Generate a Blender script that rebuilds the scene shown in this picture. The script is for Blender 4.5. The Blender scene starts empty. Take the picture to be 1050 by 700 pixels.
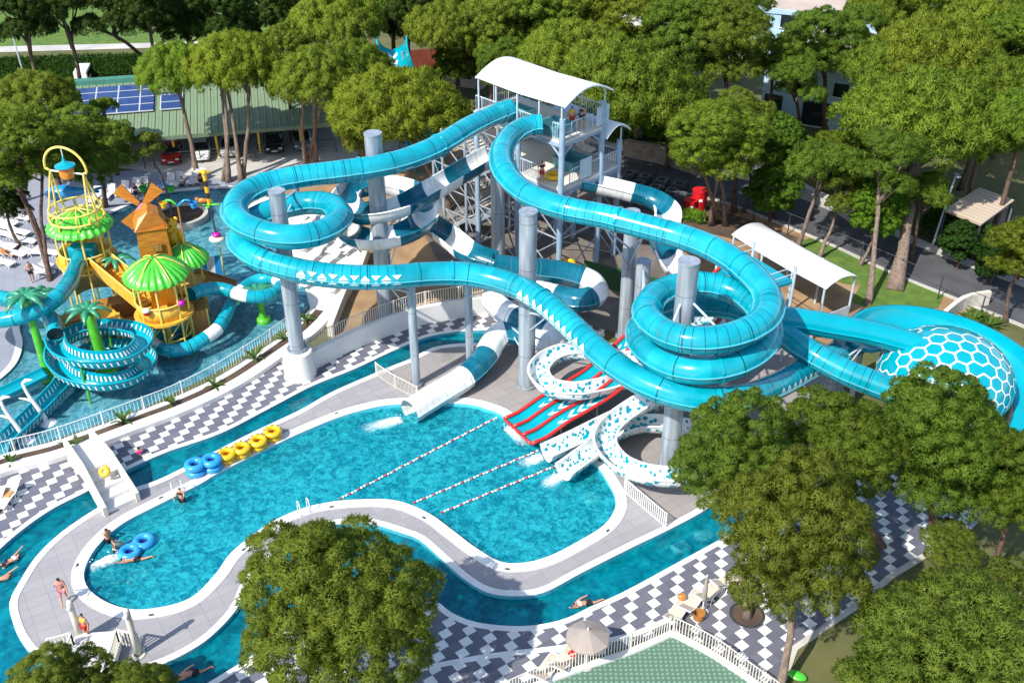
import bpy, bmesh, math, random
import numpy as np
from mathutils import Vector, Matrix
from mathutils.geometry import tessellate_polygon
R = math.radians
rnd = random.Random(7)
nr = np.random.default_rng(11)
scene = bpy.context.scene
COL = scene.collection

# ---------------------------------------------------------------- image pixels to world
# image pixel coordinates cast through the assumed camera to a given height, in metres
FPX, TH, HC = 1080.0, R(32.5), 38.0
SN, CS = math.sin(TH), math.cos(TH)
def G(x, y, z=0.0):
    a = (x-525)/FPX; b = (y-350)/FPX
    d = (a, CS-b*SN, -SN-b*CS); k = (z-HC)/d[2]
    return Vector((d[0]*k, d[1]*k, z))
def ppm(x, y, z=0.0):
    b = (y-350)/FPX
    return FPX*(SN+b*CS)/(HC-z)

# ---------------------------------------------------------------- materials
def _n(nt, t, **kw):
    n = nt.nodes.new(t)
    for k, v in kw.items(): setattr(n, k, v)
    return n
def newmat(name):
    m = bpy.data.materials.new(name); m.use_nodes = True
    nt = m.node_tree; nt.nodes.clear()
    out = _n(nt, 'ShaderNodeOutputMaterial'); p = _n(nt, 'ShaderNodeBsdfPrincipled')
    nt.links.new(p.outputs[0], out.inputs[0])
    return m, nt, p
def c4(c): return (c[0], c[1], c[2], 1.0)
def pm(name, c1, c2=None, scale=1.0, rough=.6, bump=0.0, bscale=None, coat=0.0, metal=0.0, detail=6.0, coords='Object', spec=.5, stretch=None, lo=.35, hi=.65):
    """principled material; c1..c2 mixed by object-space noise, optional bump"""
    m, nt, p = newmat(name); L = nt.links.new
    p.inputs['Roughness'].default_value = rough; p.inputs['Metallic'].default_value = metal
    p.inputs['Specular IOR Level'].default_value = spec
    if coat: p.inputs['Coat Weight'].default_value = coat; p.inputs['Coat Roughness'].default_value = .06
    tc = _n(nt, 'ShaderNodeTexCoord'); vec = tc.outputs[coords]
    if stretch:
        mp = _n(nt, 'ShaderNodeMapping'); mp.inputs['Scale'].default_value = stretch; L(vec, mp.inputs[0]); vec = mp.outputs[0]
    if c2 is None: c2 = tuple(v*.86 for v in c1)
    nz = _n(nt, 'ShaderNodeTexNoise'); nz.inputs['Scale'].default_value = scale; nz.inputs['Detail'].default_value = detail
    L(vec, nz.inputs['Vector'])
    mr = _n(nt, 'ShaderNodeMapRange'); mr.inputs[1].default_value = lo; mr.inputs[2].default_value = hi; L(nz.outputs[0], mr.inputs[0])
    mx = _n(nt, 'ShaderNodeMix', data_type='RGBA'); mx.inputs[6].default_value = c4(c1); mx.inputs[7].default_value = c4(c2)
    L(mr.outputs[0], mx.inputs[0]); L(mx.outputs[2], p.inputs['Base Color'])
    if bump:
        nb = _n(nt, 'ShaderNodeTexNoise'); nb.inputs['Scale'].default_value = bscale or scale*6; nb.inputs['Detail'].default_value = 4
        L(vec, nb.inputs['Vector'])
        bp = _n(nt, 'ShaderNodeBump'); bp.inputs['Strength'].default_value = bump; bp.inputs['Distance'].default_value = .05
        L(nb.outputs[0], bp.inputs['Height']); L(bp.outputs[0], p.inputs['Normal'])
    return m
def mathn(nt, op, a, b=None, c=None):
    n = _n(nt, 'ShaderNodeMath', operation=op)
    for i, v in enumerate((a, b, c)):
        if v is None: continue
        if isinstance(v, (int, float)): n.inputs[i].default_value = v
        else: nt.links.new(v, n.inputs[i])
    return n.outputs[0]

M = {}
M['tube'] = None
def tube_mat(name, col, seam=1.0, dark=.45, wide=.03, rough=.16):
    """gelcoat fibreglass: UV.x is metres along the slide; moulded joint lines, faint repair streaks"""
    m, nt, p = newmat(name); L = nt.links.new
    p.inputs['Roughness'].default_value = rough; p.inputs['Coat Weight'].default_value = .15; p.inputs['Coat Roughness'].default_value = .08; p.inputs['Specular IOR Level'].default_value = .4
    uv = _n(nt, 'ShaderNodeUVMap'); sx = _n(nt, 'ShaderNodeSeparateXYZ'); L(uv.outputs[0], sx.inputs[0]); u = sx.outputs[0]
    nz = _n(nt, 'ShaderNodeTexNoise'); nz.inputs['Scale'].default_value = .6; L(uv.outputs[0], nz.inputs['Vector'])
    tc = _n(nt, 'ShaderNodeTexCoord'); n2 = _n(nt, 'ShaderNodeTexNoise'); n2.inputs['Scale'].default_value = .9; n2.inputs['Detail'].default_value = 8; L(tc.outputs['Object'], n2.inputs['Vector'])
    base = _n(nt, 'ShaderNodeMix', data_type='RGBA'); base.inputs[6].default_value = c4(col); base.inputs[6].default_value = c4([v*.82 for v in col]); base.inputs[7].default_value = c4([min(1, v*1.16+.01) for v in col]); nr2 = _n(nt, 'ShaderNodeMapRange'); nr2.inputs[1].default_value = .3; nr2.inputs[2].default_value = .7; L(n2.outputs[0], nr2.inputs[0]); L(nr2.outputs[0], base.inputs[0])
    sec = _n(nt, 'ShaderNodeTexWhiteNoise', noise_dimensions='1D'); L(mathn(nt, 'FLOOR', mathn(nt, 'DIVIDE', mathn(nt, 'ADD', u, 1.5), 3.0)), sec.inputs['W'])
    fade = _n(nt, 'ShaderNodeMix', data_type='RGBA', blend_type='MULTIPLY'); fade.inputs[0].default_value = 1; L(base.outputs[2], fade.inputs[6]); cmb = _n(nt, 'ShaderNodeCombineColor'); sv = mathn(nt, 'ADD', mathn(nt, 'MULTIPLY', sec.outputs[0], .22), .86); [L(sv, cmb.inputs[q]) for q in range(3)]; L(cmb.outputs[0], fade.inputs[7]); base = fade
    # big joints every 3 m, small moulding lines every .75 m
    f1 = mathn(nt, 'PINGPONG', u, 1.5); a = mathn(nt, 'LESS_THAN', f1, wide)
    f2 = mathn(nt, 'PINGPONG', mathn(nt, 'ADD', u, .37), .25); b = mathn(nt, 'LESS_THAN', f2, .017)
    # only some stretches carry the small lines
    st = mathn(nt, 'GREATER_THAN', mathn(nt, 'SINE', mathn(nt, 'MULTIPLY', u, .42)), -.25)
    b = mathn(nt, 'MULTIPLY', mathn(nt, 'MULTIPLY', b, st), .9)
    k = mathn(nt, 'MULTIPLY', mathn(nt, 'MAXIMUM', a, b), seam)
    mx = _n(nt, 'ShaderNodeMix', data_type='RGBA'); L(k, mx.inputs[0]); L(base.outputs[2], mx.inputs[6]); mx.inputs[7].default_value = c4([v*dark*.55 for v in col])
    wj = _n(nt, 'ShaderNodeTexWhiteNoise', noise_dimensions='1D'); L(mathn(nt, 'FLOOR', mathn(nt, 'DIVIDE', mathn(nt, 'ADD', u, .12), .5)), wj.inputs['W'])
    rep = mathn(nt, 'MULTIPLY', mathn(nt, 'MULTIPLY', b, mathn(nt, 'GREATER_THAN', wj.outputs[0], .84)), mathn(nt, 'LESS_THAN', nz.outputs[0], .62)); m3 = _n(nt, 'ShaderNodeMix', data_type='RGBA'); L(rep, m3.inputs[0]); L(mx.outputs[2], m3.inputs[6]); m3.inputs[7].default_value = (.10, .16, .16, 1); mx = m3
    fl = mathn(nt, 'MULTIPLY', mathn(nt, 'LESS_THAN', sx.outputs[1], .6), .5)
    m2 = _n(nt, 'ShaderNodeMix', data_type='RGBA'); L(fl, m2.inputs[0]); L(mx.outputs[2], m2.inputs[6]); m2.inputs[7].default_value = (.16, .46, .52, 1)  # flange edge coloured paler, painting a highlight line along the ridge
    L(m2.outputs[2], p.inputs['Base Color'])
    return m
CY = (0.0, .315, .41)
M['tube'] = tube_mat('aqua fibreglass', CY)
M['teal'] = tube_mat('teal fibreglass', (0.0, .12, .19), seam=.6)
M['aqua_plain'] = pm('aqua fibreglass plain', (0.0, .30, .39), (0.0, .34, .43), .8, .16, coat=.2)
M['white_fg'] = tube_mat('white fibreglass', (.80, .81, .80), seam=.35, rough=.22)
M['white'] = pm('white paint', (.82, .82, .80), (.74, .75, .74), .8, .45)
M['decal'] = pm('white decal', (.82, .83, .83), (.76, .78, .79), 2, .4)
M['steel'] = pm('galvanised steel', (.37, .42, .475), (.22, .26, .31), 2.2, .38, metal=.2, stretch=(1.6, 1.6, .22), detail=9)
def column_mat():
    m, nt, p = newmat('spiral welded galvanised column'); L = nt.links.new
    p.inputs['Roughness'].default_value = .4; p.inputs['Metallic'].default_value = .2
    tc = _n(nt, 'ShaderNodeTexCoord'); mp = _n(nt, 'ShaderNodeMapping'); mp.inputs['Scale'].default_value = (1.8, 1.8, .16); L(tc.outputs['Object'], mp.inputs[0])
    nz = _n(nt, 'ShaderNodeTexNoise'); nz.inputs['Scale'].default_value = 2.4; nz.inputs['Detail'].default_value = 9; L(mp.outputs[0], nz.inputs['Vector'])
    mr = _n(nt, 'ShaderNodeMapRange'); mr.inputs[1].default_value = .32; mr.inputs[2].default_value = .68; L(nz.outputs[0], mr.inputs[0])
    mx = _n(nt, 'ShaderNodeMix', data_type='RGBA'); L(mr.outputs[0], mx.inputs[0]); mx.inputs[6].default_value = (.22, .265, .315, 1); mx.inputs[7].default_value = (.42, .47, .52, 1)
    n2 = _n(nt, 'ShaderNodeTexNoise'); n2.inputs['Scale'].default_value = 1.3; n2.inputs['Detail'].default_value = 8; L(mp.outputs[0], n2.inputs['Vector']); r2 = _n(nt, 'ShaderNodeMapRange'); r2.inputs[1].default_value = .60; r2.inputs[2].default_value = .78; r2.inputs[4].default_value = .5; L(n2.outputs[0], r2.inputs[0])
    ru = _n(nt, 'ShaderNodeMix', data_type='RGBA'); L(r2.outputs[0], ru.inputs[0]); L(mx.outputs[2], ru.inputs[6]); ru.inputs[7].default_value = (.22, .15, .10, 1)
    sx = _n(nt, 'ShaderNodeSeparateXYZ'); L(tc.outputs['Object'], sx.inputs[0]); ln = mathn(nt, 'LESS_THAN', mathn(nt, 'PINGPONG', mathn(nt, 'ADD', sx.outputs[2], .6), 1.5), .025)
    fx = _n(nt, 'ShaderNodeMix', data_type='RGBA'); L(mathn(nt, 'MULTIPLY', ln, .7), fx.inputs[0]); L(ru.outputs[2], fx.inputs[6]); fx.inputs[7].default_value = (.12, .14, .16, 1)
    L(fx.outputs[2], p.inputs['Base Color']); return m
M['colsteel'] = column_mat()
M['lsteel'] = pm('pale painted steel', (.52, .60, .68), (.42, .50, .58), 1.5, .4)
M['bluesteel'] = pm('blue grey painted steel', (.30, .42, .54), (.24, .35, .46), 1.5, .42)
M['wsteel'] = pm('white tubular steel', (.75, .76, .76), (.66, .67, .68), 3, .35)
M['darkmetal'] = pm('dark metal', (.03, .035, .04), (.05, .05, .055), 5, .5)
M['black'] = pm('black plastic', (.018, .02, .024), (.03, .032, .036), 3, .5)
M['canvas'] = pm('white tensile membrane', (.84, .84, .82), (.78, .78, .76), .5, .6)
M['canvas_grey'] = pm('pale grey membrane', (.62, .64, .66), (.55, .57, .59), .5, .6)
M['yellow'] = pm('yellow painted tube', (.80, .52, .05), (.70, .44, .04), 3, .4)
M['paleyellow'] = pm('pale yellow painted tube', (.82, .64, .16), (.76, .56, .12), 3, .4)
M['orange'] = pm('orange grained panel', (.52, .20, .022), (.36, .125, .015), 1.5, .45, stretch=(1, 1, 7))
M['gold'] = pm('golden moulded panel', (.80, .47, .055), (.64, .32, .035), 1.6, .42, stretch=(6, 6, .6))
M['brown'] = pm('brown moulded planks', (.44, .20, .05), (.28, .12, .03), 2, .5, stretch=(5, 5, .6))
M['leafgreen'] = pm('bright green moulded leaf', (.10, .58, .05), (.05, .42, .03), 1.5, .3, coat=.3)
M['palmgreen'] = pm('dark green moulded frond', (.02, .20, .10), (.04, .28, .15), 2, .35, coat=.2)
M['polegreen'] = pm('lime green fibreglass pole', (.10, .50, .03), (.06, .38, .02), 2, .25, coat=.4)
M['pink'] = pm('magenta plastic', (.55, .01, .35), (.45, .01, .30), 3, .3)
M['red'] = pm('red plastic', (.62, .015, .02), (.52, .012, .016), 2, .35)
M['redtube'] = pm('red fibreglass divider', (.60, .03, .025), (.50, .02, .02), 1.5, .3)
M['blueplastic'] = pm('sky blue plastic', (.02, .26, .62), (.03, .32, .68), 2, .25, coat=.3)
M['yplastic'] = pm('yellow vinyl', (.85, .48, .01), (.78, .42, .01), 2, .3, coat=.2)
M['pinkvinyl'] = pm('pink vinyl', (.75, .28, .42), None, 2, .35)
M['navy'] = pm('navy vinyl', (.02, .03, .16), None, 2, .4)
M['sand'] = pm('sandy bare soil', (.36, .23, .12), (.24, .145, .075), .5, .95, .3, 6)
M['soil'] = pm('dark mulch soil', (.11, .068, .045), (.06, .04, .03), .8, .95, .5, 8)
M['concrete'] = pm('pale concrete', (.50, .48, .45), (.40, .385, .36), .35, .85, .12, 20)
M['asphalt'] = pm('asphalt', (.085, .09, .10), (.06, .062, .07), .6, .9, .2, 40)
M['kerb'] = pm('kerb stone', (.50, .48, .44), (.40, .38, .35), .8, .85)
M['cream'] = pm('cream render', (.66, .62, .54), (.58, .54, .47), .7, .8, .08, 18)
M['whitewall'] = pm('white render', (.76, .75, .73), (.68, .67, .65), .6, .8, .08, 14)
M['coping'] = pm('white pool coping', (.78, .775, .75), (.68, .67, .645), .9, .6, .05, 25)
M['yard'] = pm('stained yard concrete', (.20, .17, .15), (.11, .09, .08), .4, .9, .2, 12)
M['grass'] = pm('mown grass', (.11, .185, .025), (.06, .125, .016), 1.2, .95, .6, 30)
M['drygrass'] = pm('dry summer grass', (.12, .115, .038), (.07, .085, .022), .35, .95, .6, 14)
M['barkd'] = pm('pine bark', (.15, .09, .065), (.07, .045, .035), 3.0, .95, .8, 9, stretch=(2.2, 2.2, .6))
M['barkl'] = pm('pale pine bark', (.25, .185, .145), (.13, .095, .075), 3.0, .95, .8, 9, stretch=(2.2, 2.2, .6))
M['skin'] = pm('tanned skin', (.52, .27, .17), (.47, .24, .15), 6, .55)
M['hair'] = pm('dark hair', (.02, .014, .01), None, 8, .6)
M['beige'] = pm('beige sling fabric', (.62, .54, .44), (.56, .48, .39), 3, .75)
M['wplastic'] = pm('white resin', (.80, .80, .79), (.75, .75, .74), 3, .4)
M['taupe'] = pm('taupe canvas', (.34, .29, .26), (.29, .25, .225), 1.5, .8)
M['glass'] = pm('tinted window glass', (.015, .02, .025), (.02, .027, .033), 1, .06)
M['tyre'] = pm('rubber', (.015, .015, .016), None, 4, .85)
M['lampg'] = pm('clear lamp lens', (.75, .76, .78), None, 4, .1)
M['taillight'] = pm('red lamp lens', (.5, .01, .01), None, 4, .15)
M['bluewall'] = pm('pale blue render', (.42, .60, .72), (.34, .50, .62), .4, .85)
M['tanroof'] = pm('tan flat roof', (.48, .39, .33), (.40, .32, .27), .3, .9)
M['redbrown'] = pm('red brown boards', (.26, .06, .03), (.18, .045, .025), 1, .7, stretch=(4, 4, 1))
M['stone'] = pm('rubble stone', (.36, .29, .23), (.22, .175, .14), 2.2, .95, .7, 5)
M['hedgecore'] = pm('hedge twigs', (.03, .05, .015), (.02, .035, .01), 3, .95)
def cloth(name, c): 
    k = 'cloth_'+name
    if k not in M: M[k] = pm(name+' cloth', c, None, 5, .8)
    return M[k]

def slat_mat(name, c1, c2, period, width=.08, axis=0, rough=.5, coat=0):
    """standing-seam metal: lines along one object axis"""
    m, nt, p = newmat(name); L = nt.links.new
    p.inputs['Roughness'].default_value = rough
    tc = _n(nt, 'ShaderNodeTexCoord'); sx = _n(nt, 'ShaderNodeSeparateXYZ'); L(tc.outputs['UV'], sx.inputs[0])
    f = mathn(nt, 'LESS_THAN', mathn(nt, 'FRACT', mathn(nt, 'DIVIDE', sx.outputs[axis], period)), width)
    nz = _n(nt, 'ShaderNodeTexNoise'); nz.inputs['Scale'].default_value = .3; nz.inputs['Detail'].default_value = 8; L(tc.outputs['Object'], nz.inputs['Vector'])
    b = _n(nt, 'ShaderNodeMix', data_type='RGBA'); b.inputs[6].default_value = c4(c1); b.inputs[7].default_value = c4([v*.8 for v in c1]); L(nz.outputs[0], b.inputs[0])
    mx = _n(nt, 'ShaderNodeMix', data_type='RGBA'); L(f, mx.inputs[0]); L(b.outputs[2], mx.inputs[6]); mx.inputs[7].default_value = c4(c2)
    L(mx.outputs[2], p.inputs['Base Color']); return m
M['seamroof'] = slat_mat('green standing seam roof', (.21, .29, .18), (.12, .18, .11), .62, .10, 0, .45)
M['corrug'] = slat_mat('beige corrugated roof', (.56, .46, .36), (.40, .32, .25), .5, .3, 1, .8)
def panel_mat():
    m, nt, p = newmat('solar glass'); L = nt.links.new
    p.inputs['Roughness'].default_value = .12
    tc = _n(nt, 'ShaderNodeTexCoord'); sx = _n(nt, 'ShaderNodeSeparateXYZ'); L(tc.outputs['UV'], sx.inputs[0])
    fx = mathn(nt, 'LESS_THAN', mathn(nt, 'FRACT', mathn(nt, 'DIVIDE', sx.outputs[0], 2.0)), .06)
    fy = mathn(nt, 'LESS_THAN', mathn(nt, 'FRACT', mathn(nt, 'DIVIDE', sx.outputs[1], 1.3)), .08)
    k = mathn(nt, 'MAXIMUM', fx, fy)
    mx = _n(nt, 'ShaderNodeMix', data_type='RGBA'); L(k, mx.inputs[0]); mx.inputs[6].default_value = (.035, .07, .20, 1); mx.inputs[7].default_value = (.45, .48, .52, 1)
    L(mx.outputs[2], p.inputs['Base Color']); return m
M['solar'] = panel_mat()

def checker_mat():
    """paving of .6 m slabs; every third slab on the diagonal is white"""
    m, nt, p = newmat('diagonal checker paving'); L = nt.links.new
    p.inputs['Roughness'].default_value = .7
    tc = _n(nt, 'ShaderNodeTexCoord'); mp = _n(nt, 'ShaderNodeMapping'); L(tc.outputs['Object'], mp.inputs[0])
    mp.vector_type = 'TEXTURE'; mp.inputs['Rotation'].default_value = (0, 0, R(36)); mp.inputs['Scale'].default_value = (.51, .48, 1)
    sx = _n(nt, 'ShaderNodeSeparateXYZ'); L(mp.outputs[0], sx.inputs[0])
    i = mathn(nt, 'FLOOR', sx.outputs[0]); j = mathn(nt, 'FLOOR', sx.outputs[1])
    s = mathn(nt, 'FLOORED_MODULO', mathn(nt, 'SUBTRACT', i, j), 3.0)
    w = mathn(nt, 'LESS_THAN', s, .5)
    wn = _n(nt, 'ShaderNodeTexWhiteNoise', noise_dimensions='2D'); cb = _n(nt, 'ShaderNodeCombineXYZ'); L(i, cb.inputs[0]); L(j, cb.inputs[1]); L(cb.outputs[0], wn.inputs['Vector'])
    nz = _n(nt, 'ShaderNodeTexNoise'); nz.inputs['Scale'].default_value = .8; nz.inputs['Detail'].default_value = 8; L(tc.outputs['Object'], nz.inputs['Vector'])
    var = mathn(nt, 'ADD', mathn(nt, 'MULTIPLY', wn.outputs[0], .5), mathn(nt, 'MULTIPLY', nz.outputs[0], .5))
    gr = _n(nt, 'ShaderNodeMix', data_type='RGBA'); gr.inputs[6].default_value = (.095, .097, .128, 1); gr.inputs[7].default_value = (.155, .157, .192, 1); L(var, gr.inputs[0])
    wh = _n(nt, 'ShaderNodeMix', data_type='RGBA'); wh.inputs[6].default_value = (.66, .645, .61, 1); wh.inputs[7].default_value = (.80, .785, .755, 1); L(var, wh.inputs[0])
    mx = _n(nt, 'ShaderNodeMix', data_type='RGBA'); L(w, mx.inputs[0]); L(gr.outputs[2], mx.inputs[6]); L(wh.outputs[2], mx.inputs[7])
    L(mx.outputs[2], p.inputs['Base Color']); return m
M['checker'] = checker_mat()

def slab_mat(name, c1, c2, tile, rot, grout=.5, rough=.75):
    m, nt, p = newmat(name); L = nt.links.new
    p.inputs['Roughness'].default_value = rough
    tc = _n(nt, 'ShaderNodeTexCoord'); mp = _n(nt, 'ShaderNodeMapping'); L(tc.outputs['Object'], mp.inputs[0])
    mp.vector_type = 'TEXTURE'; mp.inputs['Rotation'].default_value = (0, 0, R(rot)); mp.inputs['Scale'].default_value = (tile, tile*.6, 1)
    sx = _n(nt, 'ShaderNodeSeparateXYZ'); L(mp.outputs[0], sx.inputs[0])
    wn = _n(nt, 'ShaderNodeTexWhiteNoise', noise_dimensions='2D'); cb = _n(nt, 'ShaderNodeCombineXYZ')
    L(mathn(nt, 'FLOOR', sx.outputs[0]), cb.inputs[0]); L(mathn(nt, 'FLOOR', sx.outputs[1]), cb.inputs[1]); L(cb.outputs[0], wn.inputs['Vector'])
    nz = _n(nt, 'ShaderNodeTexNoise'); nz.inputs['Scale'].default_value = .35; nz.inputs['Detail'].default_value = 9; L(tc.outputs['Object'], nz.inputs['Vector'])
    ns = _n(nt, 'ShaderNodeTexNoise'); ns.inputs['Scale'].default_value = .16; ns.inputs['Detail'].default_value = 10; ns.inputs['Roughness'].default_value = .7; L(tc.outputs['Object'], ns.inputs['Vector'])
    wet = _n(nt, 'ShaderNodeMapRange'); wet.inputs[1].default_value = .56; wet.inputs[2].default_value = .66; L(ns.outputs[0], wet.inputs[0])
    v = mathn(nt, 'ADD', mathn(nt, 'MULTIPLY', wn.outputs[0], .35), mathn(nt, 'MULTIPLY', nz.outputs[0], .65)); v = mathn(nt, 'SUBTRACT', v, mathn(nt, 'MULTIPLY', wet.outputs[0], .75))
    L(mathn(nt, 'SUBTRACT', rough, mathn(nt, 'MULTIPLY', wet.outputs[0], .35)), p.inputs['Roughness'])
    b = _n(nt, 'ShaderNodeMix', data_type='RGBA'); b.inputs[6].default_value = c4(c1); b.inputs[7].default_value = c4(c2); L(v, b.inputs[0])
    g = mathn(nt, 'MAXIMUM', mathn(nt, 'LESS_THAN', mathn(nt, 'FRACT', sx.outputs[0]), .025), mathn(nt, 'LESS_THAN', mathn(nt, 'FRACT', sx.outputs[1]), .04))
    mx = _n(nt, 'ShaderNodeMix', data_type='RGBA'); L(mathn(nt, 'MULTIPLY', g, grout), mx.inputs[0]); L(b.outputs[2], mx.inputs[6]); mx.inputs[7].default_value = c4([x*.5 for x in c1])
    L(mx.outputs[2], p.inputs['Base Color']); return m
M['deck'] = slab_mat('grey slab deck', (.25, .243, .258), (.345, .332, .345), 1.0, 33)
M['plaza'] = slab_mat('brown grey slab plaza', (.24, .22, .215), (.34, .31, .30), 1.0, 33)
M['greydeck'] = slab_mat('blue grey slab deck', (.22, .24, .30), (.30, .32, .38), .8, 20)

def dot_mat():
    m, nt, p = newmat('green rubber turf with pale dots'); L = nt.links.new
    p.inputs['Roughness'].default_value = .8
    tc = _n(nt, 'ShaderNodeTexCoord'); vo = _n(nt, 'ShaderNodeTexVoronoi'); vo.inputs['Scale'].default_value = 4.3; vo.inputs['Randomness'].default_value = .12; L(tc.outputs['Object'], vo.inputs['Vector'])
    f = mathn(nt, 'LESS_THAN', vo.outputs['Distance'], .27)
    mx = _n(nt, 'ShaderNodeMix', data_type='RGBA'); L(f, mx.inputs[0]); mx.inputs[6].default_value = (.09, .165, .115, 1); mx.inputs[7].default_value = (.18, .31, .235, 1)
    L(mx.outputs[2], p.inputs['Base Color']); return m
M['dotturf'] = dot_mat()

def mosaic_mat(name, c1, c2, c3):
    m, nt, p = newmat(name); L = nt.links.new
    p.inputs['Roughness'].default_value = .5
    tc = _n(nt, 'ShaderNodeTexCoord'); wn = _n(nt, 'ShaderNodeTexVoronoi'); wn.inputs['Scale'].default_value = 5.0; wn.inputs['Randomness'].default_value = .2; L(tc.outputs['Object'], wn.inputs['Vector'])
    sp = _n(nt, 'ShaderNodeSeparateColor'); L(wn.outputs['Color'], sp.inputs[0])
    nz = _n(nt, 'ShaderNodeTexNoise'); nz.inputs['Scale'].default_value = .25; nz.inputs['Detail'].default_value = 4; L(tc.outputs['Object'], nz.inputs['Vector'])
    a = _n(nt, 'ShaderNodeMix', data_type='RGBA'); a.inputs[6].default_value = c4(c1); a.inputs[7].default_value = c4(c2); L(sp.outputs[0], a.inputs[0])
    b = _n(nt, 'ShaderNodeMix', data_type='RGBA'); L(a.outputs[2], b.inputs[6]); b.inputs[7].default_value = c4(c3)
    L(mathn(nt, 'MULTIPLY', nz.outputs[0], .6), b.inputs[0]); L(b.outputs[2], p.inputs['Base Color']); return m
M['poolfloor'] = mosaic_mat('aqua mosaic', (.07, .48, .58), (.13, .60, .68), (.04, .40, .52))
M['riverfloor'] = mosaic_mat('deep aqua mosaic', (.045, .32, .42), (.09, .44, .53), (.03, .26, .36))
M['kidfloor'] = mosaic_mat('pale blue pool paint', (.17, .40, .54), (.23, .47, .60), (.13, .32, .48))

def water_mat(name, lo, hi, scale, bstr, body, turbid=.5):
    """tinted water: ripples bend the reflections; caustic light is painted as noise in the tints"""
    m = bpy.data.materials.new(name); m.use_nodes = True; nt = m.node_tree; nt.nodes.clear(); L = nt.links.new
    out = _n(nt, 'ShaderNodeOutputMaterial'); tc = _n(nt, 'ShaderNodeTexCoord')
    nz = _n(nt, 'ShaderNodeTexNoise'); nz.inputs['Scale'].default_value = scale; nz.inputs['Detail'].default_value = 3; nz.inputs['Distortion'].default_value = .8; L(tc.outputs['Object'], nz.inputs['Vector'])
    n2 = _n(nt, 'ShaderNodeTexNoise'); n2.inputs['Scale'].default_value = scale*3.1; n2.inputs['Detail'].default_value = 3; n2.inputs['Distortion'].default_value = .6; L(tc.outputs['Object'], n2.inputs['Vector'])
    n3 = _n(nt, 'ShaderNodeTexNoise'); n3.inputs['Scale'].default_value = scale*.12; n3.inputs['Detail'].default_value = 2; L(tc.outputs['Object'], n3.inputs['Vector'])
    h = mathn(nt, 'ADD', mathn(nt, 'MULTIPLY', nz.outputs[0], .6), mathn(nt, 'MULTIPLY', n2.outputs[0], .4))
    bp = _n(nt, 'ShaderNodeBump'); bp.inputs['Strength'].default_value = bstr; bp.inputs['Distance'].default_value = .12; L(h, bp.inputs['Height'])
    mr = _n(nt, 'ShaderNodeMapRange'); mr.inputs[1].default_value = .42; mr.inputs[2].default_value = .60; L(mathn(nt, 'ADD', mathn(nt, 'MULTIPLY', h, .86), mathn(nt, 'MULTIPLY', n3.outputs[0], .14)), mr.inputs[0])  # ripple noise paints bright caustic patches into tint and body colour
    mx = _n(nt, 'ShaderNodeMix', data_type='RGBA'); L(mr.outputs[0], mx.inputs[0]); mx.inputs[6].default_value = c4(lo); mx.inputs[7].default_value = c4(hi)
    tr = _n(nt, 'ShaderNodeBsdfTransparent'); L(mx.outputs[2], tr.inputs[0])
    gl = _n(nt, 'ShaderNodeBsdfGlossy'); gl.inputs['Roughness'].default_value = .05; L(bp.outputs[0], gl.inputs['Normal'])
    fr = _n(nt, 'ShaderNodeFresnel'); fr.inputs[0].default_value = 1.33; L(bp.outputs[0], fr.inputs['Normal'])
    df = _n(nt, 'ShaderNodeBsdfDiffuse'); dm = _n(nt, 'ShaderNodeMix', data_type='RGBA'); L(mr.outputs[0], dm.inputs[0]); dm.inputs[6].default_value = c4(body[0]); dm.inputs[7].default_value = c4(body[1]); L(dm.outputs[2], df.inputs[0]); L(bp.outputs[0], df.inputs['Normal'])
    mt = _n(nt, 'ShaderNodeMixShader'); mt.inputs[0].default_value = turbid; L(tr.outputs[0], mt.inputs[1]); L(df.outputs[0], mt.inputs[2])
    ms = _n(nt, 'ShaderNodeMixShader'); L(fr.outputs[0], ms.inputs[0]); L(mt.outputs[0], ms.inputs[1]); L(gl.outputs[0], ms.inputs[2]); L(ms.outputs[0], out.inputs[0])
    return m
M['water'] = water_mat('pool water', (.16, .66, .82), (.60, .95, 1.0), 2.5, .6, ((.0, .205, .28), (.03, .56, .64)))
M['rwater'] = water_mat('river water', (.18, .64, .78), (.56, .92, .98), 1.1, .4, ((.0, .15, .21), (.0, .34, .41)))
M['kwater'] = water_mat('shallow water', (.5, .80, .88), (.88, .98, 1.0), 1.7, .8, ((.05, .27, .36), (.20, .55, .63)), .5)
M['foam'] = pm('white water', (.80, .90, .93), (.55, .80, .87), 2.5, .5, 1.0, 5)

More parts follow.
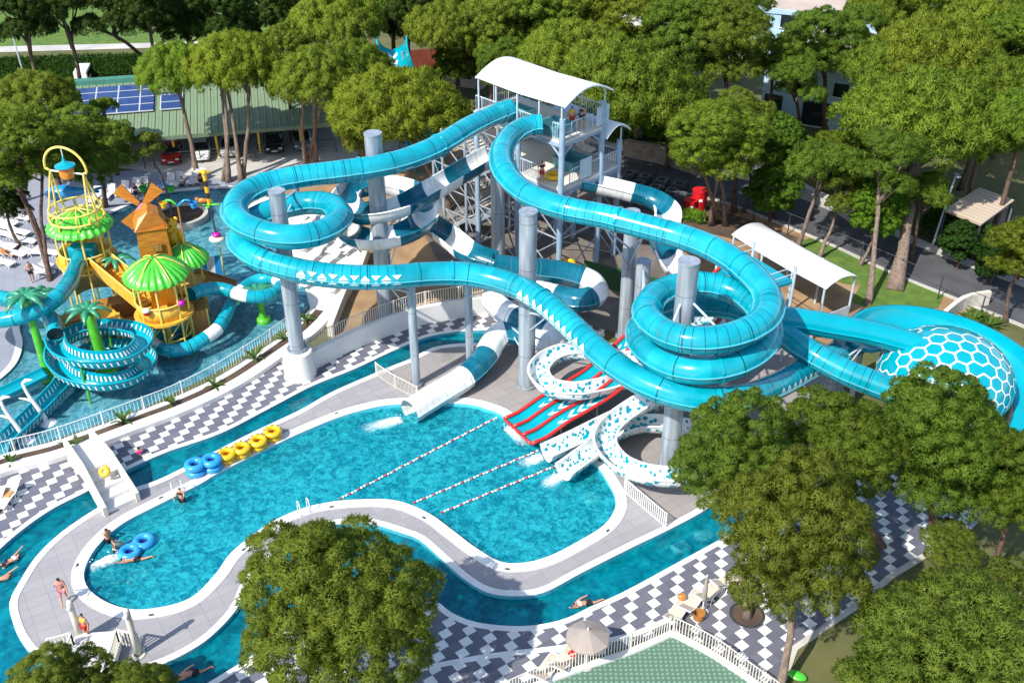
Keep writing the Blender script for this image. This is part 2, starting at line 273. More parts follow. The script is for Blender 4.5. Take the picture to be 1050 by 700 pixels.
def leaf_mat(name, c1, c2, rough=.6, trans=.3):
    """needle foliage; object colour tints the tree, young tips are paler"""
    m = bpy.data.materials.new(name); m.use_nodes = True; nt = m.node_tree; nt.nodes.clear(); L = nt.links.new
    out = _n(nt, 'ShaderNodeOutputMaterial'); tc = _n(nt, 'ShaderNodeTexCoord'); oi = _n(nt, 'ShaderNodeObjectInfo')
    nz = _n(nt, 'ShaderNodeTexNoise'); nz.inputs['Scale'].default_value = .9; nz.inputs['Detail'].default_value = 6; L(tc.outputs['Object'], nz.inputs['Vector'])
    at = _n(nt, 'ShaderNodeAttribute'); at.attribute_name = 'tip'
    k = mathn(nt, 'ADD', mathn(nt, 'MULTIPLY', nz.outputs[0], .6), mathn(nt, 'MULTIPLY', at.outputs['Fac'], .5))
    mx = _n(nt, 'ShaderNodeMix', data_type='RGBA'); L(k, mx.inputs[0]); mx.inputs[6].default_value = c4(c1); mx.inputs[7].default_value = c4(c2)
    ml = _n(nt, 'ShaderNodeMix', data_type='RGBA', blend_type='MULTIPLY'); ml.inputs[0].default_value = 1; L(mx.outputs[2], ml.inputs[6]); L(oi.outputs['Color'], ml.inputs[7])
    p = _n(nt, 'ShaderNodeBsdfPrincipled'); p.inputs['Roughness'].default_value = rough; p.inputs['Specular IOR Level'].default_value = .25; L(ml.outputs[2], p.inputs['Base Color'])
    tl = _n(nt, 'ShaderNodeBsdfTranslucent'); L(ml.outputs[2], tl.inputs[0])
    ms = _n(nt, 'ShaderNodeMixShader'); ms.inputs[0].default_value = trans; L(p.outputs[0], ms.inputs[1]); L(tl.outputs[0], ms.inputs[2]); L(ms.outputs[0], out.inputs[0])
    return m
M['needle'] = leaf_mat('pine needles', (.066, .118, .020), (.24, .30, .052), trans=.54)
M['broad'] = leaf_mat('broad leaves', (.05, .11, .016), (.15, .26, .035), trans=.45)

# ---------------------------------------------------------------- objects
def tag(o, label=None, cat=None, group=None, kind=None):
    if label: o['label'] = label
    if cat: o['category'] = cat
    if group: o['group'] = group
    if kind: o['kind'] = kind
    return o
def thing(name, label, cat, loc=(0, 0, 0), group=None, rz=0):
    o = bpy.data.objects.new(name, None); COL.objects.link(o)
    o.empty_display_size = .2; o.location = loc; o.rotation_euler = (0, 0, rz)
    return tag(o, label, cat, group)
def root_loc(p):
    while p.parent is not None: p = p.parent
    return p.location
class MB:
    def __init__(s): s.v = []; s.f = []; s.m = []; s.uv = None; s.flat = True
    def add(s, vs, fs, mi=0):
        b = len(s.v); s.v += [tuple(v) for v in vs]; s.f += [[b+i for i in f] for f in fs]; s.m += [mi]*len(fs); return s
    def box(s, c, d, rz=0, mi=0, M4=None):
        x, y, z = d[0]/2, d[1]/2, d[2]/2; cs, sn = math.cos(rz), math.sin(rz)
        vs = []
        for dx, dy, dz in ((-x,-y,-z),(x,-y,-z),(x,y,-z),(-x,y,-z),(-x,-y,z),(x,-y,z),(x,y,z),(-x,y,z)):
            vs.append((c[0]+dx*cs-dy*sn, c[1]+dx*sn+dy*cs, c[2]+dz))
        if M4 is not None: vs = [tuple(M4 @ Vector(v)) for v in vs]
        return s.add(vs, [(3,2,1,0),(4,5,6,7),(0,1,5,4),(1,2,6,5),(2,3,7,6),(3,0,4,7)], mi)
    def bar(s, a, b, w, h=None, mi=0, up=(0,0,1)):
        """rectangular bar from a to b"""
        a, b = Vector(a), Vector(b); h = h or w; t = (b-a).normalized(); u = Vector(up)
        if abs(t.dot(u)) > .98: u = Vector((1, 0, 0))
        sd = t.cross(u).normalized(); u = sd.cross(t)
        vs = []
        for p in (a, b):
            for i, j in ((-1,-1),(1,-1),(1,1),(-1,1)): vs.append(p+sd*(i*w/2)+u*(j*h/2))
        return s.add(vs, [(0,3,2,1),(4,5,6,7),(0,1,5,4),(1,2,6,5),(2,3,7,6),(3,0,4,7)], mi)
    def cyl(s, a, b, r0, r1=None, n=10, cap=True, mi=0):
        a, b = Vector(a), Vector(b); r1 = r0 if r1 is None else r1; t = (b-a).normalized()
        u = Vector((0, 0, 1)) if abs(t.z) < .95 else Vector((1, 0, 0)); sd = t.cross(u).normalized(); u = sd.cross(t)
        vs = [p+(sd*math.cos(2*math.pi*i/n)+u*math.sin(2*math.pi*i/n))*r for p, r in ((a, r0), (b, r1)) for i in range(n)]
        fs = [(i, (i+1) % n, n+(i+1) % n, n+i) for i in range(n)]
        if cap: fs += [tuple(range(n-1, -1, -1)), tuple(range(n, 2*n))]
        return s.add(vs, fs, mi)
    def tube(s, pts, r, n=8, closed=False, mi=0, cap=True):
        pts = [Vector(p) for p in pts]; N = len(pts); rs = r if isinstance(r, (list, tuple)) else [r]*N; vs = []; prev = None
        for k in range(N):
            if closed: t = pts[(k+1) % N]-pts[k-1]
            else: t = pts[min(k+1, N-1)]-pts[max(k-1, 0)]
            t.normalize()
            if prev is None:
                u = Vector((0, 0, 1)) if abs(t.z) < .9 else Vector((1, 0, 0))
            else: u = prev
            sd = t.cross(u).normalized(); u = sd.cross(t).normalized(); prev = u
            vs += [pts[k]+(sd*math.cos(2*math.pi*i/n)+u*math.sin(2*math.pi*i/n))*rs[k] for i in range(n)]
        fs = []
        for k in range(N if closed else N-1):
            a, b = k*n, ((k+1) % N)*n
            fs += [(a+i, a+(i+1) % n, b+(i+1) % n, b+i) for i in range(n)]
        if cap and not closed: fs += [tuple(range(n-1, -1, -1)), tuple(range((N-1)*n, N*n))]
        return s.add(vs, fs, mi)
    def lathe(s, prof, c=(0,0,0), n=20, mi=0, a0=0, a1=2*math.pi):
        full = abs(a1-a0-2*math.pi) < 1e-4; k = n if full else n+1; vs = []
        for r, z in prof:
            for i in range(k):
                a = a0+(a1-a0)*i/n; vs.append((c[0]+r*math.cos(a), c[1]+r*math.sin(a), c[2]+z))
        fs = []
        for j in range(len(prof)-1):
            for i in range(n):
                i2 = (i+1) % k
                fs.append((j*k+i, j*k+i2, (j+1)*k+i2, (j+1)*k+i))
        return s.add(vs, fs, mi)
    def ell(s, c, d, n=12, m=8, mi=0, rz=0, tilt=None):
        vs, fs = [], []; cs, sn = math.cos(rz), math.sin(rz)
        for j in range(m+1):
            ph = -math.pi/2+math.pi*j/m
            for i in range(n):
                a = 2*math.pi*i/n; v = Vector((d[0]*math.cos(ph)*math.cos(a), d[1]*math.cos(ph)*math.sin(a), d[2]*math.sin(ph)))
                if tilt is not None: v = tilt @ v
                vs.append((c[0]+v.x*cs-v.y*sn, c[1]+v.x*sn+v.y*cs, c[2]+v.z))
        for j in range(m):
            for i in range(n): fs.append((j*n+i, j*n+(i+1) % n, (j+1)*n+(i+1) % n, (j+1)*n+i))
        return s.add(vs, fs, mi)
    def prism(s, poly, z0, z1, mi=0, top=True, bottom=True):
        """poly: list of (x,y) ccw"""
        n = len(poly); vs = [(p[0], p[1], z0) for p in poly]+[(p[0], p[1], z1) for p in poly]
        fs = [(i, (i+1) % n, n+(i+1) % n, n+i) for i in range(n)]
        if top: fs.append(tuple(range(n, 2*n)))
        if bottom: fs.append(tuple(range(n-1, -1, -1)))
        return s.add(vs, fs, mi)
    def torus(s, c, r0, r1, n=24, m=10, mi=0, M3=None):
        vs, fs = [], []
        for i in range(n):
            a = 2*math.pi*i/n
            for j in range(m):
                b = 2*math.pi*j/m; v = Vector(((r0+r1*math.cos(b))*math.cos(a), (r0+r1*math.cos(b))*math.sin(a), r1*math.sin(b)))
                if M3 is not None: v = M3 @ v
                vs.append(Vector(c)+v)
        for i in range(n):
            for j in range(m): fs.append((i*m+j, ((i+1) % n)*m+j, ((i+1) % n)*m+(j+1) % m, i*m+(j+1) % m))
        return s.add(vs, fs, mi)
    def build(s, name, mats, parent=None, smooth=False, bevel=0, local=False):
        me = bpy.data.meshes.new(name)
        v = s.v
        if parent is not None and not local:
            o0 = root_loc(parent); v = [(a[0]-o0.x, a[1]-o0.y, a[2]-o0.z) for a in v]
        me.from_pydata([tuple(a) for a in v], [], s.f)
        if not isinstance(mats, (list, tuple)): mats = [mats]
        for m in mats: me.materials.append(m)
        if len(mats) > 1: me.polygons.foreach_set('material_index', s.m)
        if s.uv is not None:
            ul = me.uv_layers.new(name='UVMap')
            li = np.empty(len(me.loops), np.int32); me.loops.foreach_get('vertex_index', li)
            ul.data.foreach_set('uv', np.array(s.uv, np.float32)[li].ravel())
        if smooth: me.polygons.foreach_set('use_smooth', [True]*len(me.polygons))
        me.update()
        o = bpy.data.objects.new(name, me); COL.objects.link(o)
        if parent is not None: o.parent = parent
        if smooth == 'auto':
            me.set_sharp_from_angle(angle=R(38))
        if bevel:
            b = o.modifiers.new('bevel', 'BEVEL'); b.width = bevel; b.segments = 2; b.limit_method = 'ANGLE'
        return o
def copy_tree(o, parent=None):
    c = o.copy(); COL.objects.link(c)
    if parent is not None: c.parent = parent
    for ch in [x for x in KIDS.get(o.name, [])]: copy_tree(ch, c)
    return c
KIDS = {}
def index_kids():
    KIDS.clear()
    for o in bpy.data.objects:
        if o.parent is not None: KIDS.setdefault(o.parent.name, []).append(o)
def place(proto, used, loc, rz=0, label=None, group=None, scale=None, cat=None):
    """first call moves the prototype itself, later calls copy it with its parts"""
    if proto.name in used: o = copy_tree(proto)
    else: used.add(proto.name); index_kids(); o = proto
    o.location = loc; o.rotation_euler = (0, 0, rz)
    if scale: o.scale = (scale,)*3 if isinstance(scale, (int, float)) else scale
    if label: o['label'] = label
    if group: o['group'] = group
    if cat: o['category'] = cat
    return o
USED = set()

def catmull(P, step=.3, closed=False):
    P = [np.array(tuple(p), float) for p in P]; n = len(P); out = []
    rng = range(n if closed else n-1)
    for i in rng:
        if closed: p0, p1, p2, p3 = P[i-1], P[i], P[(i+1) % n], P[(i+2) % n]
        else: p0, p1, p2, p3 = P[max(i-1, 0)], P[i], P[i+1], P[min(i+2, n-1)]
        k = max(2, int(np.linalg.norm(p2-p1)/step))
        # centripetal-ish via uniform with tension
        for j in range(k):
            t = j/k
            out.append(.5*((2*p1)+(-p0+p2)*t+(2*p0-5*p1+4*p2-p3)*t*t+(-p0+3*p1-3*p2+p3)*t**3))
    if not closed: out.append(P[-1])
    return np.array(out)
def px(pts, z=0.0): return [G(p[0], p[1], p[2] if len(p) > 2 else z) for p in pts]
def smooth_px(pts, z=0.0, step=.35, closed=True): return [Vector(p) for p in catmull(px(pts, z), step, closed)]
def area2(poly): return sum(poly[i-1].x*poly[i].y-poly[i].x*poly[i-1].y for i in range(len(poly)))
def ccw(poly): return poly if area2(poly) > 0 else poly[::-1]
def offset(poly, d):
    """outward offset of a ccw polygon"""
    n = len(poly); out = []
    for i in range(n):
        t = poly[(i+1) % n]-poly[i-1]; t.z = 0
        if t.length < 1e-6: out.append(poly[i].copy()); continue
        t.normalize(); out.append(poly[i]+Vector((t.y, -t.x, 0))*d)
    return out
def sheet(name, mat, loops, z, kind='structure', walls=0.0, parent=None):
    """flat sheet from loops (first outer, then holes); walls>0 drops a skirt along every loop"""
    flat = [Vector((p.x, p.y, 0)) for l in loops for p in l]
    tris = tessellate_polygon([[Vector((p.x, p.y, 0)) for p in l] for l in loops])
    mb = MB(); fs = []
    for a, b, c in tris:
        A, B, C = flat[a], flat[b], flat[c]
        fs.append((a, b, c) if (B-A).cross(C-A).z > 0 else (a, c, b))
    mb.add([(p.x, p.y, z) for p in flat], fs)
    if walls:
        for l in loops:
            n = len(l); vs = [(p.x, p.y, z) for p in l]+[(p.x, p.y, z-walls) for p in l]
            mb.add(vs, [(i, (i+1) % n, n+(i+1) % n, n+i) for i in range(n)])
    o = mb.build(name, mat, parent)
    if kind: o['kind'] = kind
    return o
def band(name, mat, line, w0, w1, z, kind='structure', closed=False, h=.0, parent=None):
    """strip along a polyline between lateral offsets w0..w1 (left positive); h>0 gives it thickness"""
    n = len(line); mb = MB(); vs = []
    for i in range(n):
        a = line[i-1] if (i or closed) else line[0]; b = line[(i+1) % n] if (i < n-1 or closed) else line[-1]
        t = (b-a); t.z = 0; t.normalize(); nn = Vector((-t.y, t.x, 0))
        p, q = line[i]+nn*w0, line[i]+nn*w1
        vs += [(p.x, p.y, z), (q.x, q.y, z), (p.x, p.y, z-h), (q.x, q.y, z-h)]
    fs = []
    up = w1 > w0
    for i in range(n if closed else n-1):
        a, b = 4*i, 4*((i+1) % n)
        qs = [(a, b, b+1, a+1)] + ([(a, a+2, b+2, b), (a+1, b+1, b+3, a+3)] if h else [])
        for q in qs: fs.append(q if up else q[::-1])
    if h and not closed:
        e = 4*(n-1); fs += [(0, 1, 3, 2), (e, e+2, e+3, e+1)]
    mb.add(vs, fs); o = mb.build(name, mat, parent)
    if kind: o['kind'] = kind
    return o

# swept slides ------------------------------------------------------------
class Path:
    def __init__(s, pts, step=.22, raw=False):
        P = catmull(pts, step) if not raw else np.array([tuple(p) for p in pts])
        s.P = P; d = np.linalg.norm(np.diff(P, axis=0), axis=1); s.u = np.concatenate([[0], np.cumsum(d)])
        T = np.gradient(P, axis=0); T /= np.linalg.norm(T, axis=1)[:, None]; s.T = T
        up = np.array([0, 0, 1.0]); S = np.cross(T, up); S /= np.linalg.norm(S, axis=1)[:, None]
        s.S = S; s.N = np.cross(S, T); s.L = s.u[-1]
    def at(s, u):
        f = lambda A: np.array([np.interp(u, s.u, A[:, k]) for k in range(3)])
        return f(s.P), f(s.T), f(s.S), f(s.N)
def sweep(path, prof, name, mats, parent, stripe=None, closed=True, thick=0.0, bump=None, caps=False):
    """prof: list of (angle-free) local offsets (side, up). closed profile = tube. stripe: fn(u)->material index"""
    mb = MB(); k = len(prof); n = len(path.P); vs = []; uv = []
    ang = [min(j % (k/2), k/2-j % (k/2))/(k/4) for j in range(k)] if closed else [.5]*k
    for i in range(n):
        sc = 1.0
        if bump: sc = bump(path.u[i])
        for j, pq in enumerate(prof):
            a, b = pq[0], pq[1]
            vs.append(path.P[i]+path.S[i]*a*sc+path.N[i]*b*sc); uv.append((path.u[i], pq[2] if len(pq) > 2 else .9))
    fs = []; mi = []
    for i in range(n-1):
        m = stripe(.5*(path.u[i]+path.u[i+1])) if stripe else 0
        for j in range(k if closed else k-1):
            j2 = (j+1) % k
            fs.append((i*k+j, i*k+j2, (i+1)*k+j2, (i+1)*k+j)); mi.append(m)
    mb.v = [tuple(v) for v in vs]; mb.f = [list(f) for f in fs]; mb.m = mi; mb.uv = uv
    o = mb.build(name, mats, parent, smooth='auto')
    if thick:
        sd = o.modifiers.new('wall', 'SOLIDIFY'); sd.thickness = thick; sd.offset = 0
    return o
def circ(r, n=22, a0=0.0): return [(r*math.cos(a0+2*math.pi*j/n), r*math.sin(a0+2*math.pi*j/n)) for j in range(n)]
def tube_prof(r, n=24, fl=.10):
    """round tube whose two half shells meet in a side flange"""
    out = []; h = n//2-1
    for base in (0, 180):
        for j in range(-1, h):
            a = R(base+(0 if j < 0 else 4+172*j/(h-1))); q = r+fl if j < 0 else r
            out.append((q*math.cos(a), q*math.sin(a), 0.0 if j < 0 else 1.0))
    return out
def flume_prof(w, h, lip=.10, n=12):
    """open U: from left rim to right rim"""
    pts = [(-w/2-lip, h-.03), (-w/2-lip*.3, h)]
    for j in range(n+1):
        a = math.pi+math.pi*j/n
        x = math.cos(a)*w/2; y = math.sin(a)
        pts.append((x, h+y*h if True else 0))
    pts += [(w/2+lip*.3, h), (w/2+lip, h-.03)]
    return [(a, b-h*.5) for a, b in pts]
def bumps(u, period=3.0, amp=.03, half=.09):
    d = abs((u+period/2) % period-period/2)
    return 1+amp if d < half else 1.0
# ---------------------------------------------------------------- camera, light
cam = bpy.data.cameras.new('camera'); co = bpy.data.objects.new('camera', cam); COL.objects.link(co)
co.location = (0, 0, HC); co.rotation_euler = (math.pi/2-TH, 0, 0)
cam.sensor_width = 36; cam.lens = 36*FPX/1050; cam.clip_end = 3000; scene.camera = co
w = bpy.data.worlds.new('World'); scene.world = w; w.use_nodes = True
nt = w.node_tree; nt.nodes.clear()
sky = _n(nt, 'ShaderNodeTexSky', sky_type='NISHITA'); sky.sun_disc = False
SUN_EL, SUN_AZ = R(46), R(227)        # azimuth of the sun measured from +X
sky.sun_elevation = SUN_EL; sky.sun_rotation = math.atan2(math.cos(SUN_AZ), math.sin(SUN_AZ))
bg = _n(nt, 'ShaderNodeBackground'); bg.inputs[1].default_value = .15
wo = _n(nt, 'ShaderNodeOutputWorld'); nt.links.new(sky.outputs[0], bg.inputs[0]); nt.links.new(bg.outputs[0], wo.inputs[0])
sl = bpy.data.lights.new('sun', 'SUN'); sl.energy = 4.0; sl.angle = R(.5); sl.color = (1, .95, .86)
so = bpy.data.objects.new('sun', sl); COL.objects.link(so)
sdir = Vector((math.cos(SUN_AZ)*math.cos(SUN_EL), math.sin(SUN_AZ)*math.cos(SUN_EL), math.sin(SUN_EL)))
so.rotation_euler = sdir.to_track_quat('Z', 'Y').to_euler(); so.location = (0, 0, 90)
vs_ = scene.view_settings; vs_.view_transform = 'Standard'; vs_.look = 'None'; vs_.exposure = .70; vs_.gamma = 1
scene.cycles.max_bounces = 7; scene.cycles.transparent_max_bounces = 10; scene.cycles.caustics_reflective = False; scene.cycles.caustics_refractive = False
scene.cycles.sample_clamp_indirect = 4

# ---------------------------------------------------------------- pools and paving (outlines in image pixels)
RIV_OUT = [(560,338),(530,335),(497,338.6),(471,340),(437,346),(403,360),(363,378.6),(320,396),(276,419),(227,444),(170,464),(126,484),(91,503),(57,520),(29,538.6),(0,563),(-32,598),(-50,645),(-42,700),(0,745),(80,765),(160,730),(215,699),(263,668),(300,632),(345,608),(395,604),(443,614.5),(463,628),(489,638),(533,642),(574,636),(610,620),(643,605),(700,574),(760,541),(830,500)]
RIV_IN = [(825,482),(790,488),(746,505),(723,523),(684,544),(648.6,561),(597,587),(558.6,607),(528,611),(499,607),(474,592),(450.6,571),(430,553.4),(414,547),(380,537),(348.6,537),(314,547),(280,568.6),(257,594),(243,624),(217,652),(190,670),(158,684),(120,694),(78,691),(39,675),(23,659),(14,640.6),(10,618),(20,597),(37,571),(63,546),(100,521),(137,501),(170,488.6),(256,445),(307,421),(343,401),(401,376),(420,368.6),(443,357),(466,353),(494,352),(530,351),(560,354)]
MAIN = [(380,418.6),(350,427),(320,439),(291,452),(227,483.6),(206,496),(170,514),(126,537),(100,560),(87,583),(88.6,600),(103,614),(128.6,624),(157,624),(194,614),(220,590),(237,567),(266,543.5),(289,530),(320,518.6),(357,513),(403,513),(437,525),(463,543),(486,560.5),(513,576),(538,577),(564,570),(597,553),(620,538),(630.5,522),(631,512),(626,499),(608,474),(575,458),(545,447),(517,427),(503,420.5),(474,414),(408.6,414.5)]
KID = [(-70,500),(0,467),(60,449),(143,419),(180,402),(229,377),(275,347),(301,329),(317,312),(312,292),(296,265),(268,232),(250,210),(238,193.5),(200,194.5),(160,200),(120,216),(100,228),(84,262),(62,298),(36,318),(20,332),(23,352),(17,372),(0,389),(-30,410),(-80,440)]
ro = smooth_px(RIV_OUT, closed=False); ri = smooth_px(RIV_IN, closed=False)
river = ccw(ro+ri); main = ccw(smooth_px(MAIN)); kid = ccw(smooth_px(KID))
big = [Vector((-900,-60,0)), Vector((900,-60,0)), Vector((900,1500,0)), Vector((-900,1500,0))]
sheet('ground', M['drygrass'], [big, river, main, kid], 0.0)
# basins: walls, floor, water
WL = -.22
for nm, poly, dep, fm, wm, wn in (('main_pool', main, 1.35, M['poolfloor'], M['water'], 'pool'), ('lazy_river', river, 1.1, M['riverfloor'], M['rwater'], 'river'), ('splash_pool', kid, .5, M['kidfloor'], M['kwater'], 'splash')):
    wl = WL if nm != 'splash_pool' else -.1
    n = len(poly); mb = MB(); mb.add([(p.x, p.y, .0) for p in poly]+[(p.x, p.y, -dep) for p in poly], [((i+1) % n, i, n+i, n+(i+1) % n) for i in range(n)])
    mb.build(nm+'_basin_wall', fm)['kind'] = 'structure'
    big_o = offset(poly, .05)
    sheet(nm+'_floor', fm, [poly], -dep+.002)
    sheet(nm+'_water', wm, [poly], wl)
# paved areas lying on the ground
def paint(name, mat, pts, z, holes=(), smooth=False, closed=True):
    p = ccw(smooth_px(pts) if smooth else px(pts)); return sheet(name, mat, [p]+list(holes), z)
# resort paving: the checkered promenade around the river
CH_OUT = [(620,300),(560,318),(497,322),(457,327),(420,335),(363,357),(314,376),(305,350),(250,380),(200,408),(106,446),(60,462),(0,486),(-90,530),(-120,620),(-110,720),(-40,800),(100,830),(250,790),(440,760),(520,716),(600,676),(690,648),(760,702),(800,705),(815,665),(880,620),(915,590),(990,545),(1010,520),(950,500),(900,480),(850,450),(790,470),(730,500),(640,520),(620,420)]
chk = ccw(px(CH_OUT))
sheet('checkered_promenade', M['checker'], [chk, river, main], .008)
isl = [(560,353)]+[(p.x, p.y) for p in ()]
# island inside the river: slabs round the main pool, brown slabs under the slides
isl = ccw(ri+px([(620,352),(700,345),(800,335),(860,360),(870,430),(850,470)]))
pool_cop = offset(main, .62)
sheet('pool_island_deck', M['deck'], [isl, main], .016)
pz = [(401,377),(420,369),(443,358),(466,354),(494,353),(530,352),(620,352),(700,345),(800,335),(860,360),(870,430),(835,478),(790,486),(750,503),(723,521),(690,539),(655,506),(634,489),(610,470),(575,452),(545,441),(517,421),(503,415),(474,409),(440,408),(415,400)]
paint('slide_plaza', M['plaza'], pz, .024)
band('pool_coping', M['coping'], main, .0, -.60, .05, closed=True, h=.048)
band('river_inner_border', M['coping'], ri, .0, -.36, .045, h=.043)
band('river_outer_border', M['coping'], ro, .0, -.30, .04, h=.036)
# splash pool surround
nb = [Vector(p) for p in catmull(px([(-90,505),(0,471),(60,455),(143,425),(183,410),(229,388),(275,358),(303,338),(322,318)]), .4)]
band('planter_soil', M['soil'], nb, -.15, -.95, .09, h=.09)
band('promenade_wall', M['whitewall'], nb, -.95, -1.75, .32, h=.32)
band('splash_pool_kerb', M['coping'], nb, .28, -.15, .12, h=.12)
ks = [(120,216),(100,228),(84,262),(62,298),(36,318),(20,332),(23,352),(17,372),(0,389),(-30,410),(-80,440),(-200,430),(-230,330),(-150,240),(0,180),(60,178),(110,178),(180,168),(250,178),(260,192),(238,193.5),(200,194.5),(160,200)]
paint('sunbathing_deck', M['greydeck'], ks, .010)
paint('sun_terrace', M['whitewall'], [(238,193.5),(250,210),(268,232),(296,265),(312,292),(317,312),(322,330),(345,325),(362,290),(372,262),(352,238),(330,222),(290,205),(262,195)], .016)
ke = [Vector(p) for p in catmull(px([(322,316),(316,298),(296,265),(268,232),(250,210),(238,193.5),(200,194.5),(160,200),(120,216),(100,228),(84,262),(62,298),(36,318),(20,332),(23,352),(17,372),(0,389),(-30,410)]), .4)]
band('splash_pool_edge', M['coping'], ke, .02, -.42, .05, h=.05)
# service yard, road, soil
paint('sandy_yard', M['sand'], [(330,218),(352,236),(374,262),(364,292),(348,326),(330,368),(420,336),(500,320),(560,316),(640,345),(800,333),(865,360),(960,335),(1000,325),(985,300),(880,250),(760,190),(690,165),(640,150),(560,145),(480,150),(380,165),(300,180),(260,190)], .006)
paint('parking_apron', M['concrete'], [(118,172),(250,186),(345,168),(420,150),(360,128),(330,120),(150,128),(60,118),(-60,120),(-60,150),(60,160)], .014)
paint('yard_paving', M['yard'], [(480,205),(560,180),(640,190),(700,212),(700,262),(640,345),(560,318),(500,290),(450,270),(430,230)], .012)
rd = [Vector(p) for p in catmull(px([(430,132),(560,150),(640,168),(690,182),(760,198),(860,236),(945,273),(1050,314),(1200,375)]), .8)]
band('access_road', M['asphalt'], rd, 2.6, -2.6, .02)
band('road_kerb', M['kerb'], rd, 2.6, 3.6, .13, h=.13)
band('road_edge_kerb', M['kerb'], rd, -2.6, -2.85, .13, h=.13)
paint('mulch_bed', M['soil'], [(690,200),(770,226),(850,255),(840,270),(800,262),(750,245),(700,232)], .012)
paint('side_lawn', M['grass'], [(845,248),(915,278),(925,282),(880,292),(850,285),(818,262),(826,246)], .018, smooth=True)
paint('corner_lawn', M['grass'], [(890,280),(928,284),(968,303),(962,316),(900,320),(872,310)], .023)
paint('golf_lawn', M['grass'], [(-300,10),(-300,60),(0,48),(170,45),(330,40),(330,-10),(0,-10)], .012)
paint('hotel_path', M['concrete'], [(-300,56),(0,48),(170,44),(330,38),(330,41.5),(170,49),(0,54),(-300,64)], .03)
paint('back_meadow', M['drygrass'], [(-300,64),(0,55),(330,44),(340,84),(150,82),(0,92),(-300,100)], .01)
paint('bank_lawn', M['grass'], [(600,120),(700,120),(760,150),(700,168),(640,150)], .012)
stp = [Vector(p) for p in catmull(px([(300,722),(417,689),(480,676),(520,670),(580,663),(643,652),(687,634)]), .5)]
band('paving_strip', M['coping'], stp, -.15, .15, .014, h=0)
tp = [(470,742),(545,706),(600,685),(650,668),(686,652),(700,655),(730,672),(775,702),(780,790),(470,800)]
paint('turf_court', M['dotturf'], tp, .02)
te = [Vector(p) for p in catmull(px([(470,742),(545,706),(600,685),(650,668),(688,651)]), .4)]+[Vector(p) for p in catmull(px([(692,652),(730,672),(775,702),(800,720)]), .4)]
band('turf_kerb', M['coping'], te, -.12, .16, .16, h=.15)
paint('pine_lawn', M['drygrass'], [(765,704),(800,706),(815,667),(880,622),(915,592),(990,547),(1040,520),(1100,560),(1100,800),(780,800)], .014)
pk = ccw(px([(800,705),(815,665),(880,620),(915,590),(990,545),(1012,520)]))
band('promenade_kerb', M['kerb'], px([(800,705),(815,665),(880,620),(915,590),(990,545),(1012,520)]), -.15, .15, .1, h=.1)
# ---------------------------------------------------------------- kerbside walls and fences
def rail_fence(name, label, line, h=1.0, gap=.14, mat=None, post=2.0, bar=.03, z0=0.0, cat='fence', group=None, top=.05):
    """picket railing along a polyline: posts, rails and bars"""
    mat = mat or M['wsteel']; t = thing(name, label, cat, line[0], group)
    P = Path(line, step=.3); bars = MB(); n = max(2, int(P.L/gap))
    pos = lambda u: Vector(P.at(u)[0])
    for i in range(n+1):
        p = pos(P.L*i/n); bars.bar(p+Vector((0,0,z0+.1)), p+Vector((0,0,z0+h-.02)), bar)
    bars.build('pickets', mat, t)
    rails = MB(); k = max(2, int(P.L/.5))
    pl = [pos(P.L*i/k) for i in range(k+1)]
    for nm_, zz, r in (('top_rail', h, top), ('bottom_rail', .1, bar)):
        rails = MB(); rails.tube([a+Vector((0,0,z0+zz)) for a in pl], r*.6, 4); rails.build(nm_, mat, t)
    m = max(1, int(P.L/post))
    for i in range(m+1):
        p = pos(P.L*i/m); mb = MB(); mb.bar(p+Vector((0,0,z0)), p+Vector((0,0,z0+h+.06)), .07); mb.build('post', mat, t)
    return t
def glass_fence(name, label, line, h=1.1, mat=None, post=2.2, z0=0.0, wire=4, cat='fence'):
    """posts with thin horizontal wires"""
    mat = mat or M['darkmetal']; t = thing(name, label, cat, line[0]); P = Path(line, step=.4)
    pos = lambda u: Vector(P.at(u)[0]); k = max(2, int(P.L/.8)); pl = [pos(P.L*i/k) for i in range(k+1)]
    for j in range(1, wire+1):
        mb = MB(); mb.tube([a+Vector((0,0,z0+h*j/wire)) for a in pl], .013 if j < wire else .026, 4); mb.build('wire' if j < wire else 'top_rail', mat, t)
    m = max(1, int(P.L/post))
    for i in range(m+1):
        p = pos(P.L*i/m); q = MB(); q.bar(p+Vector((0,0,z0)), p+Vector((0,0,z0+h+.05)), .07); q.build('post', mat, t)
    return t
rail_fence('picket_railing', 'long pale railing along the edge of the splash pool beside the planter', px([(-80,500),(0,469),(60,453),(143,423),(183,407),(229,383),(275,353),(302,333)]), 1.0, .22, M['wsteel'], 2.4, .022)
cw = px([(314,384),(363,359),(420,337),(457,328.6),(497,323),(540,318),(575,316)])
wl_ = [Vector(p) for p in catmull(cw, .4)]
o = band('retaining_wall', M['whitewall'], wl_, 0, .35, 1.35, kind=None, h=1.35); tag(o, 'white curved retaining wall behind the narrow end of the river', 'wall')
rail_fence('picket_railing', 'beige railing standing on the white curved retaining wall', [p+Vector((0,0,1.35)) for p in px([(316,380),(363,356),(420,334),(457,326),(497,321),(540,316),(573,314)])], 1.0, .17, M['cream'], 2.2, .035)
ln2 = [Vector(p) for p in catmull(px([(374,262),(366,284),(352,305),(336,345)]), .4)]
o = band('garden_wall', M['cream'], ln2, 0, .4, .9, kind=None, h=.9); tag(o, 'low cream curved wall beside the white sun terrace', 'wall')
rail_fence('picket_railing', 'white picket fence on the left edge of the dotted green court', px([(470,738),(545,702),(600,681),(650,664),(686,648)]), 1.0, .15, M['cream'], 2.0, .04)
